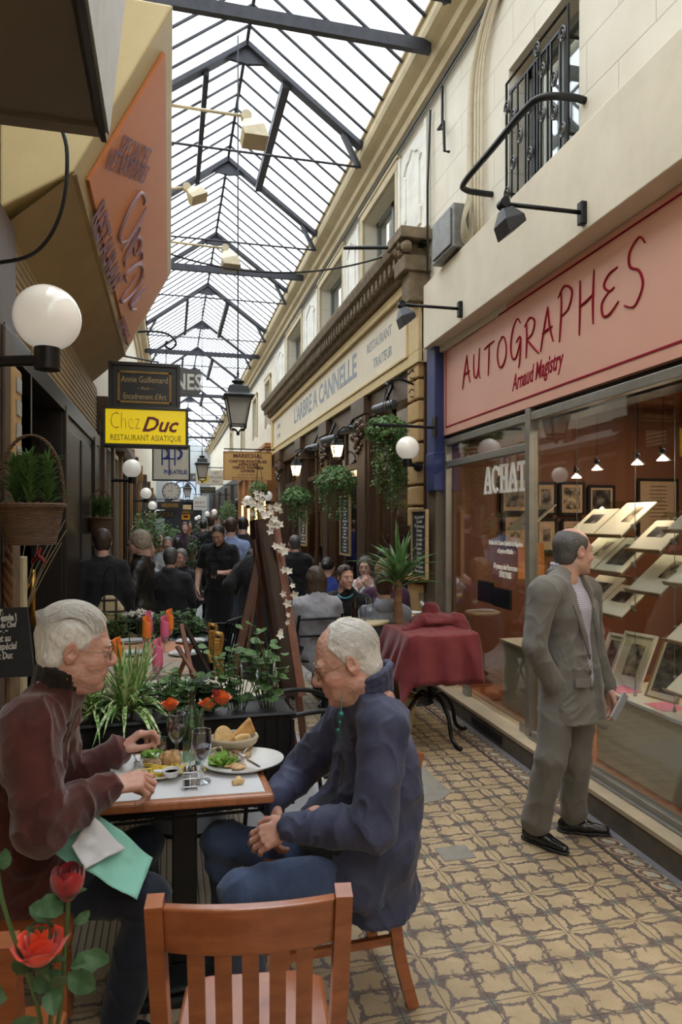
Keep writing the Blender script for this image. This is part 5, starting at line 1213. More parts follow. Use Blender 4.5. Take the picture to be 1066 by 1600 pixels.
for k,(u,v,d,Y,s,lb) in enumerate(((228,771,17,15,-1,'white globe lamp left of the clock'),(238,790,13,20,-1,'white globe lamp below left of the clock'),(246,801,9,26,-1,'small white globe lamp under the gold-lettered board'),(388,782,15,16.2,1,'white globe lamp left of the small ivy ball under the yellow signboard'),(418,775,16,15.9,1,'white globe lamp right of the small ivy ball'),
    (324,803,8,27,1,'small white globe lamp far along the right side, left one of two'),(335,800,9,24,1,'small white globe lamp far along the right side, right one of two'),(307,810,6,34,1,'tiny white globe lamp far down the passage'),(311,808,6,32,1,'tiny white globe lamp far down, beside a slightly smaller one'))):
    p=onY(u,v,Y); globe_lamp(p,d/2/FP*Y*1.0,((-.80-p.x) if s<0 else (2.43-p.x),0),lb)
# ---- hanging lanterns on rods from the ridge
LGL=glassy('frosted_lantern',(.92,.91,.88),.05,haze=.75,hazec=(.86,.84,.80))
def lantern(p,h,label,rod=None,lit=False,hook=True,cat='lantern',gm=None):
    """p = bottom tip; four-sided tapering lantern"""
    rt=thing('hanging_lantern' if rod else 'wall_lantern',p,label,cat); k=h/.62
    def fr4(r,z): return [(r*k*a,r*k*b,z*k) for a,b in((-1,-1),(1,-1),(1,1),(-1,1))]
    lo,hi_=fr4(.082,.12),fr4(.135,.42); m=MB()
    for i in range(4): m.bar(lo[i],hi_[i],.014*k,.014*k); m.bar(lo[i],lo[(i+1)%4],.016*k,.016*k); m.bar(hi_[i],hi_[(i+1)%4],.02*k,.02*k)
    for i in range(4): m.tube(crv([lo[i],(lo[i][0]*.9,lo[i][1]*.9,.075*k),(lo[i][0]*.35,lo[i][1]*.35,.065*k),(0,0,.03*k)],4),.008*k,6)
    m.lathe([(0,0),(.018*k,.012*k),(.02*k,.03*k),(.008*k,.05*k)],10); m.build('frame',BLACK,rt)
    m=MB()
    for i in range(4): a,b,c,d=lo[i],lo[(i+1)%4],hi_[(i+1)%4],hi_[i]; m.quad(a,b,c,d)
    m.build('pane',gm or LGL,rt)
    m=MB(); e=[fr4(.165,.425),fr4(.168,.44),fr4(.115,.475),fr4(.105,.545),fr4(.075,.565)]; vs=sum(e,[]); fs=[(3,2,1,0)]+[(a*4+i,a*4+(i+1)%4,a*4+4+(i+1)%4,a*4+4+i) for a in range(4) for i in range(4)]+[(16,17,18,19)]
    m.add(vs,fs); m.lathe([(.05*k,.565*k),(.055*k,.59*k),(.075*k,.60*k),(.072*k,.612*k),(.03*k,.625*k),(.012*k,.65*k)],16); m.build('hood',mat('lantern_hood',(.03,.032,.032),.45,.3,bump=.05),rt,auto=35)
    m=MB(); m.ball((0,0,.24*k),.035*k,10,8); m.build('bulb',WARM if lit else GLB,rt,smooth=True)
    if rod: m=MB(); m.tube([(0,0,.64*k),(0,0,rod-p[2])],.008*max(1,k),6); m.lathe([(.012,.66*k),(.014,.70*k),(.008,.74*k)],10); m.build('rod',BLACK,rt)
    return rt
p=onY(372,681,7.45); lantern((p.x,p.y,p.z),.60,'largest black hanging lantern with frosted panes on a long rod from the ridge',slope(p.x)-.1)
p=onY(316,755,15.7); lantern((p.x,p.y,p.z),.62,'second hanging lantern along the passage, right of the philately sign',slope(p.x)-.1)
p=onY(293,782,27); lantern((p.x,p.y,p.z),.66,'third and most distant hanging lantern, right of the clock',slope(p.x)-.1)
# ---- signs hung across the passage
def sign(u0,v0,u1,v1,Y,label,mt,fm=None,fw=.02,th=.05,texts=(),name='hanging_sign',cat='sign',arm=None,emit=None):
    a,b=onY(u0,v0,Y),onY(u1,v1,Y); x0,x1,z0,z1=a.x,b.x,a.z,b.z; rt=thing(name,((x0+x1)/2,Y,z0),label,cat)
    m=MB(); m.box((x0,Y-th/2,z0),(x1,Y+th/2,z1)); m.build('panel',mt,rt,world=True,bevel=.003)
    if fm:
        m=MB()
        for q in(((x0-fw,z0-fw),(x1+fw,z0)),((x0-fw,z1),(x1+fw,z1+fw)),((x0-fw,z0),(x0,z1)),((x1,z0),(x1+fw,z1))): m.box((q[0][0],Y-th/2-.015,q[0][1]),(q[1][0],Y+th/2+.015,q[1][1]))
        m.build('frame',fm,rt,world=True,bevel=.004)
    W,H=x1-x0,z1-z0
    for nm,mt2,items in texts:
        m=MB()
        for it in items:
            s,fx,fy,sz=it[:4]; kw=dict(it[4]) if len(it)>4 else {}; kw['fit']=kw['fit']*W if 'fit' in kw else None
            text_mesh(s,sz*H,frame((x0+fx*W,Y-th/2-.002,z0+fy*H),(1,0,0),(0,0,1)),m,**kw)
        m.build(nm,mt2,rt,world=True)
    if arm is not None:
        m=MB(); zz=z1+fw+.06; m.bar((arm,Y,zz),(x1 if arm<x0 else x0,Y,zz),.025,.025)
        for x in (x0+.1*W,x1-.1*W): m.tube([(x,Y,zz),(x,Y,z1)],.006,5)
        m.build('arm',BLACK,rt,world=True)
    return rt,(x0,x1,z0,z1)
YEL=NT('yellow_lightbox'); YEL.bsdf(hx(236,208,16),.25,0,None,Emission_Color=(*hx(240,208,10),1),Emission_Strength=.16); YEL=YEL.m
MAR=mat('maroon_letter',hx(116,20,30),.4,bump=0)
rt,(x0,x1,z0,z1)=sign(166,694,290,645,6.1,'bright yellow illuminated restaurant sign with maroon lettering',YEL,DARK,.022,.16,[('lettering',mat('olive_letter',hx(116,96,28),.5,bump=0),[('RESTAURANT ASIATIQUE',.5,.17,.24,dict(fit=.88))]),('title_lettering',MAR,[('Chez',.24,.64,.72,dict(fit=.36,off=-.006))]),('bold_lettering',MAR,[('Duc',.66,.56,.60,dict(fit=.46,shear=.35,off=.004))])])
GOLD=mat('gilt',hx(150,120,66),.5,.5,var=.3,bump=.6,bscale=90); BLK=mat('black_sign_paint',(.018,.019,.02),.4,bump=.03)
rt,(x0,x1,z0,z1)=sign(176,638,276,577,6.9,'black framed sign with gilt border and pale gold lettering, above the yellow one',BLK,DARK,.035,.10,[('lettering',mat('pale_gold',hx(196,170,120),.5,bump=0),[('Annie Guillemard',.5,.68,.21,dict(fit=.72)),('Encadrement d\'Art',.5,.28,.20,dict(fit=.66)),('~ Paris ~',.5,.48,.10,dict(shear=.3))])])
m=MB(); g_=.05
for q in(((x0+g_,z0+g_),(x1-g_,z0+g_+.02)),((x0+g_,z1-g_-.02),(x1-g_,z1-g_)),((x0+g_,z0+g_),(x0+g_+.02,z1-g_)),((x1-g_-.02,z0+g_),(x1-g_,z1-g_))): m.box((q[0][0],6.84,q[0][1]),(q[1][0],6.85,q[1][1]))
m.build('gilt_border',GOLD,rt,world=True)
# grey shield sign
Y=8.6; rt=thing('hanging_sign',onY(285,620,Y),'grey shield-shaped sign ending in pale letters NES, behind the black one','sign'); m=MB(); pp=[onY(u,v,Y) for u,v in((215,612),(215,588),(232,580),(236,571),(262,574),(275,572),(300,578),(313,577),(315,590),(312,600),(314,612),(308,620),(290,616),(272,622),(240,622))]; m.prism([(p.x,p.z) for p in pp],Y-.02,Y+.02,'xz'); m.build('panel',mat('slate_paint',hx(96,96,98),.5),rt,world=True)
m=MB(); c=onY(282,598,Y); text_mesh('PASSAGE DES TIMBRES ANCIENNES'[-6:],.27,frame((onY(274,598,Y).x,Y-.024,c.z),(1,0,0),(0,0,1)),m,xs=.72,off=.006); m.build('lettering',WHT,rt,world=True)
m=MB(); a,b=onY(222,522,Y),onY(262,575,Y); m.tube(crv([(a.x-.2,Y,a.z),(a.x+.1,Y,a.z+.04),(b.x,Y,a.z+.02),(b.x+.1,Y,a.z-.08),(b.x+.04,Y,a.z-.16),(b.x-.03,Y,a.z-.12),(b.x,Y,a.z-.07)],5),.014,6); m.tube([(b.x-.02,Y,a.z-.14),(b.x-.02,Y,b.z+.02)],.006,5); m.tube([(a.x-.25,Y,b.z+.12),(b.x-.1,Y,b.z+.06)],.012,5); m.build('scroll_bracket',BLACK,rt,world=True)
BLU=mat('blue_letter',hx(58,68,140),.5,bump=0); CRB=mat('cream_enamel',hx(214,208,190),.45,var=.05,bump=.05)
rt,(x0,x1,z0,z1)=sign(240,749,295,698,10.6,'cream philately sign with tall blue initials on the left side',CRB,BLACK,.02,.06,[('lettering',BLU,[('PHILATELIE',.62,.22,.17,dict(fit=.66,off=.003))])],arm=-.8)
m=MB(); H=z1-z0; W=x1-x0; Yq=10.6-.034
for x,a,b in((.22,.98,.42),(.42,.98,.12),(.58,.98,.42)): m.box((x0+x*W,Yq,z0+b*H),(x0+(x+.045)*W,Yq+.006,z0+a*H))
for cx_ in (.30,.66): m.tube([(x0+(cx_+.13*math.cos(t))*W,Yq,z0+(.78+.15*math.sin(t))*H) for t in [pi/2-pi*k/10 for k in range(11)]],.02,5)
m.box((x0+.22*W,Yq,z0+.60*H),(x0+.62*W,Yq+.006,z0+.64*H)); m.build('monogram',BLU,rt,world=True)
TAN=mat('tan_sign_paint',hx(214,170,104),.5,var=.08,nscale=4); BRL=mat('brown_letter',hx(96,44,36),.5,bump=0)
rt,(x0,x1,z0,z1)=sign(350,749,424,708,16.0,'tan signboard with brown capitals about postcards and posters, right side',TAN,ORWOOD,.015,.05,[('lettering',BRL,[('MARECHAL',.5,.86,.20,dict(fit=0.62,off=.004)),('CARTES POSTALES',.5,.66,.135,dict(fit=0.8,off=.004)),('AFFICHES',.5,.545,.13,dict(fit=0.42,off=.004)),('VIEUX PAPIERS',.5,.43,.13,dict(fit=0.66,off=.004)),('LIVRES',.5,.31,.13,dict(fit=0.3,off=.004)),('ACHAT VENTE',.5,.17,.10,dict(fit=0.42)),('ESTIMATION GRATUITE',.5,.06,.10,dict(fit=0.66))])],arm=2.45)
rt,q=sign(306,757,349,735,22,'cream sign about the best prices, beyond the tan signboard',CRB,None,texts=[('lettering',mat('grey_letter',hx(110,108,110),.6,bump=0),[('LES',.72,.8,.25,dict(fit=.18)),('MEILLEURS',.72,.5,.25,dict(fit=.48)),('PRIX!',.72,.2,.25,dict(fit=.24))]),('yellow_disc',mat('yellow_disc',hx(214,180,60),.5),[('O',.3,.4,.8,dict(off=.02))])],arm=2.4)
sign(313,771,337,761,24.5,'dark green sign with thin gold lettering below the best-prices sign',mat('bottle_green',hx(44,60,52),.5),texts=[('lettering',GOLD,[('Objets du Passage',.5,.65,.3,dict(fit=.8)),('Librairie',.5,.28,.3,dict(fit=.5))])],arm=2.4)
sign(302,797,323,776,27.5,'white sign with red lettering far along on the right',WHT,texts=[('lettering',RED,[('BAGUETTE',.5,.55,.25,dict(fit=.7)),('SANDWICHES',.5,.25,.15,dict(fit=.8))])],arm=2.4)
sign(246,796,285,784,24,'dark board with gold capitals under the clock',BLK,None,texts=[('lettering',GOLD,[('MESSMER',.5,.5,.62,dict(fit=.7,off=.01))])],arm=-.8)
sign(244,810,273,798,25,'dark board of gold bamboo-like letters under the clock board',BLK,None,texts=[('lettering',GOLD,[('YUCKA',.5,.5,.85,dict(fit=.9))])],arm=-.8)
sign(296,804,302,798,27,'brown board beside the orange food sign',mat('brown_board',hx(90,56,40),.6))
sign(283,803,301,798,28.5,'narrow brown board with pale lettering over the orange food sign',mat('brown_board',(1,1,1)),texts=[('lettering',GOLD,[('AMBROISE',.5,.5,.7,dict(fit=.8,off=.01))])])
sign(284,812,297,804,29,'yellow and orange food sign far down the passage',mat('orange_food',hx(230,170,40),.5),texts=[('red_band',RED,[('OOO',.5,.6,.3,dict(off=.03))])])
sign(286,796,299,789,30,'pale picture sign above the orange food sign',mat('peach_board',hx(220,190,140),.5))
sign(268,783,282,776,32,'small white sign between the clock and the third lantern',WHT)
sign(296,752,316,740,30,'dark board end showing pale letters behind the second lantern',mat('slate_paint',(1,1,1)),texts=[('lettering',WHT,[('AVE',.5,.5,.6,dict(fit=.5))])])
# clock
p=onY(268,768,24.2); rt=thing('wall_clock',p,'round pale clock hanging above a gold-lettered board','clock'); r=.30
m=MB(); m.lathe([(0,-.03),(r,-.03),(r,.03),(0,.03)],32,(0,0,0),axis=(0,-1,0)); m.build('dial',mat('clock_dial',hx(206,200,190),.5,var=.05),rt,auto=40)
m=MB(); m.tube([(r*math.cos(2*pi*k/32),-.03,r*math.sin(2*pi*k/32)) for k in range(32)],.015,6,closed=True)
for k in range(12): a=2*pi*k/12; m.bar((r*.72*math.cos(a),-.034,r*.72*math.sin(a)),(r*.88*math.cos(a),-.034,r*.88*math.sin(a)),.03,.006,up=(0,1,0))
m.build('numerals',BLACK,rt); m=MB(); m.bar((0,-.037,0),(.02,-.037,r*.65),.012,.005,up=(0,1,0)); m.bar((0,-.037,0),(-.13,-.037,.03),.016,.005,up=(0,1,0)); m.build('hand',BLACK,rt)
# cream and ochre beam spotlights on the left
SPC=mat('cream_spot',hx(198,186,158),.5,.1,var=.15)
for k,(ub,vb,ue,ve,Y,lb) in enumerate(((272,165,385,182,5.5,'cream spotlight on a long pipe arm, highest of the three on the left'),(272,302,292,293,6.6,'cream spotlight on a short arm beside the orange sign edge'),(268,378,352,388,7.45,'cream spotlight on a thin arm, lowest of the three on the left'))):
    a,b=onY(ub,vb,Y),onY(ue,ve,Y); a.x-= .25 if k==1 else .05; d=b-a
    arm_spot(tuple(a),d,d.length,lb,SPC,SPC,hs=(1.55,1.35,1.5)[k],face=(.28,-.25,-1) if k!=1 else (.55,-.5,-.7))
# ---- left side further along: shopfronts
m=MB(); m.box((-1.0,8.2,0),(-.80,60,3.12)); struct(m,'wall_left_shops',mat('dark_teal_front',(.03,.036,.042),.4,var=.3))
for k,(y,c) in enumerate(((8.25,'d'),(9.6,'d'),(11.2,'o'),(12.6,'d'),(14.2,'o'),(16,'d'),(18.5,'o'),(22,'d'),(26,'d'),(31,'o'))):
    m=MB(); m.box((-.81,y,0),(-.72,y+.22,3.0)); m.box((-.83,y-.03,2.7),(-.68,y+.25,3.12)); struct(m,'trim_left_post_%d'%(k+1),DKWOOD if c=='d' else mat('honey_wood',hx(150,110,62),.5,var=.15),bevel=.01)
for k,y in enumerate((8.5,9.9,11.5,12.9,14.5,16.4)):
    m=MB(); m.box((-.79,y,.6),(-.78,y+1.0,2.6)); struct(m,'window_%d'%(40+k),mat('shop_glass_reflective',hx(70,76,80),.06,.6,var=.5,nscale=2,bump=0))
    m=MB()
    for q in(((y-.04,.55),(y,2.64)),((y+1,.55),(y+1.04,2.64)),((y,2.6),(y+1,2.66)),((y,.55),(y+1,.62))): m.box((-.80,q[0][0],q[0][1]),(-.755,q[1][0],q[1][1]))
    struct(m,'trim_window_frame_%d'%(k+1),ALU if k<2 else BLACK)
m=MB(); m.prism([(-.8,2.75),(-.62,2.78),(-.60,2.86),(-.8,3.0)],8.3,13,'xz'); struct(m,'trim_left_lintel',ALU)
# right side further along: orange wood shop and others
m=MB(); m.box((2.42,16.7,0),(2.6,24,3.3)); struct(m,'wall_right_shops',ORWOOD)
m=MB(); m.box((2.42,24,0),(2.6,60,3.3)); struct(m,'wall_right_shops',mat('dark_teal_front',(1,1,1)))
m=MB(); m.box((2.30,16.7,3.0),(2.5,24,3.5)); m.box((2.26,16.65,3.5),(2.5,24.05,3.6)); struct(m,'trim_orange_fascia',ORWOOD,bevel=.01)
for k,y in enumerate((16.72,18.4,20.2,22,23.8,27,30,34,38)):
    m=MB(); m.box((2.32,y,0),(2.45,y+.2,3.1)); struct(m,'trim_right_post_%d'%(k+1),ORWOOD if k<5 else DKWOOD,bevel=.01)
for k,y in enumerate((17.1,18.8,20.6,22.4,25,28)):
    m=MB(); m.box((2.405,y,.6),(2.425,y+1.0,2.5)); struct(m,'window_%d'%(50+k),mat('shop_glass_reflective',(1,1,1)))
    if k<4: m=MB(); m.tube([(2.38,y+.5,1.0),(2.38,y+.5,2.2)],.05,8); struct(m,'trim_lit_display_%d'%(k+1),glow('lit_display',(1,.72,.35),.8))
# wall lanterns and chalkboards of the restaurant
LITG=glow('lit_lantern_glass',(1,.74,.42),2.2)
for k,(u,v0,v1,Y) in enumerate(((527,690,722,8.75),(463,724,750,11.2))):
    p=onY(u,v1,Y); h=(v1-v0+6)/FP*Y*1.05; rt=lantern((p.x,p.y,p.z),h,('lit wall lantern on the near carved post of the restaurant','lit wall lantern on the far carved post of the restaurant')[k],lit=True,gm=LITG)
    m=MB(); m.tube(crv([(0,0,h*1.05),(.03,0,h*1.3),(.15,.05,h*1.45),(.3,.05,h*1.2),(2.46-p.x,.05,h*1.0)],5),.012,6); m.tube(crv([(.1,.02,h*1.3),(.16,.03,h*1.5),(.24,.03,h*1.55),(.26,.03,h*1.42),(.2,.03,h*1.4)],4),.009,6); m.build('scroll_bracket',BLACK,rt)
def menu(u0,u1,v0,v1,X,label,fm,lines,tilt=0,name='menu_board'):
    y0,y1=yX(u1,X),yX(u0,X); ym=(y0+y1)/2; z0=onX(u0,v1,X).z; z1=onX(u0,v0,X).z; M0=fr_mat((X,ym,z0),(-.0+tilt,-1,0),(0,0,1)); W,H=y1-y0,z1-z0
    rt=thing(name,M0.translation,label,'chalkboard'); m=MB(); m.M=M0; m.box((-W/2,0,-.01),(W/2,H,.008)); m.build('slate',CHB,rt,world=True)
    m=MB(); m.M=M0; f=.022
    for q in(((-W/2-f,-f),(W/2+f,0)),((-W/2-f,H),(W/2+f,H+f)),((-W/2-f,0),(-W/2,H)),((W/2,0),(W/2+f,H))): m.box((q[0][0],q[0][1],-.012),(q[1][0],q[1][1],.018))
    m.build('frame',fm,rt,world=True)
    m=MB(); rr=random.Random(int(u0)); words=['Salade','Tarte du jour','Gratin','Le chèvre chaud','Saumon fumé','Crumble','Potage','Plat du jour','Assiette','Thé gourmand','Cannelle']
    for i in range(lines):
        y=H*(1-(i+1.2)/(lines+1.2)); s=words[rr.randrange(len(words))]; text_mesh(s,H/lines*.95,M0@Matrix.Translation((0,y,.0095))@Matrix.Rotation(rr.uniform(-.05,.05),4,'Z'),m,xs=min(1,W*.9/(len(s)*H/lines*.52)),shear=.3)
    m.build('chalk_writing',CHK,rt,world=True); return rt
BLW=wood('pale_frame_wood',hx(170,140,100),hx(196,168,126),.5)
menu(646,667,800,897,2.40,'framed chalkboard menu on the beige pilaster beside the yucca',BLW,13)
menu(533,547,778,864,2.44,'tall narrow chalkboard on the second post, under the middle ivy',BLW,16)
menu(470,479,800,850,2.42,'small framed chalkboard on the far post, under the far ivy',BLW,9)
# ---------------------------------------------------------------- planting
def leafshape(kind):
    if kind=='ivy': return [(0,0),(.45,.05),(.5,.35),(.25,.5),(.2,.8),(0,1),(-.2,.8),(-.25,.5),(-.5,.35),(-.45,.05)]
    if kind=='oval': return [(0,0),(.28,.25),(.32,.55),(.18,.85),(0,1),(-.18,.85),(-.32,.55),(-.28,.25)]
    if kind=='round': return [(0,0),(.4,.0),(.58,.3),(.5,.65),(.25,.85),(0,.8),(-.25,.85),(-.5,.65),(-.58,.3),(-.4,.0)]
def put_leaf(m,p,d,n,s,kind='ivy',fold=.12):
    d=Vector(d).normalized(); n=Vector(n); x=d.cross(n)
    if x.length<1e-5: x=d.cross(Vector((.3,.5,.8)))
    x.normalize(); n=x.cross(d); pts=leafshape(kind); k=len(m.v)
    m.add([p]+[p+x*(a*s)+d*(b*s)+n*(abs(a)*s*fold*2-.12*s*b*b) for a,b in pts[1:]]+[p+d*s*.5+n*(-.06*s)],[])
    N=len(pts); c=k+N
    for i in range(1,N-1): m.f.append((c,k+i,k+i+1))
    m.f.append((c,k,k+1)); m.f.append((c,k+N-1,k))
IVY=leafy('ivy_leaf',(.035,.11,.025),(.20,.34,.10),18); IVYD=leafy('ivy_dark',(.012,.04,.012),(.05,.11,.03),18)
STEMG=mat('green_stem',(.05,.09,.025),.6,bump=0); BASK=None
def wicker(name,c1,c2,s=60):
    if name in _M: return _M[name]
    t=NT(name); g=t.obj(); w1=t.n('ShaderNodeTexWave',wave_type='BANDS',bands_direction='Z',ins={'Vector':g,'Scale':s,'Distortion':1.5,'Detail':2}).outputs['Fac']; f,_=t.noise(20,3,.6,g)
    v=t.n('ShaderNodeTexChecker',ins={'Vector':t.map(g,(1,1,1)),'Scale':s*1.2}).outputs['Fac']
    c=t.mix(t.math('MULTIPLY',w1,t.math('ADD',f,.2)),c1,c2); h=t.math('ADD',w1,t.math('MULTIPLY',v,.5)); t.bsdf(c,.6,0,t.bump(h,.8,.006)); _M[name]=t.m; return t.m
WIC=wicker('brown_wicker',(.07,.035,.018),(.30,.17,.09),42)
def ivy_basket(p,rx,rz,n,label,seed,tail=0,hang=.5,droops=10,leaf=.035):
    """p = centre of the basket; foliage mounds over it and trails down"""
    rt=thing('hanging_ivy',p,label,'plant'); rg=random.Random(seed)
    m=MB(); m.lathe([(rx*.35,-rx*.45),(rx*.55,-rx*.1),(rx*.6,0)],14); m.build('basket',WIC,rt,auto=40)
    m=MB(); 
    for a in (0,2.1,4.2): m.tube([(rx*.55*math.cos(a),rx*.55*math.sin(a),0),(0,0,hang)],.004,4)
    m.build('chain',BLACK,rt)
    m=MB(); vn=MB()
    for _ in range(n):
        th=rg.uniform(0,2*pi); ph=math.acos(rg.uniform(-.55,1)); r=rg.uniform(.75,1.05); d=Vector((math.sin(ph)*math.cos(th),math.sin(ph)*math.sin(th),math.cos(ph)))
        q=Vector((d.x*rx*r,d.y*rx*r,d.z*rz*r)); put_leaf(m,q,Vector((d.x,d.y,-.5+rg.uniform(-.6,.4)))+Vector((rg.uniform(-.7,.7),rg.uniform(-.7,.7),0)),d+Vector((0,0,.4)),leaf*rg.uniform(.6,1.3))
    for k in range(droops):
        th=rg.uniform(0,2*pi); L=tail*rg.uniform(.35,1) if tail else rx*rg.uniform(.3,1); r0=rx*rg.uniform(.3,.95); q=Vector((r0*math.cos(th),r0*math.sin(th),-rz*.3)); pts=[q]; 
        steps=max(4,int(L/.035))
        for j in range(steps): q=q+Vector((rg.uniform(-.012,.012),rg.uniform(-.012,.012),-L/steps)); pts.append(q)
        vn.tube(pts,.002,3)
        for q in pts:
            for _ in range(2): a=rg.uniform(0,2*pi); d=Vector((math.cos(a),math.sin(a),-.7)); put_leaf(m,q+d*.012,d,Vector((math.cos(a),math.sin(a),.8)),leaf*rg.uniform(.5,1.15))
    m.build('ivy_leaves',IVY,rt,kind='stuff'); vn.build('trailing_stems',STEMG,rt); return rt
p=onY(604,668,6.45); ivy_basket((p.x,p.y,p.z-.03),.20,.16,700,'longest trailing ivy hanging from a curled bracket by the beige pilaster',3,tail=.75,hang=.42,droops=42)
p=onY(525,752,8.2); ivy_basket((p.x,p.y,p.z),.25,.20,700,'bushy hanging ivy below the brighter wall lantern',4,tail=.42,hang=.55,droops=22,leaf=.038)
p=onY(463,778,10.6); ivy_basket((p.x,p.y,p.z),.24,.19,520,'hanging ivy below the far wall lantern',5,tail=.42,hang=.6,droops=20,leaf=.042)
p=onY(404,765,15.2); ivy_basket((p.x,p.y,p.z),.20,.19,320,'small ivy ball between two globe lamps under the tan signboard',6,tail=.8,hang=.8,droops=12,leaf=.05)
rt=thing('curled_bracket',(2.42,6.5,3.1),'black curled iron bracket holding the longest ivy','bracket'); p=onY(607,668,6.35)
m=MB(); z=p.z+.42; m.tube(crv([(2.44,6.6,z+.06),(2.25,6.55,z+.10),(2.1,6.5,z+.05),(p.x,6.35,z)],5),.012,6); m.tube([(2.44,6.6,z-.10),(2.44,6.6,z+.28)],.012,6); m.tube(crv([(2.44,6.6,z+.24),(2.3,6.57,z+.12),(2.1,6.5,z+.05)],4),.008,6)
for q in (-.03,.16): m.tube([(2.40-.03*math.cos(t),6.58,z+q+.04*math.sin(t)) for t in [k*.5 for k in range(12)]],.006,5)
m.build('iron_scroll',BLACK,rt,world=True)
# hanging spider-leaved baskets on the left
BLADE=leafy('blade_leaf',(.045,.12,.025),(.16,.28,.08),12)
def blades(m,c,n,L,w,rg,up=.9,droop=.6,stripe=None,spread=1.0):
    for _ in range(n):
        a=rg.uniform(0,2*pi); l=L*rg.uniform(.6,1.1); e=rg.uniform(.2,1.0)*spread; d=Vector((math.cos(a),math.sin(a),0)); s=Vector((-d.y,d.x,0)); pts=[]
        N=7
        for k in range(N):
            t=k/(N-1); pts.append(Vector(c)+d*(l*e*t)+Vector((0,0,l*(up*(1-e*.45)*t-droop*e*t*t))))
        vs=[];
        for k,p in enumerate(pts):
            t=k/(N-1); ww=w*(1-t**2.2)*(.55+.9*t if t<.5 else 1)+.0004; vs+= [p-s*ww+Vector((0,0,ww*.5)),p,p+s*ww+Vector((0,0,ww*.5))]
        m.add(vs,[f for k in range(N-1) for f in ((k*3,k*3+1,k*3+4,k*3+3),(k*3+1,k*3+2,k*3+5,k*3+4))])
def basket_plant(p,s,label,seed,cord):
    """p = rim centre"""
    rt=thing('hanging_basket',p,label,'basket'); rg=random.Random(seed)
    m=MB(); m.lathe([(.0,-.21*s),(.125*s,-.21*s),(.165*s,-.01*s),(.155*s,-.01*s),(.115*s,-.15*s),(0,-.15*s)],28); m.build('basket',WIC,rt,auto=50)
    m=MB()
    for q in (0,pi): m.tube([(.168*s*math.cos(t),.168*s*math.sin(t),.006*s*math.sin(t*14+q)) for t in [2*pi*k/84 for k in range(84)]],.011*s,6,closed=True)
    m.build('braided_rim',WIC,rt,smooth=True)
    m=MB()
    for q in (0,2.1,4.2): m.tube([((.163*s*math.cos(t)+.006*s*math.sin(t*20+q)),.008*s*math.cos(t*20+q),.38*s*math.sin(t)**.8 if t not in (0,pi) else 0) for t in [pi*k/60 for k in range(61)]],.0065*s,5)
    m.build('hoop_handle',WIC,rt,smooth=True)
    m=MB(); m.tube([(0,0,.375*s),(0,0,cord)],.003,5); m.build('cord',mat('grey_cord',(.2,.19,.17),.8,bump=0),rt)
    for k,(x,y) in enumerate(((-.08,.02),(.0,-.05),(.085,.0))):
        m=MB(); h=.26*s
        for j in range(40): z=.02*s+h*j/40*.95; blades(m,(x*s,y*s,z-.02*s),6,.19*s*(1-.40*j/40),.0065*s,rg,up=1.0,droop=.45,spread=.9)
        o=m.build('foliage',BLADE,rt,kind='stuff'); m=MB(); m.tube([(x*s,y*s,-.15*s),(x*s,y*s,.24*s)],.01*s,6); m.build('stem',mat('bare_stem',hx(120,96,70),.8),rt)
    if s>.9: 
        m=MB()
        for c in ((.005,-.08,.31),(-.11,-.06,.22)):
            for k in range(6): a=k*pi/3; put_leaf(m,Vector(c),Vector((math.cos(a),-.3,math.sin(a))),Vector((0,-1,0)),.022,'oval')
        m.build('bloom',mat('salmon_petal',hx(214,120,90),.6,bump=0),rt)
basket_plant(P(49,790,2.95),.80,'large wicker basket of spiky green plants hanging under the nearest globe lamp',11,.80)
basket_plant(P(157,810,6.6),.72,'smaller wicker basket of green plants hanging further along the left side',12,.95)
# black railing planters
SOIL=mat('soil',(.025,.018,.012),.9,var=.4,nscale=40,bump=.8,bscale=60)
def planter(x0,x1,y0,y1,z0,z1,label):
    rt=thing('planter_box',((x0+x1)/2,(y0+y1)/2,0),label,'planter')
    m=MB(); m.box((x0,y0,z0),(x1,y1,z1)); n=int((x1-x0)/.055)
    m.build('trough',mat('planter_black',(.012,.012,.013),.45,var=.2),rt,world=True); m=MB()
    for k in range(n+1): x=x0+(x1-x0)*k/n; m.box((x-.008,y0-.008,z0),(x+.008,y0,z1-.03))
    m.build('ribs',mat('planter_black',(1,1,1)),rt,world=True)
    m=MB(); m.tube([(x0-.01,y0-.01,z1),(x1+.01,y0-.01,z1),(x1+.01,y1+.01,z1),(x0-.01,y1+.01,z1)],.012,6,closed=True); m.build('rim',BLACK,rt,world=True)
    m=MB(); m.box((x0+.01,y0+.01,z1-.04),(x1-.01,y1-.01,z1-.015)); m.build('soil',SOIL,rt,world=True)
    if z0>.1:
        for x in (x0+.05,x1-.05):
            m=MB(); m.box((x-.02,y0+.04,.03),(x+.02,y1-.04,z0)); m.build('leg',mat('planter_black',(1,1,1)),rt,world=True)
    return rt
PX0,PX1,PY0,PY1=-.42,.54,3.05,3.30
planter(PX0,PX1,PY0,PY1,.42,.83,'black ribbed planter box of herbs right behind the dining table')
rg=random.Random(21)
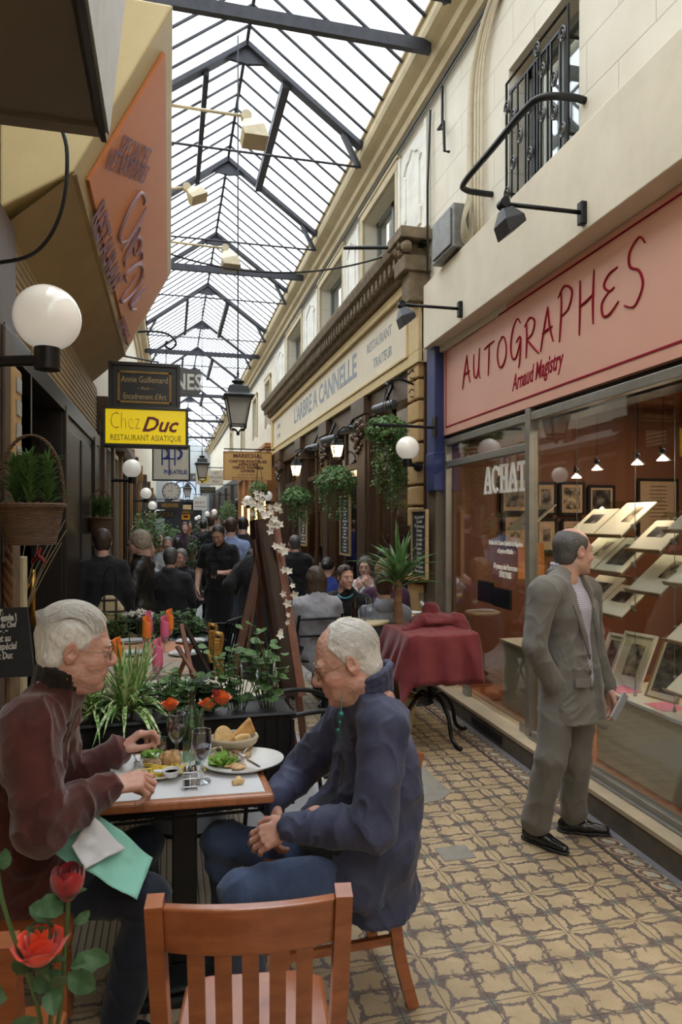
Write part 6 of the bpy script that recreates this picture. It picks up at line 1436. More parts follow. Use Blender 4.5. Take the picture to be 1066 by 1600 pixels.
# variegated spider plant
def stripe_mat():
    t=NT('striped_leaf'); f,_=t.noise(60,2,.5,t.map(t.obj(),(1,1,.08))); c=t.mix(t.math('MULTIPLY_ADD',f,6,-2.6,clamp=True),(.10,.25,.045),(.62,.70,.36)); t.bsdf(c,.45); return t.m
p=P(180,1128,3.15)
rt=thing('spider_plant',(p.x+.05,3.17,.83),'striped green and cream spider plant behind the white-haired diner','plant')
m=MB(); blades(m,(0,0,0),110,.34,.0125,rg,up=1.35,droop=1.15,spread=.95); blades(m,(.03,0,0),26,.40,.012,rg,up=1.35,droop=.9,spread=.6); blades(m,(-.13,0,0),60,.27,.0115,rg,up=1.3,droop=1.0); m.build('striped_leaves',stripe_mat(),rt,kind='stuff')
def herb(c,n,H,label,leafs,rg,lm,kind='round',ls=.03,spread=.12,cat='plant',name='geranium',flowers=None,leanx=0):
    rt=thing(name,c,label,cat); m=MB(); st=MB()
    for _ in range(n):
        a=rg.uniform(0,2*pi); h=H*rg.uniform(.45,1); r=spread*rg.uniform(.1,1); tip=Vector((r*math.cos(a)+leanx*h,r*math.sin(a)*.6,h)); b=Vector((tip.x*.25,tip.y*.25,0)); mid=b.lerp(tip,.5)+Vector((rg.uniform(-.02,.02),rg.uniform(-.02,.02),.02)); pts=crv([tuple(b),tuple(mid),tuple(tip)],4); st.tube(pts,.0022,4)
        for k in range(leafs):
            t=rg.uniform(.25,1); q=Vector(pts[min(len(pts)-1,int(t*len(pts)))]); a2=rg.uniform(0,2*pi); d=Vector((math.cos(a2),math.sin(a2),rg.uniform(-.1,.5))); e=q+d*rg.uniform(.01,.035); st.tube([q,e],.0012,3); put_leaf(m,e,d,Vector((0,-.35,1)),ls*rg.uniform(.6,1.25),kind)
    m.build('leaves',lm,rt,kind='stuff'); st.build('stems',STEMG,rt); return rt
GER=leafy('geranium_leaf',(.05,.13,.035),(.19,.32,.12),30)
for k,(x,H,n,l) in enumerate(((.02,.20,26,'low dense herb beside the spider plant in the near planter'),(.16,.16,26,'low dark herb behind the wine glasses in the near planter'),(.30,.34,16,'tall leggy geranium behind the bread basket'),(.45,.40,16,'tallest leggy geranium at the right end of the near planter'))):
    herb((x,3.17,.81),n,H,l,7 if k<2 else 4,rg,GER if k!=1 else IVYD,'round',.046 if k>1 else .034,.14)
planter(-.75,.33,5.62,5.86,.30,.72,'black ribbed planter of bushy herbs beyond the empty table')
for k,(x,H,n,l) in enumerate(((-.62,.16,20,'low ivy-leaved plant at the left end of the far planter'),(-.42,.26,26,'bushy green plant with small leaves left in the far planter'),(-.05,.24,30,'bushy plant in the middle of the far planter'),(.18,.26,30,'bushy plant at the right end of the far planter'))):
    herb((x,5.73,.71),n,H,l,9,rg,GER if k%2 else IVY,'ivy',.036,.15)
rt=thing('white_flowers',(-.24,5.70,.74),'cluster of white flowers standing in the far planter','flowers'); m=MB()
for _ in range(260): a=rg.uniform(0,2*pi); r=.13*math.sqrt(rg.random()); q=Vector((r*math.cos(a),r*.6*math.sin(a),.19+.04*(1-(r/.13)**2)+rg.uniform(-.01,.01))); put_leaf(m,q,Vector((rg.uniform(-1,1),rg.uniform(-1,1),.4)),Vector((0,0,1)),.022,'oval')
m.build('petals',mat('white_petal',hx(236,236,226),.6,bump=0),rt,kind='stuff'); m=MB()
for k in range(9): m.tube([(0,0,-.03),(rg.uniform(-.1,.1),0,.18)],.003,4)
m.build('stems',STEMG,rt)
# yucca in its pot
p=onY(623,1090,5.32); px=p.x; rt=thing('potted_yucca',(px,5.32,0),'spiky yucca on a bare trunk in a cream pot beside the red cloth','plant'); POT=mat('cream_pot',hx(196,180,140),.6,var=.12)
m=MB(); m.lathe([(0,.0),(.11,.0),(.15,.22),(.165,.23),(.165,.27),(.15,.27),(.14,.22),(0,.22)],28); m.build('pot',POT,rt,auto=40)
m=MB(); m.tube([(0,0,.2),(.01,0,.6),(-.005,0,1.0),(.0,0,1.28)],[.040,.034,.036,.03],10); m.tube([(-.03,0,.2),(-.04,0,.5)],[.025,.02],8); m.build('trunk',mat('yucca_bark',hx(130,96,66),.85,var=.3,nscale=10,bump=.8,bscale=30,stretch=(1,1,3)),rt,smooth=True)
m=MB(); rg=random.Random(5)
for j in range(6): blades(m,(.0,0,1.14+j*.03),13,.46,.021,rg,up=1.05-.2*(5-j)/5,droop=.30+.15*(5-j)/5,spread=1.0)
m.build('crown_leaves',leafy('yucca_leaf',(.05,.13,.035),(.16,.30,.10),8),rt,kind='stuff')
m=MB(); blades(m,(-.04,0,.45),22,.2,.010,rg,up=.9,droop=.5); m.build('lower_leaves',BLADE,rt,kind='stuff')
# distant planting
for k,(u,v,Y,r,l) in enumerate(((230,835,11.5,.30,'leafy shrub standing by the left shopfronts beyond the seated diners'),(322,840,17,.38,'tall dark leafy shrub in the middle of the far passage'),(300,860,9.6,.16,'small spiky potted plant between the seated diners and the waiter'),(262,842,19,.35,'pale leafy plant far along the left side'),(356,800,19,.25,'climbing greenery on the orange shopfront'))):
    p=onY(u,v,Y); rt=thing('distant_shrub',(p.x,Y,0),l,'shrub'); m=MB(); rg=random.Random(k)
    for _ in range(420 if k!=2 else 10):
        th=rg.uniform(0,2*pi); c=rg.uniform(-1,1); s=math.sqrt(1-c*c); rr=r*rg.uniform(.5,1); put_leaf(m,Vector((rr*s*math.cos(th),rr*s*math.sin(th),p.z+rr*c*1.3)),Vector((rg.uniform(-1,1),rg.uniform(-1,1),rg.uniform(-.6,.6))),Vector((0,-.5,1)),r*.22,'oval')
    if k==2: 
        for j in range(6): blades(m,(0,0,p.z-.25+j*.07),14,.22,.010,rg,up=.9,droop=.4)
    m.build('foliage',(IVY,IVYD,BLADE,IVY,IVY)[k],rt,kind='stuff')
    m=MB(); m.tube([(0,0,.25),(0,0,p.z)],.025,6); m.build('stem',mat('bare_stem',(1,1,1)),rt); m=MB(); m.lathe([(0,0),(.12,0),(.16,.3),(.14,.3),(0,.27)],14); m.build('pot',BLACK,rt,auto=40)
# ---------------------------------------------------------------- furniture
CHW=wood('chair_wood',(.22,.060,.018),(.42,.135,.045),.28,(4,4,14),coat=.5)
def chair(loc,rz,label,seat_h=.46,hi=True,wd=.43,back=.89):
    """local: sitter faces +x, back at -x; slatted back"""
    rt=thing('wooden_chair',loc,label,'chair',rz=rz); w=wd/2; b=.006
    for s in (1,-1):
        m=MB(); pts=crv([(-.26,s*(w-.01),0),(-.205,s*(w-.015),.22),(-.19,s*(w-.015),.45),(-.215,s*(w-.005),.66),(-.275,s*w,back)],4)
        for i in range(len(pts)-1): m.bar(pts[i],pts[i+1],.034,.040,up=(1,0,0),ext=.001)
        m.build('rear_post',CHW,rt,auto=30)
        m=MB(); m.bar((.20,s*(w-.03),0),(.19,s*(w-.035),seat_h-.02),.036,.036); m.build('front_leg',CHW,rt,bevel=b)
    m=MB(); n=10
    vs=[]
    for i in range(n+1):
        y=-w+.015+(2*w-.03)*i/n; cx=-.272-.028*(1-(2*i/n-1)**2); top=back-.012+.006*(1-(2*i/n-1)**2)
        for (dx,z) in ((.012,back-.115),(.012+.0,top),(-.014,top),(-.014,back-.115)): vs.append((cx+dx+(back-z)*.28*.9-.0,y,z))
    fs=[(i*4+j,i*4+(j+1)%4,(i+1)*4+(j+1)%4,(i+1)*4+j) for i in range(n) for j in range(4)]+[(0,1,2,3),(n*4+3,n*4+2,n*4+1,n*4)]
    m.add(vs,fs); m.build('top_rail',CHW,rt,bevel=.005)
    for k in range(5):
        y=(k-2)*(wd-.10)/5*1.0; m=MB(); cx=-.245-.02*(1-(k-2)**2/6.5)
        pts=crv([(-.185,y,.50),(-.200+(cx+.245)*.5,y,.62),(cx,y,back-.11)],4)
        for i in range(len(pts)-1): m.bar(pts[i],pts[i+1],.034,.013,up=(1,0,0),ext=.001)
        m.build('back_slat',CHW,rt)
    m=MB(); m.bar((-.19,-w+.03,.50),(-.19,w-.03,.50),.022,.035); m.build('lower_rail',CHW,rt,bevel=.004)
    m=MB(); m.prism([(-.20,-w+.02),(-.21,w-.02),(.0,w+.0),(.19,w-.005),(.225,w-.06),(.225,-w+.06),(.19,-w+.005),(.0,-w)],seat_h-.025,seat_h+.012,'xy'); m.build('seat',CHW,rt,bevel=.01)
    m=MB(); 
    for s in (1,-1): m.bar((-.20,s*(w-.02),.24),(.19,s*(w-.03),.24),.02,.028)
    m.bar((0,-w+.03,.24),(0,w-.03,.24),.02,.028); m.build('stretcher',CHW,rt)
    return rt
pc=P(388,1400,1.50)
chair((.195,1.64,0),math.radians(82),'empty reddish wooden chair with slatted back, nearest at the bottom centre',back=.95,wd=.375)
chair((-.47,1.66,0),math.radians(84),'reddish wooden chair at the bottom left corner behind the roses',back=.93,wd=.42)
chair((.555,2.45,0),math.radians(183),'wooden chair under the man in the navy jacket')
chair((-.52,2.30,0),math.radians(6),'dark wooden chair mostly hidden under the white-haired diner')
# dining table
TPL=wood('table_edge_wood',(.30,.10,.04),(.50,.20,.09),.3,(14,3,3),coat=.4)
TZ=.75
rt=thing('dining_table',(.05,2.64,0),'square wooden table with white paper mat laid between the two old men','table')
A_=(-.27,2.40),(.355,2.36),(.335,2.90),(-.27,2.92)
m=MB(); m.prism(A_,TZ-.035,TZ-.002,'xy'); m.build('top',TPL,rt,world=True,bevel=.008)
m=MB()
for k in range(8): y=2.45+.055*k; m.bar((-.25,y,.66),(.33,y,.66),.008,.008)
for x in (-.25,.33): m.bar((x,2.42,.66),(x,2.88,.66),.012,.012); 
for x,y in ((-.25,2.42),(.33,2.42),(-.25,2.88),(.33,2.88)): m.bar((x,y,.66),(x,y,.72),.01,.01)
m.build('wire_shelf',BLACK,rt,world=True)
m=MB(); m.box((.01,2.60,.06),(.10,2.69,.715)); m.build('pedestal',mat('table_black',(.012,.012,.012),.4),rt,world=True,bevel=.006)
m=MB(); m.box((-.18,2.44,.0),(.30,2.86,.035)); m.prism([(-.16,2.46),(.28,2.46),(.12,2.60),(-.01,2.60)],.035,.06,'xy'); m.build('base_plate',mat('table_black',(1,1,1)),rt,world=True,bevel=.01)
m=MB(); m.prism([(-.24,2.425),(.325,2.385),(.31,2.87),(-.24,2.89)],TZ-.002,TZ+.0005,'xy'); o=m.build('paper_mat',mat('white_paper',hx(214,214,216),.8,var=.04,nscale=8,bump=.1)); tag(o,'white paper mat covering the dining table top','mat')
Z=TZ+.001
CHINA=mat('white_china',hx(226,226,224),.18,bump=0,var=.02)
def plate(cx,cy,rx,ry,label,name='dinner_plate'):
    rt=thing(name,(cx,cy,Z),label,'plate'); m=MB(); m.lathe([(0,.004),(.55,.004),(.68,.008),(.98,.024),(1.0,.026),(.99,.021),(.66,.0),(0,.0)],44,sx=rx,sy=ry); m.build('dish',CHINA,rt,auto=50); return rt
p1=P(255,1207,2.55); p1=onZ(240,1206,Z); p2=onZ(380,1196,Z)
plate(p1.x,p1.y,.155,.135,'white dinner plate of salad, chicken and yellow noodles before the white-haired diner')
plate(p2.x,p2.y,.158,.135,'white plate of salad and meat before the navy jacket, knife and fork across it')
LETT=leafy('lettuce',(.12,.30,.03),(.40,.60,.12),40); CHICK=mat('roast_chicken',hx(196,140,84),.5,var=.35,nscale=30,bump=.6,bscale=120,col2=hx(224,188,140)); NOOD=mat('yellow_noodles',hx(226,196,70),.45,var=.15,nscale=40); RICEM=mat('shredded_meat',hx(150,110,76),.6,var=.4,nscale=50,bump=.6,bscale=150,col2=hx(206,176,136))
def lettuce(c,r,label,seed,n=26):
    rg=random.Random(seed); m=MB()
    for _ in range(n):
        a=rg.uniform(0,2*pi); q=Vector((r*rg.uniform(0,.5)*math.cos(a),r*rg.uniform(0,.5)*math.sin(a),.004)); d=Vector((math.cos(a),math.sin(a),rg.uniform(.3,1.4))).normalized(); s=d.cross(Vector((0,0,1))).normalized(); L=r*rg.uniform(.5,.9); vs=[];N=6
        for i in range(N):
            for j in range(7):
                u=i/(N-1); v=(j-3)/3; vs.append(q+d*L*u+s*(v*L*.5*math.sin(pi*min(1,u*.8+.15)))+Vector((0,0,.008*math.sin(v*9+u*5+a)*u+.004*math.sin(v*17))))
        m.add(vs,[(i*7+j,i*7+j+1,(i+1)*7+j+1,(i+1)*7+j) for i in range(N-1) for j in range(6)])
    o=m.build('lettuce',LETT,smooth=True); o.location=c; tag(o,label,'lettuce'); return o
def lump(c,rs,label,mt,seed,name,cat,parts=7,h=.003,amp=.003,kind=None,sp=1.):
    rg=random.Random(seed); b=Blob(.006)
    for _ in range(parts): b.ell((rs[0]*rg.uniform(-.6,.6)*sp,rs[1]*rg.uniform(-.6,.6)*sp,rs[2]*rg.uniform(.25,.7)),(rs[0]*rg.uniform(.3,.55),rs[1]*rg.uniform(.3,.55),rs[2]*rg.uniform(.3,.6)))
    b.rbox((0,0,-.05),(.3,.3,.05),0,k=.0,op='s')
    V,Q=b.mesh(h,lambda V,N: amp*vnoise(V,110,seed)+amp*.5*vnoise(V,220,seed)); o=obj_from([(V,Q)],name,mt); o.location=c; tag(o,label,cat,kind=kind); return o
def oz(u,v,dz=.006): p=onZ(u,v,Z); return (p.x,p.y,Z+dz)
lettuce(oz(236,1188),.045,'green lettuce at the back of the left plate',1); lettuce(oz(345,1198),.055,'green lettuce on the front of the right plate',2,34)
lump(oz(267,1196),(.05,.035,.05),'piece of roast chicken standing on the left plate',CHICK,3,'chicken_piece','food',8)
lump(oz(245,1199),(.055,.03,.022),'shredded white meat beside the lettuce on the left plate',RICEM,13,'shredded_meat','food',9,kind='stuff')
rg=random.Random(8); m=MB(); c=Vector(oz(258,1212,.012))
for _ in range(70):
    a=rg.uniform(0,2*pi); q=Vector((rg.gauss(0,.035),rg.gauss(0,.018),abs(rg.gauss(.004,.006)))); pts=[q+Vector((.022*math.cos(a+t*2.2)*(t+.3),.016*math.sin(a+t*2.2)*(t+.3),.004*math.sin(t*4))) for t in [k*.25 for k in range(8)]]; m.tube(pts,.0024,5)
o=m.build('noodles',NOOD,smooth=True); o.location=c; tag(o,'heap of yellow noodles on the left plate','noodles',kind='stuff')
lump(oz(360,1190),(.075,.035,.028),'browned meat scraps along the back of the right plate',RICEM,5,'meat_scraps','food',11,kind='stuff')
lump(oz(368,1203),(.05,.03,.012),'gravy and crumbs in the middle of the right plate',CHICK,6,'food_scraps','food',9,kind='stuff')
lump(oz(191,1197,.01),(.03,.018,.018),'brown morsel on the rim of the left plate',CHICK,7,'chicken_morsel','food',5)
lump(oz(372,1225,.0),(.026,.018,.024),'torn piece of bread on the paper mat by the right plate',mat('bread_crumb',hx(216,184,130),.8,var=.2,nscale=40,bump=.5,bscale=90),9,'bread_piece','bread',6)
SIL=mat('cutlery_steel',hx(190,190,192),.18,1,var=.02,bump=0)
def knife(a,b,label):
    a,b=Vector(a),Vector(b); d=(b-a).normalized(); s=Vector((0,0,1)).cross(d).normalized(); rt=thing('table_knife',a,label,'knife'); L=(b-a).length
    m=MB(); m.bar((0,0,0),d*(L*.42),.011,.005); m.build('handle',SIL,rt,bevel=.002); m=MB(); q=[d*(L*.42)-s*.003,d*(L*.95)-s*.001,d*L+s*.006,d*(L*.5)+s*.009]; m.add(q+[p+Vector((0,0,.0015)) for p in q],[(0,1,2,3),(7,6,5,4),(0,4,5,1),(1,5,6,2),(2,6,7,3),(3,7,4,0)]); m.build('blade',SIL,rt)
def fork(a,b,label,curve=.012):
    a,b=Vector(a),Vector(b); d=(b-a).normalized(); s=Vector((0,0,1)).cross(d).normalized(); rt=thing('table_fork',a,label,'fork'); L=(b-a).length; up=s.cross(d)*-1
    if up.z<0: up=-up
    m=MB(); m.tube([d*0,d*L*.3,d*L*.68],[.0055,.0035,.0025],6); m.build('handle',SIL,rt,smooth=True); m=MB(); m.slab(d*L*.68-s*.004,d*L*.75-s*.011,d*L*.75+s*.011,d*L*.68+s*.004,.0018)
    for k in range(4): x=s*((k-1.5)*.0068); m.tube([d*L*.74+x,d*L*.86+x-up*curve*.5,d*L+x],.0016,5)
    m.build('tines',SIL,rt)
q1,q2=oz(406,1212,.032),oz(362,1188,.04); knife(q1,q2,'steel knife lying across the right plate')
fork(oz(398,1174,.05),oz(372,1199,.03),'steel fork resting bowl-up on the right plate'); fork(oz(208,1184,.03),oz(216,1203,.015),'dark-handled fork standing in the left plate salad')
# glasses of wine
GL=glassy('clear_glass',(.86,.89,.90),.10,edge=1.6); WINE=mat('red_wine',(.06,.004,.012),.05,bump=0)
def goblet(c,label,s=1.,fill=.5,name='wine_glass'):
    rt=thing(name,c,label,'glass'); rt.scale=(1,1,1.32); m=MB(); m.lathe([(0,.0),(.034*s,.0),(.034*s,.003),(.008*s,.008),(.006*s,.02),(.0105*s,.03),(.006*s,.04),(.006*s,.052),(.018*s,.060),(.034*s,.080),(.037*s,.10),(.0345*s,.142),(.0332*s,.142),(.0355*s,.10),(.033*s,.082),(.017*s,.063),(0,.060)],32); m.build('glass_body',GL,rt,auto=60)
    if fill: m=MB(); z=.062+.038*fill*1.6; m.lathe([(0,.0615),(.016*s,.064),(.0325*s,.083),(.034*s,min(z,.098)),(.034*s,z),(0,z)],32); m.build('wine',WINE,rt,smooth=False,auto=50)
goblet(oz(315,1222,0),'wine glass half full of red wine, nearer the viewer on the dining table',1.0,.62); goblet(oz(276,1189,0),'wine glass of red wine farther back on the dining table',1.0,.7)
rt=thing('vinegar_cruet',oz(300,1193,0),'slim clear glass carafe with a green tint holding stems behind the wine glasses','carafe'); m=MB(); m.lathe([(0,0),(.033,0),(.036,.006),(.036,.12),(.030,.16),(.016,.21),(.012,.25),(.014,.27),(.013,.285),(.011,.285),(.010,.25),(.014,.21),(.028,.16),(.034,.12),(.034,.008),(0,.008)],28); m.build('glass_body',glassy('green_clear',(.80,.88,.80),.05,edge=.6),rt,auto=60)
m=MB(); m.lathe([(0,.009),(.033,.009),(.033,.05),(0,.05)],24); m.build('water',glassy('water',(.85,.92,.90),.03),rt)
# salt and pepper in a wire stand
rt=thing('cruet_stand',oz(297,1232,0),'chrome wire stand holding salt and pepper shakers at the table edge','stand'); m=MB()
for z in (.012,.04,.062): m.tube([(.024*math.copysign(1,math.cos(t))*min(1,abs(math.cos(t))*1.6),.016*math.copysign(1,math.sin(t))*min(1,abs(math.sin(t))*1.6),z) for t in [2*pi*k/24+.01 for k in range(24)]],.0014,5,closed=True)
for x,y in ((-.024,-.016),(.024,-.016),(-.024,.016),(.024,.016)): m.tube([(x,y,0),(x,y,.068)],.0014,5)
m.tube(crv([(0,.016,.062),(0,.016,.12),(0,.01,.135),(0,.0,.125)],4),.0016,5); m.build('wire_frame',SIL,rt)
for k,x in enumerate((-.011,.012)):
    m=MB(); m.lathe([(0,.003),(.0105,.003),(.0105,.055),(.009,.06),(0,.06)],14); rt2=thing('spice_shaker',(oz(297,1232,0)[0]+x,oz(297,1232,0)[1],Z),('pepper','salt')[k]+' shaker in the wire stand with a steel cap','shaker'); m.build('jar',glassy('shaker_glass',(.8,.8,.78),.1),rt2,auto=50); m=MB(); m.lathe([(0,.06),(.0115,.058),(.0115,.068),(.008,.078),(0,.080)],14); m.build('cap',SIL,rt2,auto=50)
    m=MB(); m.lathe([(0,.004),(.009,.004),(.009,.035),(0,.035)],12); m.build('spice',(mat('pepper',(.05,.04,.03),.8),mat('salt',(.8,.8,.78),.8))[k],rt2)
rt=thing('sauce_dish',oz(268,1221,0),'small white handled dish of yellow sauce at the left plate rim','dish'); m=MB(); m.lathe([(0,.0),(.022,0),(.033,.018),(.034,.024),(.031,.024),(.024,.006),(0,.005)],26,c=(0,0,.02)); m.build('bowl',CHINA,rt,auto=50); m=MB(); m.bar((-.03,0,.04),(-.065,.005,.042),.018,.007); m.build('handle',CHINA,rt,bevel=.003); m=MB(); m.lathe([(0,.034),(.027,.034)],20); m.build('sauce',mat('mustard_sauce',hx(206,186,110),.3,bump=0),rt)
rt=thing('condiment_jar',oz(250,1172,0),'small glass jar of amber chutney with a spoon knob at the table back','jar'); m=MB(); m.lathe([(0,0),(.03,0),(.033,.006),(.033,.04),(.03,.046),(.03,.05),(.028,.05),(.030,.04),(.030,.006),(0,.005)],24); m.build('glass_body',GL,rt,auto=60); m=MB(); m.lathe([(0,.006),(.0295,.007),(.0295,.028),(0,.028)],20); m.build('chutney',mat('amber_chutney',hx(150,96,50),.4),rt); m=MB(); m.lathe([(.031,.048),(.031,.054),(.012,.058),(.004,.060),(.004,.066),(.008,.072),(0,.08)],20); m.build('lid',GL,rt,auto=50)
# bread basket
bb=oz(366,1178,0); rt=thing('bread_basket',bb,'round wicker bread basket lined with beige cloth on the dining table','basket'); LW_=wicker('light_wicker',hx(150,110,56),hx(214,178,112),42)
m=MB(); m.lathe([(0,0),(.062,0),(.080,.062),(.076,.062),(.058,.006),(0,.006)],32,sx=1.08,sy=.85); m.build('wicker_bowl',LW_,rt,auto=50)
m=MB(); m.lathe([(.070,.035),(.084,.045),(.092,.066),(.088,.076),(.078,.072),(.066,.03)],40,sx=1.08,sy=.85); m.tube(crv([(-.07,-.05,.045),(-.09,-.07,.05),(-.10,-.06,.03)],4),.005,6); m.tube(crv([(-.07,-.05,.045),(-.06,-.075,.055),(-.05,-.075,.035)],4),.005,6); m.build('cloth_lining',cloth('beige_linen',hx(178,164,140)),rt,smooth=True)
BRD=mat('crust',hx(208,150,84),.7,var=.25,nscale=30,bump=.5,bscale=80,col2=hx(226,178,116)); CRB_=mat('bread_crumb',(1,1,1))
m=MB(); m.M=Matrix.Translation((bb[0]-.045,bb[1]-.005,bb[2]+.075))@Euler((1.35,.0,.2)).to_matrix().to_4x4(); m.lathe([(0,-.007),(.036,-.007),(.038,0),(.036,.007),(0,.007)],24,sy=1.15); o=m.build('bread_slice',CRB_,auto=50,bevel=.002); tag(o,'round bread slice standing at the left of the bread basket','bread')
m=MB(); m.M=Matrix.Translation((bb[0]+.025,bb[1],bb[2]+.075))@Euler((0,-.45,.1)).to_matrix().to_4x4(); m.prism([(-.06,-.012),(.06,-.02),(.065,.045),(.03,.035),(-.05,.01)],-.014,.014,'xz'); o=m.build('baguette_piece',BRD,bevel=.006); tag(o,'longest wedge of crusty bread sticking out of the basket','bread')
m=MB(); m.M=Matrix.Translation((bb[0]+.03,bb[1]-.03,bb[2]+.066))@Euler((0,.0,.2)).to_matrix().to_4x4(); m.prism([(-.03,-.012),(.035,-.012),(.03,.018),(-.01,.022),(-.035,.01)],-.012,.012,'xz'); o=m.build('bread_piece',CRB_,bevel=.005); tag(o,'short pale piece of bread at the front right of the basket','bread')
# roses
def rose_mat(nm,a,b):
    t=NT(nm); f,_=t.noise(30,3,.6,t.obj()); c=t.mix(t.math('MULTIPLY_ADD',f,3,-1,clamp=True),a,b); bs=t.bsdf(c,.5,Sheen_Weight=.3); return t.m
ROR=rose_mat('orange_rose',hx(236,130,24),hx(214,60,20)); RRD=rose_mat('red_rose',hx(170,14,20),hx(110,6,14)); RCO=rose_mat('coral_rose',hx(244,84,34),hx(222,50,22))
def rose(c,r,label,mt,stem,rg,leaves=0,bud=False,sepal=True,name='rose'):
    """c = centre of the bloom, stem = list of points below it"""
    rt=thing(name,stem[-1],label,'rose'); c=Vector(c); O=Vector(stem[-1]); m=MB(); layers=5 if not bud else 4
    for L in range(layers):
        n=3+(L>0)+(L>2); q=L/(layers-1); w=2.6-.9*q
        for k in range(n):
            a=2*pi*k/n+L*.9; N=8;vs=[]; jit=rg.uniform(-.05,.05)
            for i in range(N):
                for j in range(N):
                    u=i/(N-1); v=(j/(N-1)-.5); aa=a+v*w*(.55+.45*math.sin(pi*min(1,u*.9+.05)))
                    ro=r*((.22+.62*q)*math.sin(pi*(.12+.52*u))*1.08+(.22*q*q)*u**3*(0 if bud else 1.3)+.10*q*abs(v)*u); z=r*(-.85+(1.75-.45*q*(0 if bud else 1))*u-(.5+.3*q)*v*v*u+jit*u)
                    if q>.4 and not bud: z-=r*.20*q*max(0,u-.7)/.3; ro+=r*.10*q*max(0,u-.7)/.3
                    vs.append(c-O+Vector((ro*math.cos(aa),ro*math.sin(aa),z)))
            m.add(vs,[(i*N+j,i*N+j+1,(i+1)*N+j+1,(i+1)*N+j) for i in range(N-1) for j in range(N-1)])
    m.ball(c-O+Vector((0,0,-.1*r)),r*.42,10,8); po=m.build('petals',mt,rt,smooth=True); sb=po.modifiers.new('s','SUBSURF'); sb.levels=1; sb.render_levels=1
    m=MB(); pts=[Vector(p)-O for p in stem]; pts=[c-O-Vector((0,0,r*.8))]+pts; m.tube(crv([tuple(p) for p in pts],5),.0032,6); m.build('stem',mat('rose_stem',(.06,.11,.03),.5,bump=0),rt,smooth=True)
    m=MB()
    for k in range(5): a=k*1.257; put_leaf(m,c-O-Vector((0,0,r*.8)),Vector((math.cos(a),math.sin(a),.5 if bud else .1)),Vector((0,0,1)),r*1.1,'oval')
    full=crv([tuple(p) for p in pts],5)
    for k in range(leaves):
        q=Vector(full[int(len(full)*(.18+.72*k/max(1,leaves)))]); a=rg.uniform(0,2*pi); d=Vector((math.cos(a),math.sin(a)*.5,rg.uniform(-.2,.5)))
        put_leaf(m,q+d*.012,d,Vector((0,-.8,.6)),.045*rg.uniform(.8,1.25),'oval')
    m.build('leaves',leafy('rose_leaf',(.03,.085,.03),(.10,.19,.09),30),rt)
rg=random.Random(31)
cb=Vector(oz(300,1193,.10))
vase=oz(312,1178,0)
c1=P(266,1100,2.80);c2=P(324,1100,2.82);c3=P(347,1090,2.84);c4=P(337,1083,2.82)
rt=thing('rose_vase',vase,'slim glass vase of roses hidden behind the carafe','vase'); m=MB(); m.lathe([(0,0),(.03,0),(.026,.08),(.018,.15),(.02,.17),(.018,.17),(.016,.15),(.024,.08),(0,.01)],20); m.build('glass_body',GL,rt,auto=60)
vt=Vector(vase)+Vector((0,0,.16)); vb=Vector(vase)+Vector((0,0,.03))
rose(c1,.032,'orange-yellow rose leaning left over the dining table',ROR,[vt,vb],rg,3); rose(c2,.031,'orange-red rose in the middle of the dining table bunch',ROR,[vt,vb],rg,2); rose(c3,.036,'large yellow and red rose, rightmost of the dining table bunch',ROR,[vt,vb],rg,2); rose(c4,.016,'dark red rosebud beside the large rose on the dining table',RRD,[vt,vb],rg,0,bud=True)
# foreground roses on a near table
vn=P(62,1700,.98); rt=thing('foreground_vase',(vn.x,vn.y,.75),'glass vase below the frame holding the two near roses','vase'); m=MB(); m.lathe([(0,0),(.035,0),(.04,.01),(.03,.10),(.035,.14),(.032,.14),(.027,.10),(.035,.012),(0,.01)],20); m.build('glass_body',GL,rt,auto=60)
m=MB(); m.box((vn.x-.35,vn.y-.5,.71),(vn.x+.22,vn.y+.12,.749)); rt=thing('near_table',(vn.x,vn.y-.2,0),'wooden table below the frame under the near rose vase','table'); m.build('top',TPL,rt,world=True,bevel=.006); m=MB(); m.box((vn.x-.06,vn.y-.25,0),(vn.x+.02,vn.y-.17,.71)); m.build('pedestal',mat('table_black',(1,1,1)),rt,world=True)
vb=Vector((vn.x,vn.y,.78)); c=P(106,1381,.98); rose(c,.0255,'dark red rose, taller of the two blurred in the bottom left corner',RRD,[P(106,1420,.98),P(100,1500,.98),P(92,1590,.98),vb],rg,6,bud=True)
c=P(62,1477,.96); rose(c,.031,'bright orange-red rose, lower of the two blurred in the bottom left corner',RCO,[P(70,1520,.96),P(80,1575,.96),vb],rg,4)
m=MB(); pts=[P(-8,1330,.95),P(2,1400,.95),P(20,1460,.95),P(45,1530,.96),P(66,1620,.97),vb]; o_=thing('rose_branch',vb,'leafy thorned rose branch curving up the left edge of the photo','branch'); m.tube(crv([tuple(p) for p in pts],4),.003,6); m.build('stem',mat('rose_stem',(1,1,1)),o_,world=True)
m=MB()
for (u,v,du,dv,s) in ((12,1560,-.4,.1,.06),(46,1545,.8,.3,.045),(105,1520,.6,-.5,.05),(82,1465,-.5,.2,.035),(130,1490,.8,-.4,.04),(72,1440,.2,.9,.03),(60,1590,-.6,-.3,.05),(118,1445,.7,.6,.025),(5,1360,.1,1,.03)): q=P(u,v,.96); put_leaf(m,q,Vector((du,0,dv)),Vector((.2,-1,.3)),s,'oval')
m.build('leaves',leafy('rose_leaf',(1,1,1),(1,1,1)),o_,world=True)
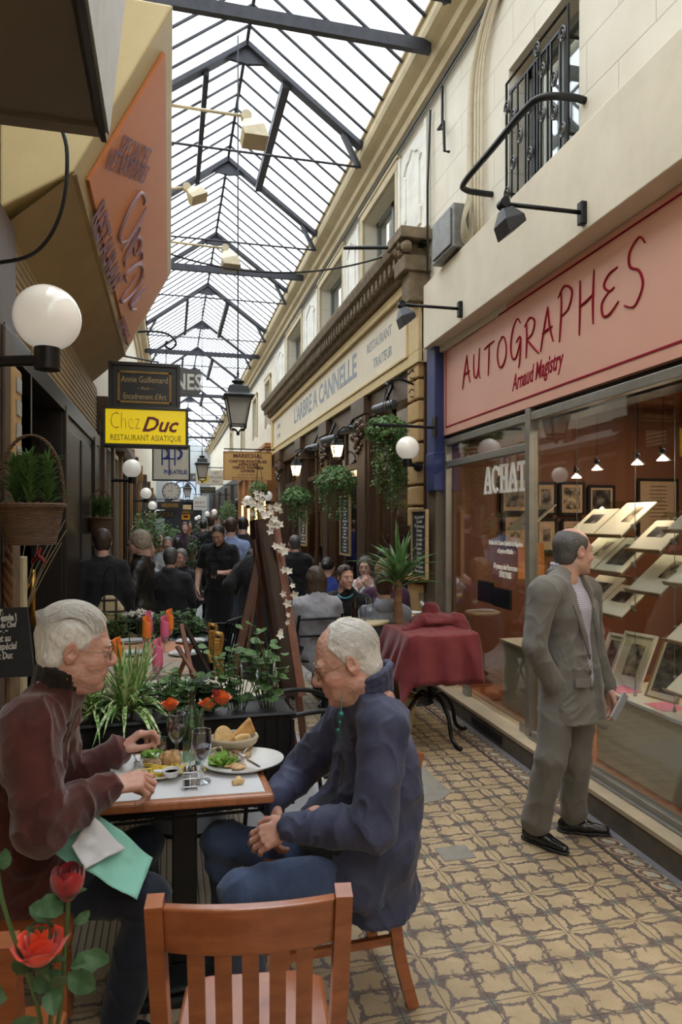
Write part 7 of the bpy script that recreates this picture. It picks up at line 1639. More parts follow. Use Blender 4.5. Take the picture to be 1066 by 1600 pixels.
# teal and white napkins on the lap of the left diner
def drape(pts4,label,mt,seed,n=18,amp=.008,name='paper_napkin',cat='napkin'):
    a,b,c,d=[Vector(p) for p in pts4]; V=[];nn=(b-a).cross(d-a).normalized()
    for i in range(n+1):
        for j in range(n+1):
            u,v=i/n,j/n; V.append(a.lerp(b,u).lerp(d.lerp(c,u),v))
    A=np.array([tuple(p) for p in V]); dz=amp*(vnoise(A,14,seed)+.5*vnoise(A,34,seed+1)); A=A+dz[:,None]*np.array(nn)
    m=MB(); m.add([tuple(p) for p in A],[(i*(n+1)+j,i*(n+1)+j+1,(i+1)*(n+1)+j+1,(i+1)*(n+1)+j) for i in range(n) for j in range(n)]); o=m.build(name,mt,smooth=True); s=o.modifiers.new('thick','SOLIDIFY'); s.thickness=.0012; tag(o,label,cat); return o
TEAL=mat('teal_paper',hx(136,196,176),.75,var=.05,bump=.1); 
drape([P(76,1330,2.06),P(155,1272,2.18),P(239,1340,2.18),P(214,1405,2.02)],'teal paper napkin spread over the white-haired diner\'s lap',TEAL,2,amp=.016)
drape([P(112,1322,2.045),P(143,1275,2.11),P(197,1324,2.12),P(133,1358,2.02)],'crumpled white napkin lying on the teal napkin',mat('white_paper',(1,1,1)),5,amp=.022)
# empty tables beyond the first planter
RUN=mat('apricot_cloth',hx(206,150,120),.85,var=.05); GRC=cloth('grey_pattern_cloth',hx(176,164,150),wr=60)
def set_table(x0,x1,y0,y1,z,label,cl):
    rt=thing('terrace_table',((x0+x1)/2,(y0+y1)/2,0),label,'table'); m=MB(); m.box((x0,y0,z-.03),(x1,y1,z)); m.build('top',TPL,rt,world=True,bevel=.005)
    m=MB(); m.box(((x0+x1)/2-.04,(y0+y1)/2-.04,.03),((x0+x1)/2+.04,(y0+y1)/2+.04,z-.03)); m.build('pedestal',BLACK,rt,world=True); return rt
set_table(-.62,.10,4.35,5.05,.75,'nearer empty terrace table laid with folded napkins',RUN)
set_table(-.62,.10,5.08,5.50,.75,'farther empty terrace table laid with plates before the far planter',RUN)
m=MB(); m.box((-.64,4.32,.751),(.12,5.07,.754)); m.box((-.64,4.315,.50),(.12,4.32,.754)); rt=thing('tablecloth',(-.26,4.7,.751),'grey-beige scroll-patterned tablecloth with apricot bands on the nearer empty table','cloth'); m.build('cloth',GRC,rt,world=True)
m=MB(); 
for y in (4.36,4.74,5.02): m.box((-.64,y,.7545),(.12,y+.03,.7555))
m.build('apricot_band',RUN,rt,world=True)
m=MB()
for k in range(9): x=-.58+k*.085; m.tube([(x+.03*math.cos(t)*(1-t/14),4.312,.63+.03*math.sin(t)*(1-t/14)) for t in [q*.6 for q in range(20)]],.0025,4)
m.build('scroll_band',mat('grey_brown_ink',hx(120,108,98),.8,bump=0),rt,world=True)
m=MB(); m.box((-.64,5.08,.751),(.12,5.50,.754)); o=m.build('tablecloth',RUN); tag(o,'apricot tablecloth on the farther empty table','cloth')
p=P(300,1068,3.95); m=MB(); m.lathe([(0,.0),(.42,.0),(.43,.012),(.42,.024),(0,.024)],48); rt=thing('round_table',(p.x-.02,3.86,0),'cream round table just behind the first planter','table'); [v for v in ()]; m.M=Matrix.Translation((0,0,0)); m.v=[(x,y,z+.72) for x,y,z in m.v]; m.build('top',mat('cream_laminate',(1,1,1)),rt,auto=50); m=MB(); m.lathe([(.03,0),(.03,.72)],12); m.lathe([(.0,0.03),(.2,.03),(.2,.05),(0,.05)],20); m.build('pedestal',BLACK,rt,auto=50)
def nap_glass(u,vt,vb,t,mt,label,w=1.):
    """upright folded paper napkin standing in a stem glass"""
    b=P(u,vb,t); H=(vb-vt)/FP*t; z0=max(b.z,.745); rt=thing('napkin_glass',(b.x,b.y,z0),label,'napkin'); g=min(.14,H*.5)
    m=MB(); m.lathe([(0,0),(.028,0),(.028,.003),(.005,.008),(.004,.05),(.022,.065),(.03,.10),(.028,.125),(.027,.125),(.029,.10),(.02,.068),(0,.062)],20); m.build('stem_glass',GL,rt,auto=60)
    m=MB(); N=26; vs=[]; hh=H-.07
    for i in range(9):
        u_=i/8
        for k in range(N): a=k/N*2*pi*1.25+.8; r=.012+.020*w*min(1,u_*3)*(1-.25*u_)+.003*k/N; z=.065+hh*u_*(1-.42*(k/N)**1.2 if 1 else 1); vs.append((r*math.cos(a),r*math.sin(a),z))
    m.add(vs,[(i*N+k,i*N+k+1,(i+1)*N+k+1,(i+1)*N+k) for i in range(8) for k in range(N-1)]); o=m.build('folded_napkin',mt,rt,smooth=True); s=o.modifiers.new('t','SOLIDIFY'); s.thickness=.0015
NPK=mat('pink_napkin',hx(222,104,142),.7,var=.05,bump=.1,bscale=30); NOR=mat('orange_napkin',hx(240,128,44),.7,var=.05,bump=.1,bscale=30)
nap_glass(246,1006,1082,3.95,NPK,'largest pink folded napkin in a glass, in front of the small wooden easel'); nap_glass(183,1004,1075,4.05,NOR,'orange folded napkin beside the white-haired diner\'s face'); nap_glass(229,967,1028,4.9,NOR,'orange folded napkin at the left of the nearer empty table'); nap_glass(257,963,1022,4.95,NPK,'pink folded napkin in the middle of the nearer empty table'); nap_glass(265,950,1005,5.3,NOR,'orange folded napkin at the right of the farther empty table'); nap_glass(232,953,1010,5.18,NPK,'pink folded napkin at the left of the farther empty table')
for k,(u,v,t) in enumerate(((205,1003,5.30),(298,1003,5.30),(208,1022,4.75),(290,1022,4.75))):
    q=onZ(u,v,.757); rt=thing('side_plate',(q.x,q.y,.757),('back left','back right','front left','front right')[k]+' white plate with dark rim on the empty terrace tables','plate'); m=MB(); m.lathe([(0,.003),(.09,.003),(.115,.014),(.113,.010),(.08,0),(0,0)],28); m.build('dish',CHINA,rt,auto=50); m=MB(); m.box((-.09,-.05,.014),(.09,.06,.020)); m.build('white_napkin',mat('white_paper',(1,1,1)),rt)
# small table easel
rt=thing('table_easel',P(285,1060,4.0),'small folding wooden easel holding a menu, seen from behind','easel'); W1=wood('easel_wood',(.10,.035,.018),(.22,.09,.045),.45,(6,6,6))
m=MB(); A=P(283,975,4.05);
for (u,v,t) in ((308,1088,3.8),(264,1092,3.85)): m.bar(P(283+(0 if u>290 else 16),1008 if u<290 else 975,4.0),P(u,v,t),.024,.014)
m.bar(P(277,1010,3.95),P(312,1065,3.8),.024,.014); m.build('leg',W1,rt,world=True)
m=MB(); m.slab(P(285,972,4.10),P(330,1060,3.95),P(337,1062,4.0),P(292,975,4.15),.01); m.build('menu_card',BLACK,rt,world=True)
# brass saxophone-like ornament chairs: gilt carved pair seen edge-on
GILT=mat('gilt_carving',hx(176,134,66),.35,.7,var=.4,nscale=60,bump=.8,bscale=50)
for k,(u0,u1,v0,v1,t,lb) in enumerate(((325,337,975,1035,4.4,'left one of the two gilt carved chair ends beside the easel leg'),(333,346,988,1068,4.25,'right and larger one of the two gilt carved chair ends'))):
    rt=thing('gilt_chair_end',P((u0+u1)/2,v1,t),lb,'ornament'); m=MB(); N=14
    a=[P(u1+1.5*math.sin(i*.9),v0+(v1-v0)*i/N,t) for i in range(N+1)]; m.tube([P(u0,v0+10,t),P(u0+2,v0,t),P(u1+2,v0+3,t)]+a+[P(u0+4,v1,t),P(u0,v1-20,t)],.013,8); 
    m.build('curved_rim',GILT,rt,world=True,smooth=True); m=MB()
    for i in range(N): 
        for j in range(3): q=P(u0+3+j*3,v0+12+(v1-v0-18)*i/N,t); m.ball(tuple(q),.012,6,5)
    m.build('beadwork',GILT,rt,world=True,smooth=True)
    m=MB(); q=P((u0+u1)/2,v1,t); m.tube([q,(q.x,q.y,.04)],.014,8); m.build('leg',BLACK,rt,world=True)
# black curled metal stands (folded garden chair)
def iron_chair(loc,rz,label,s=1.):
    rt=thing('garden_chair',loc,label,'chair',rz=rz)
    m=MB()
    for k in range(7): y=-.18+.06*k; m.bar((-.20,y,.44),(-.30,y,.86),.012,.012)
    m.bar((-.30,-.2,.87),(-.30,.2,.87),.02,.02); m.build('back_bars',BLACK,rt)
    m=MB()
    for k in range(8): m.bar((-.18+.055*k,-.2,.45),(-.18+.055*k,.2,.45),.03,.012)
    m.build('seat_slats',BLACK,rt)
    for q in (-.22,.22):
        m=MB(); m.tube(crv([(-.30,q,.72),(-.12,q,.78),(.12,q,.76),(.19,q,.70),(.15,q,.64),(.08,q,.67)],5),.013,8); m.build('curled_arm',BLACK,rt,smooth=True)
        m=MB(); m.tube([(-.26,q,.0),(-.2,q,.45),(-.30,q,.87)],.012,8); m.tube([(.20,q,0),(.16,q,.45),(.15,q,.64)],.012,8); m.build('leg',BLACK,rt)
    return rt
iron_chair((.60,3.42,0),math.radians(186),'black iron garden chair with curled arms behind the man in navy')
iron_chair((.30,5.95,0),math.radians(150),'black iron garden chair with curled arms at the end of the far planter')
# easel with the menu, seen from behind, and its blossom garland
EW=wood('easel_brown',(.055,.020,.011),(.15,.052,.026),.4,(5,5,5)); te=4.35
rt=thing('menu_easel',P(430,1240,te),'tall dark wooden easel carrying a menu board, seen from behind','easel')
for (a,b,w) in (((412,842,te+.05),(362,1070,te-.10),.05),((412,842,te+.05),(358,1215,te-.15),.02),((400,840,te),(455,1140,te-.02),.045),((436,850,te+.02),(470,1118,te),.045),((398,842,te+.12),(418,1150,te+.25),.035)):
    m=MB(); A,B=P(*a),P(*b); d=(B-A); B=A+d*((A.z-.01)/(A.z-B.z)) ; m.bar(A,B,w,.025,up=(0,1,0)); m.build('leg',EW,rt,world=True,bevel=.003)
m=MB(); m.bar(P(366,1062,te-.12),P(465,1082,te),.03,.02); m.build('crossbar',EW,rt,world=True)
m=MB(); m.slab(P(401,812,te-.02),P(444,1090,te-.25),P(474,1085,te-.15),P(428,808,te+.1),.03); m.slab(P(398,812,te-.03),P(400,842,te-.05),P(428,838,te+.07),P(427,808,te+.1),.05); m.build('board',mat('dark_board',(.03,.014,.011),.4,var=.3),rt,world=True)
m=MB(); m.bar(P(429,812,te-.05),P(472,1088,te-.28),.05,.03); m.build('board_edge',wood('easel_red',(.13,.035,.016),(.24,.075,.035),.35,(5,5,5)),rt,world=True,bevel=.003)
rt=thing('blossom_garland',P(430,800,te-.1),'garland of white silk blossoms climbing over the tall easel','garland'); m=MB(); rg=random.Random(4); br=MB(); gr=[(388,795),(400,780),(412,795),(430,800),(428,822),(433,850),(437,870),(445,890),(452,920),(456,940),(450,965),(442,985)]
br.tube(crv([tuple(P(u,v,te-.12-.01*i)) for i,(u,v) in enumerate(gr)],4),.004,5)
for i,(u,v) in enumerate(gr):
    for _ in range(5 if i<6 else 2):
        q=P(u+rg.uniform(-9,9),v+rg.uniform(-12,12),te-.15-.012*i+rg.uniform(-.03,.03)); n=Vector((rg.uniform(-.5,.5),-1,rg.uniform(-.3,.5))).normalized(); x,y,_=basis(n); s=.026*rg.uniform(.7,1.3)
        for k in range(5): a=2*pi*k/5; put_leaf(m,q,x*math.cos(a)+y*math.sin(a)+n*.4,n,s,'oval')
m.build('blossom',mat('silk_white',hx(224,218,204),.7,bump=0),rt,world=True,kind='stuff'); br.build('twig',W1,rt,world=True)
# red cloth over a stacked table, cast iron legs
tx,ty=onZ(690,1150,0).x-.02,5.0
rt=thing('folded_table',(2.0,5.02,0),'bistro table on a curled cast iron foot under the red cloth','table')
m=MB(); m.box((1.72,4.75,.80),(2.24,5.32,.83)); m.build('top',BLACK,rt,world=True)
m=MB(); cx,cy=1.98,5.02; m.tube([(cx,cy,.28),(cx,cy,.80)],.022,10)
for a in (0.3,1.87,3.44,5.0):
    d=Vector((math.cos(a),math.sin(a),0)); m.tube(crv([tuple(Vector((cx,cy,.30))+d*.0),tuple(Vector((cx,cy,.34))+d*.10),tuple(Vector((cx,cy,.22))+d*.22),tuple(Vector((cx,cy,.07))+d*.26),tuple(Vector((cx,cy,.012))+d*.34),tuple(Vector((cx,cy,.02))+d*.37)],5),[.016]*26,8)
m.build('cast_iron_foot',BLACK,rt,world=True,smooth=True)
def red_cloth():
    b=Blob(.03); T=.85
    q=[(605,985,5.0),(672,965,5.3)]
    N=46; V=[];
    x0,x1,y0,y1=1.52,2.28,4.55,5.40
    for i in range(N+1):
        for j in range(N+1):
            u,v=i/N,j/N; x=x0+(x1-x0)*u; y=y0+(y1-y0)*v; ox=max(0,1.71-x,x-2.25); oy=max(0,4.74-y,y-5.33); o=math.hypot(ox,oy); 
            z=T-max(0,o*2.0-.03)+.07*math.exp(-((x-1.98)**2+(y-5.15)**2)/.02)+.04*math.exp(-((x-2.1)**2+(y-5.0)**2)/.012)
            sh=.45 if o>0 else 0; xx=x+(ox*sh if x<1.9 else -ox*sh); yy=y+(oy*sh if y<5 else -oy*sh)
            V.append((xx,yy,z))
    A=np.array(V); edge=np.clip((T-A[:,2])/.2,0,1); A[:,2]+=.012*vnoise(A,9,3)+.006*vnoise(A,22,4); w=(.030*np.sin(A[:,1]*34+A[:,0]*30+3*vnoise(A,4,5)))*edge; A[:,0]+=w*.6; A[:,1]+=w*.7
    m=MB(); m.add([tuple(p) for p in A],[(i*(N+1)+j,i*(N+1)+j+1,(i+1)*(N+1)+j+1,(i+1)*(N+1)+j) for i in range(N) for j in range(N)]); o=m.build('draped_cloth',cloth('brick_red_cotton',hx(112,42,46),wr=10),smooth=True); s=o.modifiers.new('t','SOLIDIFY'); s.thickness=.004; tag(o,'brick red cloth draped in folds over the stored bistro table','cloth')
red_cloth()
# jacket lying on top
b=Blob(.02); c=Vector((2.06,5.10,.90)); b.ell(tuple(c),(.20,.17,.055)).ell(tuple(c+Vector((-.02,.05,.07))),(.07,.06,.07)).cap(tuple(c+Vector((.14,-.1,.0))),tuple(c+Vector((.19,-.28,-.22))),.07,.05).cap(tuple(c+Vector((.19,-.28,-.22))),tuple(c+Vector((.19,-.30,-.38))),.05,.045).cap(tuple(c+Vector((-.1,-.05,.02))),tuple(c+Vector((-.30,-.12,-.05))),.05,.03)
V,Q=b.mesh(.010,lambda V,N:.012*(1-2*np.abs(vnoise(V,9,4)))+.006*vnoise(V,22,6)); o=obj_from([(V,Q)],'red_jacket',cloth('brick_red_jacket',hx(108,40,44),wr=10)); tag(o,'crumpled red jacket heaped on the red cloth','jacket')
# bistro tables and chairs of the restaurant terrace
BTOP=mat('bistro_top',hx(206,190,152),.4,var=.05)
def bistro(u,v,Y,r,label):
    p=onY(u,v,Y); z=p.z; rt=thing('bistro_table',(p.x,Y,0),label,'table'); m=MB(); m.lathe([(0,z-.025),(r,z-.025),(r+.006,z-.012),(r,z),(0,z)],36); m.build('top',BTOP,rt,auto=50); m=MB(); m.lathe([(.018,.03),(.018,z-.025)],10); m.lathe([(0,.0),(.18,.0),(.17,.02),(.02,.04)],20); m.build('pedestal',BLACK,rt,auto=50); return Vector((p.x,Y,z))
t1=bistro(567,968,5.55,.22,'round cream bistro table before the woman with the blue necklace'); t2=bistro(598,933,6.6,.22,'round cream bistro table before the man in the white shirt'); t3=bistro(648,958,6.05,.16,'round cream bistro table beside the yucca leaves')
def on_t(t,dx,dy): return (t.x+dx,t.y+dy,t.z)
goblet(on_t(t1,.06,-.02),'upturned clear stem glass on the near bistro table',1,0); goblet(on_t(t2,0,-.08),'clear stem glass on the white-shirted man\'s table',1,0); goblet(on_t(t3,.08,.0),'clear stem glass on the table beside the yucca',1,0)
rt=thing('soda_bottle',on_t(t1,-.08,-.04),'dark soda bottle on the near bistro table','bottle'); m=MB(); m.lathe([(0,0),(.028,0),(.03,.02),(.026,.07),(.030,.11),(.026,.14),(.012,.19),(.012,.225),(0,.225)],18); m.build('bottle_body',mat('dark_bottle_glass',(.02,.012,.01),.1,bump=0),rt,auto=60)
m=MB(); m.lathe([(0,0),(.028,0),(.033,.12),(.031,.12),(.026,.005),(0,.005)],20); rt=thing('tumbler',on_t(t1,-.02,-.08),'clear tumbler beside the soda bottle','glass'); m.build('glass_body',GL,rt,auto=60)
m=MB(); m.lathe([(0,0),(.06,0),(.08,.012),(.078,.008),(0,.004)],22); o=m.build('saucer',CHINA,auto=60); o.location=on_t(t1,.06,.06); tag(o,'white saucer on the near bistro table','saucer')
m=MB(); m.lathe([(0,0),(.06,0),(.09,.012),(.088,.008),(0,.004)],22); o=m.build('saucer',CHINA,auto=60); o.location=on_t(t3,-.03,.0); tag(o,'white plate on the table beside the yucca','saucer')
def folding_chair(loc,rz,label,col=None):
    rt=thing('folding_chair',loc,label,'chair',rz=rz); mt=col or BLACK
    m=MB(); m.bar((-.22,-.2,.83),(-.22,.2,.83),.012,.06,up=(1,0,0)) ; m.build('top_slat',mt,rt); m=MB(); m.bar((-.21,-.2,.68),(-.21,.2,.68),.012,.05,up=(1,0,0)); m.build('lower_slat',mt,rt)
    for s in (-.2,.2):
        m=MB(); m.bar((.22,s,0),(-.23,s,.87),.022,.014); m.bar((-.24,s*.9,0),(.20,s*.9,.45),.022,.014); m.build('leg',mt,rt)
    m=MB()
    for k in range(6): x=-.17+k*.07; m.box((x,-.2,.44),(x+.05,.2,.455))
    m.build('seat_slats',mt,rt); return rt
# ---------------------------------------------------------------- the people
J=lambda *a:Vector(a)
NAVY=cloth('navy_jacket_cloth',hx(58,62,84),.6,sheen=.1,bump=.35,wr=9,col2=hx(74,78,104)); MARN=cloth('maroon_suede',(.050,.014,.012),.9,sheen=.35,bump=.45,var=.35,wr=7,col2=(.125,.034,.028)); JEAN=cloth('blue_denim',hx(62,76,106),.85,bump=.3,var=.2,wr=9,col2=hx(84,100,134)); DJEAN=cloth('dark_denim',hx(30,36,50),.85,bump=.3,var=.25,wr=9)
SUIT=cloth('grey_suit_cloth',hx(112,108,102),.8,sheen=.15,bump=.15,var=.05,weave=1600,wr=5); CHKB=cloth('black_cotton',(.012,.012,.014),.85,sheen=.15); BLKL=mat('black_leather_jacket',(.014,.013,.012),.35,var=.3,nscale=9,bump=.3); GRYT=cloth('pale_grey_jersey',hx(150,150,156),.9); COLD=cloth('brown_corduroy_collar',(.018,.012,.010),.9,wr=60); HOOD=cloth('grey_hooded_jersey',hx(128,132,142),.9); DKS=cloth('charcoal_suit',hx(40,40,44),.8,sheen=.1); WSH=cloth('white_shirt',hx(206,208,212),.8); PBL=cloth('pale_blue_shirt',hx(140,158,196),.8); KHK=cloth('beige_skirt',hx(176,156,120),.85); PLUM=cloth('plum_cloth',hx(70,40,66),.85); ROYAL=cloth('royal_blue_cloth',hx(44,58,130),.8); CLAY=cloth('clay_cloth',hx(140,90,70),.85); DKT=cloth('dark_tee',hx(34,38,46),.8)
def check_mat():
    t=NT('checked_shirt'); o=t.obj(); s=t.n('ShaderNodeSeparateXYZ',ins={0:o}); M=t.math
    f=lambda x,k:t.step(M('ABSOLUTE',M('SUBTRACT',M('FRACT',M('MULTIPLY',x,k)),.5)),.14,.05)
    q=M('MAXIMUM',f(M('ADD',s.outputs[0],M('MULTIPLY',s.outputs[1],.6)),95),f(s.outputs[2],95)); t.bsdf(t.mix(q,hx(206,206,214),hx(128,116,150)),.8,0); return t.m
CHKS=check_mat()
# --- man in the navy jacket, sitting right of the table, looking down
loc=Vector((.66,2.42,0))
aj=dict(head=P(541,1033,2.30),neck=P(573,1070,2.33),chest=P(588,1200,2.44),waist=P(575,1290,2.46),pelvis=P(578,1352,2.46),
 shl=P(600,1135,2.20),ell=P(583,1292,2.14),wrl=P(452,1292,2.22),shr=P(548,1118,2.54),elr=P(470,1205,2.66),wrr=P(425,1252,2.50),
 hipl=P(575,1372,2.34),knl=P(372,1392,2.24),anl=P(392,1566,2.36),hipr=P(560,1362,2.56),knr=P(345,1312,2.56),anr=P(362,1470,2.72))
aj['toel']=aj['anl']+J(-.15,-.04,0); aj['toer']=aj['anr']+J(-.15,.02,0)
Jd=J_sit()
dwn=aj['wrl']
hl=dict(n='l',d=(-.72,.30,-.38),back=(-.2,-.75,.62),curl=(.35,.55,.4),spread=.03,side=-1,sc=1.06)
hr=dict(n='r',d=(-.12,-.30,-.92),back=(-.85,-.2,.2),curl=(.35,.6,.5),spread=.03,side=1,sc=1.06,fa=1)
b1,HM1,g1,ax1=person(loc,180,Jd,'person in navy jacket and blue jeans, seated right of the dining table, head bowed',hi=2,skin='ruddy',hair='fringewhite',haircol='white',top='jacket',topmat=NAVY,botmat=JEAN,
  head=(-6,21,3),hcfg=dict(old=1,jaw=1.12,nose=1.2,red=.5,cheek=1.1),hsc=1.06,belly=.16,fat=1.12,absj=aj,hands=[hl,hr],glasses='wire',wrink=.0075,hem=.1,shoulder=2.2,coat=.06,extra=[(P(603,1180,2.38),P(620,1318,2.40),.10,.085),(P(590,1330,2.36),P(560,1375,2.30),.13,.10)],
  open_=[((.27,.02,.02),(.135,.0,.42),.085,.05)],shirt=DKT)
def strand_cap(HM,n,seed,mode):
    def fn(rg):
        a=rg.uniform(-1,1)
        if mode=='swept':
            y0=a*.074; th0=rg.uniform(.25,2.0)
            if abs(y0)<.03 and th0<.5: return None
            pts=[]; L=rg.uniform(.7,1.25); 
            for k in range(9):
                th=th0+L*k/8; ry=.0905*(1+.05*math.sin(k+seed)); r=.107+.003*rg.random()
                cy=math.sqrt(max(0,1-(y0/.090)**2)); x=-.02+.109*math.cos(th)*cy; z=.042+.099*math.sin(th)*cy
                if th>2.6: x=-.02-.108*cy*(1-.25*(th-2.6)); z=.042+.051*cy-(th-2.6)*.10
                pts.append((x,y0*(1+.03*k/8)+.0015*math.sin(k*1.3+a*9),z))
            return pts
        s=1 if a>0 else -1; y0=.0; pts=[]; th0=rg.uniform(.6,1.35); ph=rg.uniform(-.5,1.25)
        # hairs lying back and down over the side of the skull
        for k in range(8):
            u=k/7; az=ph+.75*u; el=th0-.95*u*rg.uniform(.9,1.1)
            x=-.018-.106*math.cos(el)*math.sin(az); y=s*.0865*math.cos(el)*math.cos(az); z=.036+.096*math.sin(el)
            if x>.045: return None
            pts.append((x,y,z))
        return pts
    return fn
WH=hair_col('white')
strands(b1,HM1,WH,420,strand_cap(HM1,0,1,'side'),r=.0008,seed=3)
m=MB(); tg=mat('teal_bead',hx(20,110,104),.4,bump=0); q=aj['neck']-loc+J(-.12,-.12,-.06)
for k in range(3): m.ball(tuple(q+J(-.005*k,-.0,-.025*k)),(.010,.006,.007)[k],10,8)
m.tube([q+J(.01,.03,.06),q,q+J(-.01,0,-.09)],.002,5); m.build('toggle_cord',tg,b1,smooth=True)
m=MB(); w=aj['wrl']-loc; d=Vector(hl['d']).normalized(); m.lathe([(.031,-.008),(.034,-.006),(.034,.006),(.031,.008)],20,tuple(w+d*.012),axis=d); m.build('wristwatch',BLACK,b1,auto=40)
# --- white-haired diner in the maroon jacket, left of the table
loc=Vector((-.52,2.30,0))
aj=dict(head=P(118,1012,2.16),neck=P(98,1062,2.17),chest=P(35,1190,2.28),waist=P(15,1290,2.34),pelvis=P(5,1375,2.38),
 shr=P(46,1132,2.02),elr=P(62,1292,1.98),wrr=P(170,1230,2.20),shl=P(85,1118,2.42),ell=P(88,1232,2.56),wrl=P(186,1172,2.58),
 hipr=P(35,1388,2.26),knr=P(232,1400,2.16),anr=P(185,1592,2.20),hipl=P(50,1372,2.48),knl=P(222,1322,2.50),anl=P(215,1490,2.62))
aj['toer']=aj['anr']+J(.15,-.03,0); aj['toel']=aj['anl']+J(.15,.02,0)
hr=dict(n='r',d=(.93,.22,.05),back=(-.12,-.35,.93),curl=((.55,1.0,.7),(.7,1.1,.8),(.85,1.15,.8),(.95,1.15,.8)),spread=.05,side=1,sc=1.14,thumb=1.0)
hl=dict(n='l',d=(.74,.15,.50),back=(-.6,.1,.8),curl=((.5,.9,.7),(.7,1.1,.8),(.85,1.2,.8),(.95,1.2,.8)),spread=.03,side=-1,sc=1.05,thumb=1.0)
b2,HM2,g2,ax2=person(loc,0,Jd,'person in maroon suede jacket with swept white hair, seated left of the table, eating',hi=2,skin='ruddy',hair='sweptwhite',haircol='white',top='jacket',topmat=MARN,botmat=DJEAN,
  head=(5,10,0),hcfg=dict(old=1,jaw=1.08,nose=1.15,red=.4),hsc=1.06,belly=.05,fat=1.1,absj=aj,hands=[hr,hl],glasses='wire',wrink=.009,shoulder=2.4,collarmat=COLD,coat=.05,extra=[(P(25,1300,2.2),P(40,1385,2.2),.14,.12)],
  open_=[((.20,.0,.05),(.135,.0,.42),.06,.05)],shirt=DKS)
strands(b2,HM2,WH,1500,strand_cap(HM2,0,2,'swept'),r=.0007,seed=5)
RIB=cloth('dark_ribbing',(.014,.009,.009),.9,wr=50)
for n in 'rl':
    w=aj['wr'+n]-loc; e=aj['el'+n]-loc; d=(w-e).normalized(); m=MB(); m.lathe([(.034,-.075),(.043,-.065),(.043,-.015),(.038,.002),(.030,.0)],24,tuple(w),axis=d); m.build('ribbed_cuff',RIB,b2,smooth=True)
m=MB(); q=P(232,1222,2.24)
o=lump(tuple(P(214,1212,2.28)),(.022,.015,.016),'small piece of bread pinched in the white-haired diner\'s near hand',CRB_,4,'bread_morsel','bread',4)
# --- man in the grey suit by the shop window
loc=Vector((2.02,3.22,0)); Js=J_stand(1.70)
fa=onZ(850,1322,0); fb=onZ(905,1303,0)
ts=3.58
aj=dict(head=P(896,862,ts+.02),neck=P(882,893,ts+.03),chest=P(886,950,ts+.02),waist=P(890,1012,ts),pelvis=P(892,1050,ts),
 shr=P(850,926,ts-.14),elr=P(836,1010,ts-.17),wrr=P(866,1074,ts-.13),shl=P(916,922,ts+.15),ell=P(926,1006,ts+.24),wrl=P(950,1074,ts+.20),
 hipr=P(875,1066,ts-.06),knr=P(862,1186,ts-.10),hipl=P(905,1066,ts+.06),knl=P(901,1186,ts+.04))
aj['anr']=fa+J(-.02,.05,.09); aj['anl']=fb+J(-.02,.03,.09); aj['toer']=aj['anr']+J(.07,-.14,0); aj['toel']=aj['anl']+J(.14,-.07,0)
b3,HM3,g3,ax3=person(loc,-62,Js,'person in grey suit and checked shirt, hand in pocket, standing by the shop window',hi=2,skin='warm',hair='balding',haircol='dkgrey',top='suit_jacket',topmat=SUIT,botmat=SUIT,
  head=(66,2,-2),hcfg=dict(jaw=1.05,nose=1.1,red=.3),hsc=1.0,belly=.0,fat=1.0,absj=aj,hands=[dict(n='l',d=(.1,-.2,-1),back=(.9,.2,0),curl=(.3,.5,.4),side=-1)],wrink=.006,coat=.24,shoulder=1.0,hem=1,baggy=1.14,
  open_=[((.150,.02,-.30),(.135,.015,.05),.040,.050),((.135,.015,.05),(.125,.01,.36),.052,.080),((.125,.01,.36),(.085,.0,.46),.080,.070)],shirt=CHKS,collar='suit')
fw,lf,tr_,axx=ax3
def S3(f,s,u): return g3['pelvis']+axx*f+lf*s+tr_*u
# lapels, pocket flap, buttons
for s in (1,-1):
    m=MB(); pts=[S3(.050,s*.082+.01,.43),S3(.098,s*.125+.01,.36),S3(.104,s*.122+.01,.33),S3(.128,s*.048+.01,.08),S3(.128,s*.062+.01,.20),S3(.105,s*.072+.01,.32)]
    c=sum(pts,Vector())/6; m.add([p+axx*.010 for p in pts]+[p for p in pts],[(0,1,2,3,4,5),(11,10,9,8,7,6)]+[(i,i+6,(i+1)%6+6,(i+1)%6) for i in range(6)]); m.build('lapel',SUIT,b3)
for k,z in enumerate((.10,.02,-.06)):
    m=MB(); m.lathe([(0,0),(.011,0),(.011,.005),(0,.006)],12,tuple(S3(.134,-.045,z)),axis=axx); m.build('button',mat('grey_button',(.08,.075,.07),.4,bump=0),b3)
m=MB(); q=[S3(.100,-.155,.0),S3(.128,-.075,-.012),S3(.130,-.075,-.055),S3(.104,-.158,-.045)]; m.slab(*[p+axx*.004 for p in q],.012); m.build('pocket_flap',SUIT,b3,bevel=.003)
# papers held in the far hand
q=P(968,1104,ts+.04); m=MB(); m.M=Matrix.Translation(q)@Euler((.3,.5,.6)).to_matrix().to_4x4(); m.cbox((0,0,0),(.075,.008,.15)); m.tube([(-.03+.01*math.cos(t),.006+.01*math.sin(t),-.07) for t in [k*.6 for k in range(10)]],.002,4); o=m.build('folded_brochure',mat('pale_brochure',hx(176,180,190),.5,var=.25,nscale=30)); tag(o,'rolled pale brochure held at the suited man\'s far side','paper')
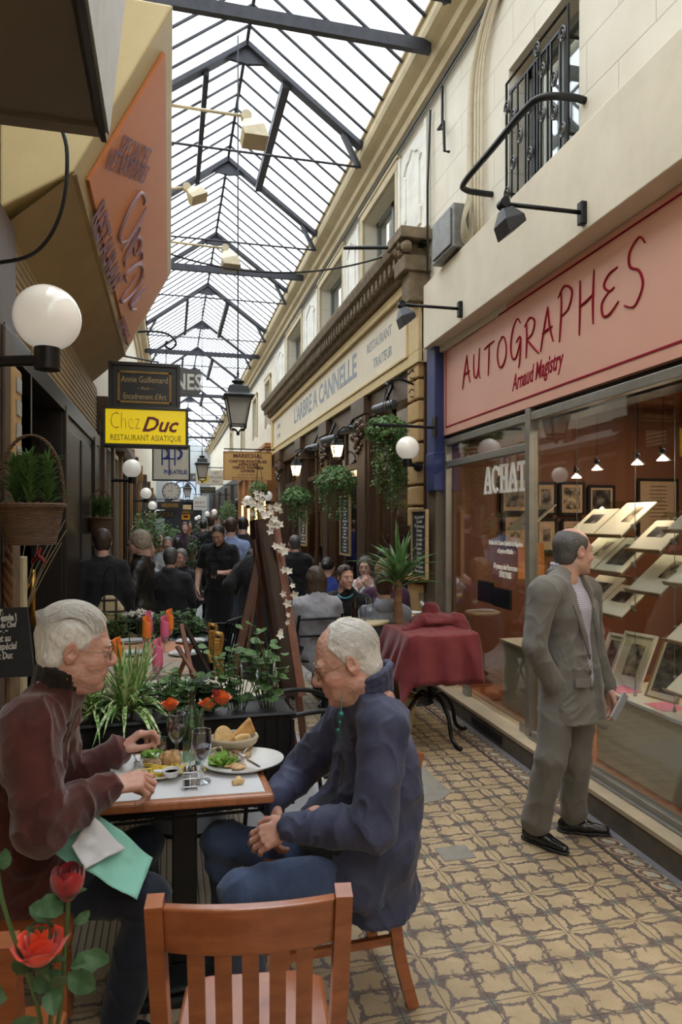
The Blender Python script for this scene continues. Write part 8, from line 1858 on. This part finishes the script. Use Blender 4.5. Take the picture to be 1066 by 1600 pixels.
# --- everyone further away
def stand(u,v,t,h,phi,label,**k):
    t*=1.07; p=P(u,v,t); p.z=0; J_=J_stand(h); k.setdefault('hsc',.93)
    for a,b in k.pop('off',{}).items(): J_[a]=J_[a]+Vector(b)
    return person(p,phi,J_,label,**k)
def sit(u,v,t,phi,label,lean=.1,**k):
    """u,v,t = where the head centre shows"""
    t*=1.09; k.setdefault('hsc',.92); p=P(u,v,t); J_=J_sit(1.66,lean=lean); dz=p.z-J_['head'].z
    for a in J_:
        if a[:2] not in('an',): J_[a]=J_[a]+Vector((0,0,dz*(1 if a[:2] not in('kn','hi') else .5)))
    hx_=J_['head']; ph=math.radians(phi); loc=Vector((p.x-hx_.x*math.cos(ph),p.y-hx_.x*math.sin(ph),0))
    for a,b in k.pop('off',{}).items(): J_[a]=J_[a]+Vector(b)
    return person(loc,phi,J_,label,**k)
hands2=lambda **q:[dict(n='r',d=q.get('r',(1,0,-.2)),back=(0,0,1),curl=(.5,.7,.5)),dict(n='l',d=q.get('l',(1,0,-.2)),back=(0,0,1),curl=(.5,.7,.5),side=-1)]
# waiter in black
def W_(phi,v): a=math.radians(phi); return (v[0]*math.cos(a)-v[1]*math.sin(a),v[0]*math.sin(a)+v[1]*math.cos(a),v[2])
ph=-105
b,HMw,gw,_=stand(343,850,7.5,1.70,ph,'person in black T-shirt and apron walking this way, looking down at a notepad',hi=1,skin='tan',hair='crop',haircol='black',top='shirt',topmat=CHKB,botmat=CHKB,sleeve=.32,collar=False,head=(-8,26,0),off=dict(head=(.05,0,-.05),elr=(.02,-.02,0),wrr=(.12,.0,.05),ell=(.08,0,0),wrl=(.24,-.12,.24),knl=(.06,0,0),anl=(.12,0,0),anr=(-.1,0,0)),
 hands=[dict(n='r',d=W_(ph,(.3,.1,-.9)),back=W_(ph,(.2,-1,0)),curl=(.5,.8,.5),fa=1),dict(n='l',d=W_(ph,(.5,-.8,.1)),back=W_(ph,(.4,.2,.9)),curl=(.6,.9,.6),side=-1,fa=1)])
m=MB(); w=gw['wrl']+Vector(W_(ph,(.07,-.10,.03))); m.cbox(tuple(w),(.07,.05,.10)); m.build('notepad',BLACK,b); 
bl=Blob(.03); bl.cap(gw['pelvis']+J(0,0,.08),gw['pelvis']-J(0,0,.45),.158,.175,flat=(W_(ph,(1,0,0)),.75)); V,Q=bl.mesh(.012,lambda V,N:.006*vnoise(V*np.array([1,1,.3]),14,3)); obj_from([(V,Q)],'apron',cloth('black_apron',(.010,.010,.011),.9),b)
# woman in the leather jacket
ph=168
b,_,gq,_=stand(220,858,5.9,1.60,ph,'person in black leather jacket and beige skirt with ash-blond bob, standing left',hi=1,skin='pale',hair='bob',haircol='ash',top='jacket',topmat=BLKL,botmat=KHK,skirt=True,fat=1.0,coat=.06,head=(8,8,0),glasses='dark',off=dict(ell=(.06,0,.02),wrl=(.27,-.06,.20),elr=(.06,0,.0),wrr=(.27,.06,.18)),
 hands=[dict(n='l',d=W_(ph,(1,-.2,.1)),back=W_(ph,(0,.3,1)),curl=(.4,.7,.5),side=-1),dict(n='r',d=W_(ph,(1,.2,.1)),back=W_(ph,(0,-.3,1)),curl=(.4,.7,.5))])
def tartan():
    t=NT('checked_bag_cloth'); s=t.n('ShaderNodeSeparateXYZ',ins={0:t.obj()}); M=t.math; c=hx(190,172,136)
    f=lambda x,w:t.step(M('ABSOLUTE',M('SUBTRACT',M('FRACT',M('MULTIPLY',x,11)),.5)),w,.01)
    c=t.mix(M('MAXIMUM',f(s.outputs[0],.10),f(s.outputs[2],.10)),c,hx(40,36,36)); t.bsdf(c,.7); return t.m
p=P(173,958,5.5); rt=thing('checked_handbag',(p.x,p.y,p.z-.12),'beige checked handbag hanging behind the white-haired diner\'s head','bag'); m=MB(); m.prism([(-.13,-.02),(.14,-.06),(.10,.16),(.03,.26),(-.06,.26),(-.11,.14)],-.05,.05,'xz'); m.build('body',tartan(),rt,bevel=.02); m=MB(); m.tube(crv([(-.06,0,.24),(-.05,0,.42),(.0,0,.5),(.04,0,.42),(.03,0,.24)],4),.008,6); m.build('strap',BLACK,rt)
sit(267,872,6.9,80,'grey-haired person in dark suit seated, back to the viewer, beyond the far planter',hi=0,hair='short',haircol='dkgrey',top='jacket',topmat=DKS,botmat=DKS,fat=1.15)
sit(282,872,7.9,-115,'grey-haired person facing this way, mostly hidden behind the dark-suited diner',hi=1,skin='ruddy',hair='short',haircol='grey',top='jacket',topmat=DKS,botmat=DKS)
stand(361,829,8.2,1.74,82,'person in a pale blue shirt and jeans walking away down the passage',hi=0,hair='short',haircol='brown',top='shirt',topmat=PBL,botmat=JEAN,fat=1.08,off=dict(knl=(.1,0,0),anl=(.06,0,0),anr=(-.15,0,.03)),hands=[dict(n='r',d=(.1,.1,-1),back=(1,0,0),curl=(.4,.5,.4))])
stand(380,822,9.0,1.76,80,'person in a dark suit walking away, right of the blue-shirted walker',hi=0,hair='crop',haircol='black',top='jacket',topmat=DKS,botmat=CHKB,fat=1.1,coat=.12,off=dict(anl=(.15,0,0),anr=(-.12,0,0)))
stand(334,822,9.7,1.80,60,'person in a dark jacket with turned head, behind the waiter',hi=0,hair='crop',haircol='brown',top='jacket',topmat=CHKB,botmat=CHKB,fat=1.1,head=(-40,0,0))
b,_,_,_=stand(404,900,6.3,1.62,95,'person in a long black coat seen from behind between the easel legs',hi=0,hair='mid',haircol='black',top='coat',topmat=CHKB,botmat=cloth('grey_trousers',hx(70,72,80)),coat=.28,fat=1.2,off=dict(head=(.20,0,-.22),neck=(.12,0,-.12),shl=(.08,0,-.08),shr=(.08,0,-.08),ell=(.02,.08,.03),elr=(.02,-.06,.03),wrl=(.18,-.08,.14),wrr=(.18,.08,.14)))
# restaurant terrace
sit(493,905,5.75,95,'person in pale grey top with long brown hair seen from behind on a chair',hi=0,hair='long',haircol='brown',top='top',topmat=GRYT,botmat=DJEAN,collar=False,fat=1.08)
folding_chair((P(493,905,6.27).x-.02,P(493,905,6.27).y-.02,0),math.radians(95),'black folding chair under the person in the pale grey top')
ph=-118
b,HMx,gx,_=sit(540,902,6.05,ph,'person in black top and turquoise necklace with sunglasses on the head, seated',hi=1,skin='warm',hair='short',haircol='brown',top='top',topmat=CHKB,botmat=DJEAN,collar=False,head=(42,2,0),lean=.12,fat=.92)
m=MB(); m.M=HMx
for s in (-1,1): m.lathe([(0,-.003),(.022,-.003),(.022,.003),(0,.003)],14,(.065,s*.032,.098),axis=(1,0,.9))
m.build('sunglasses',BLACK,b); m=MB(); m.tube([gx['neck']+Vector(W_(ph,(.075*math.cos(t)+.03,.075*math.sin(t),-.005-.05*math.cos(t)))) for t in [2*pi*k/20 for k in range(20)]],.008,6,closed=True); m.build('necklace',mat('turquoise',hx(70,150,170),.4,bump=0),b)
ph=-112
sit(571,886,6.95,ph,'person in white shirt with shoulder-length hair and glasses, hands raised to the chin',hi=1,skin='pale',hair='mid',haircol='dkgrey',top='shirt',topmat=WSH,botmat=DKS,head=(-5,3,0),glasses='wire',off=dict(ell=(.16,.0,.02),wrl=(.06,-.08,.26),elr=(.16,0,.02),wrr=(.06,.08,.22)),lean=.15,
 hands=[dict(n='l',d=W_(ph,(.1,-.5,.8)),back=W_(ph,(.9,.1,.1)),curl=(.8,1.,.6),side=-1),dict(n='r',d=W_(ph,(.1,.5,.8)),back=W_(ph,(.9,-.1,.1)),curl=(.8,1.,.6))])
sit(602,893,6.25,70,'person with long curly light brown hair, back turned, beside the hooded grey jersey',hi=0,hair='curly',haircol='curly',top='top',topmat=PLUM,botmat=DJEAN,collar=False)
b,_,gh,_=sit(600,916,5.45,80,'person in grey hooded jersey, seen from behind on a chair beside the yucca',hi=0,hair='short',haircol='brown',top='hooded_top',topmat=HOOD,botmat=DJEAN,collar=True,fat=1.05)
bl=Blob(.02); n_=gh['neck']; bl.ell(tuple(n_+J(-.0,-.06,-.02)),(.11,.07,.07)); bl.ell(tuple(n_+J(0,.02,.03)),(.06,.07,.09),op='s'); V,Q=bl.mesh(.010); obj_from([(V,Q)],'hood',HOOD,b)
folding_chair((P(600,915,5.94).x-.0,P(600,915,5.94).y+.0,0),math.radians(82),'black chair under the person in the grey hooded jersey',mat('black_iron',(1,1,1)))
sit(629,880,6.75,-100,'person with long dark brown hair facing this way beside the framed menu board',hi=1,skin='warm',hair='long',haircol='brown',top='top',topmat=DKS,botmat=DKS,collar=False,fat=.9,head=(-12,4,0))
sit(604,872,7.5,-60,'person with dark hair behind the curly-haired diner, face turned away',hi=0,hair='short',haircol='black',top='jacket',topmat=CHKB,botmat=CHKB,head=(60,0,0))
sit(513,886,7.6,60,'person in royal blue top with dark pinned-up hair on the terrace',hi=0,hair='bun',haircol='black',top='top',topmat=ROYAL,botmat=DKS,collar=False,fat=1.05)
stand(461,878,8.2,1.50,90,'person with shaved grey head in a black jacket standing behind the easel',hi=0,hair='crop',haircol='dkgrey',top='jacket',topmat=CHKB,botmat=CHKB,fat=1.15,coat=.1)
sit(448,868,9.2,-60,'person with a bald head just visible left of the shaved grey head',hi=0,skin='ruddy',hair=None,top='top',topmat=DKS,botmat=DKS)
# far passage, small in the picture
far=[(300,862,8.9,'sit',70,'short','dkgrey',DKS,'person in a dark jacket, grey-haired, seated beyond the pair of dark-suited diners'),(249,842,11.5,'sit',-60,'long','brown',CLAY,'person with red-brown hair seated far left beside the leafy shrub'),(232,858,9.5,'sit',20,'short','blonde',CLAY,'person with fair hair seated behind the leather-jacketed figure'),
(318,830,14,'stand',80,'short','black',DKS,'person in dark clothes standing far off, left of the middle shrub'),(289,842,13,'stand',-90,'short','brown',PLUM,'person in a plum top walking this way far down the passage'),(353,822,13.5,'stand',85,'short','brown',ROYAL,'person in blue far off beside the orange shopfront'),(262,850,10.2,'sit',-90,'short','grey',WSH,'person in a pale shirt facing this way far on the left'),(277,850,12,'sit',100,'mid','black',CHKB,'person with black hair, back turned, in the row of far left tables'),(311,835,18,'stand',90,'short','brown',DKS,'person in dark clothes walking away, far in the centre'),(297,832,21,'stand',-90,'long','black',CLAY,'person in a clay-coloured top, most distant in the passage')]
for (u,v,t,kd,ph,hr_,hc,mt_,lb) in far:
    if kd=='sit': sit(u,v,t,ph,lb,hi=0,hair=hr_,haircol=hc,top='top',topmat=mt_,botmat=DKS,collar=False)
    else: stand(u,v,t,1.66 if v>830 else 1.70,ph,lb,hi=0,hair=hr_,haircol=hc,top='top',topmat=mt_,botmat=DKS,collar=False)
stand(160,880,5.6,1.62,100,'person in long dark coat standing at the left shopfront glass',hi=0,hair='short',haircol='brown',top='coat',topmat=DKS,botmat=CHKB,coat=.3,fat=1.1)
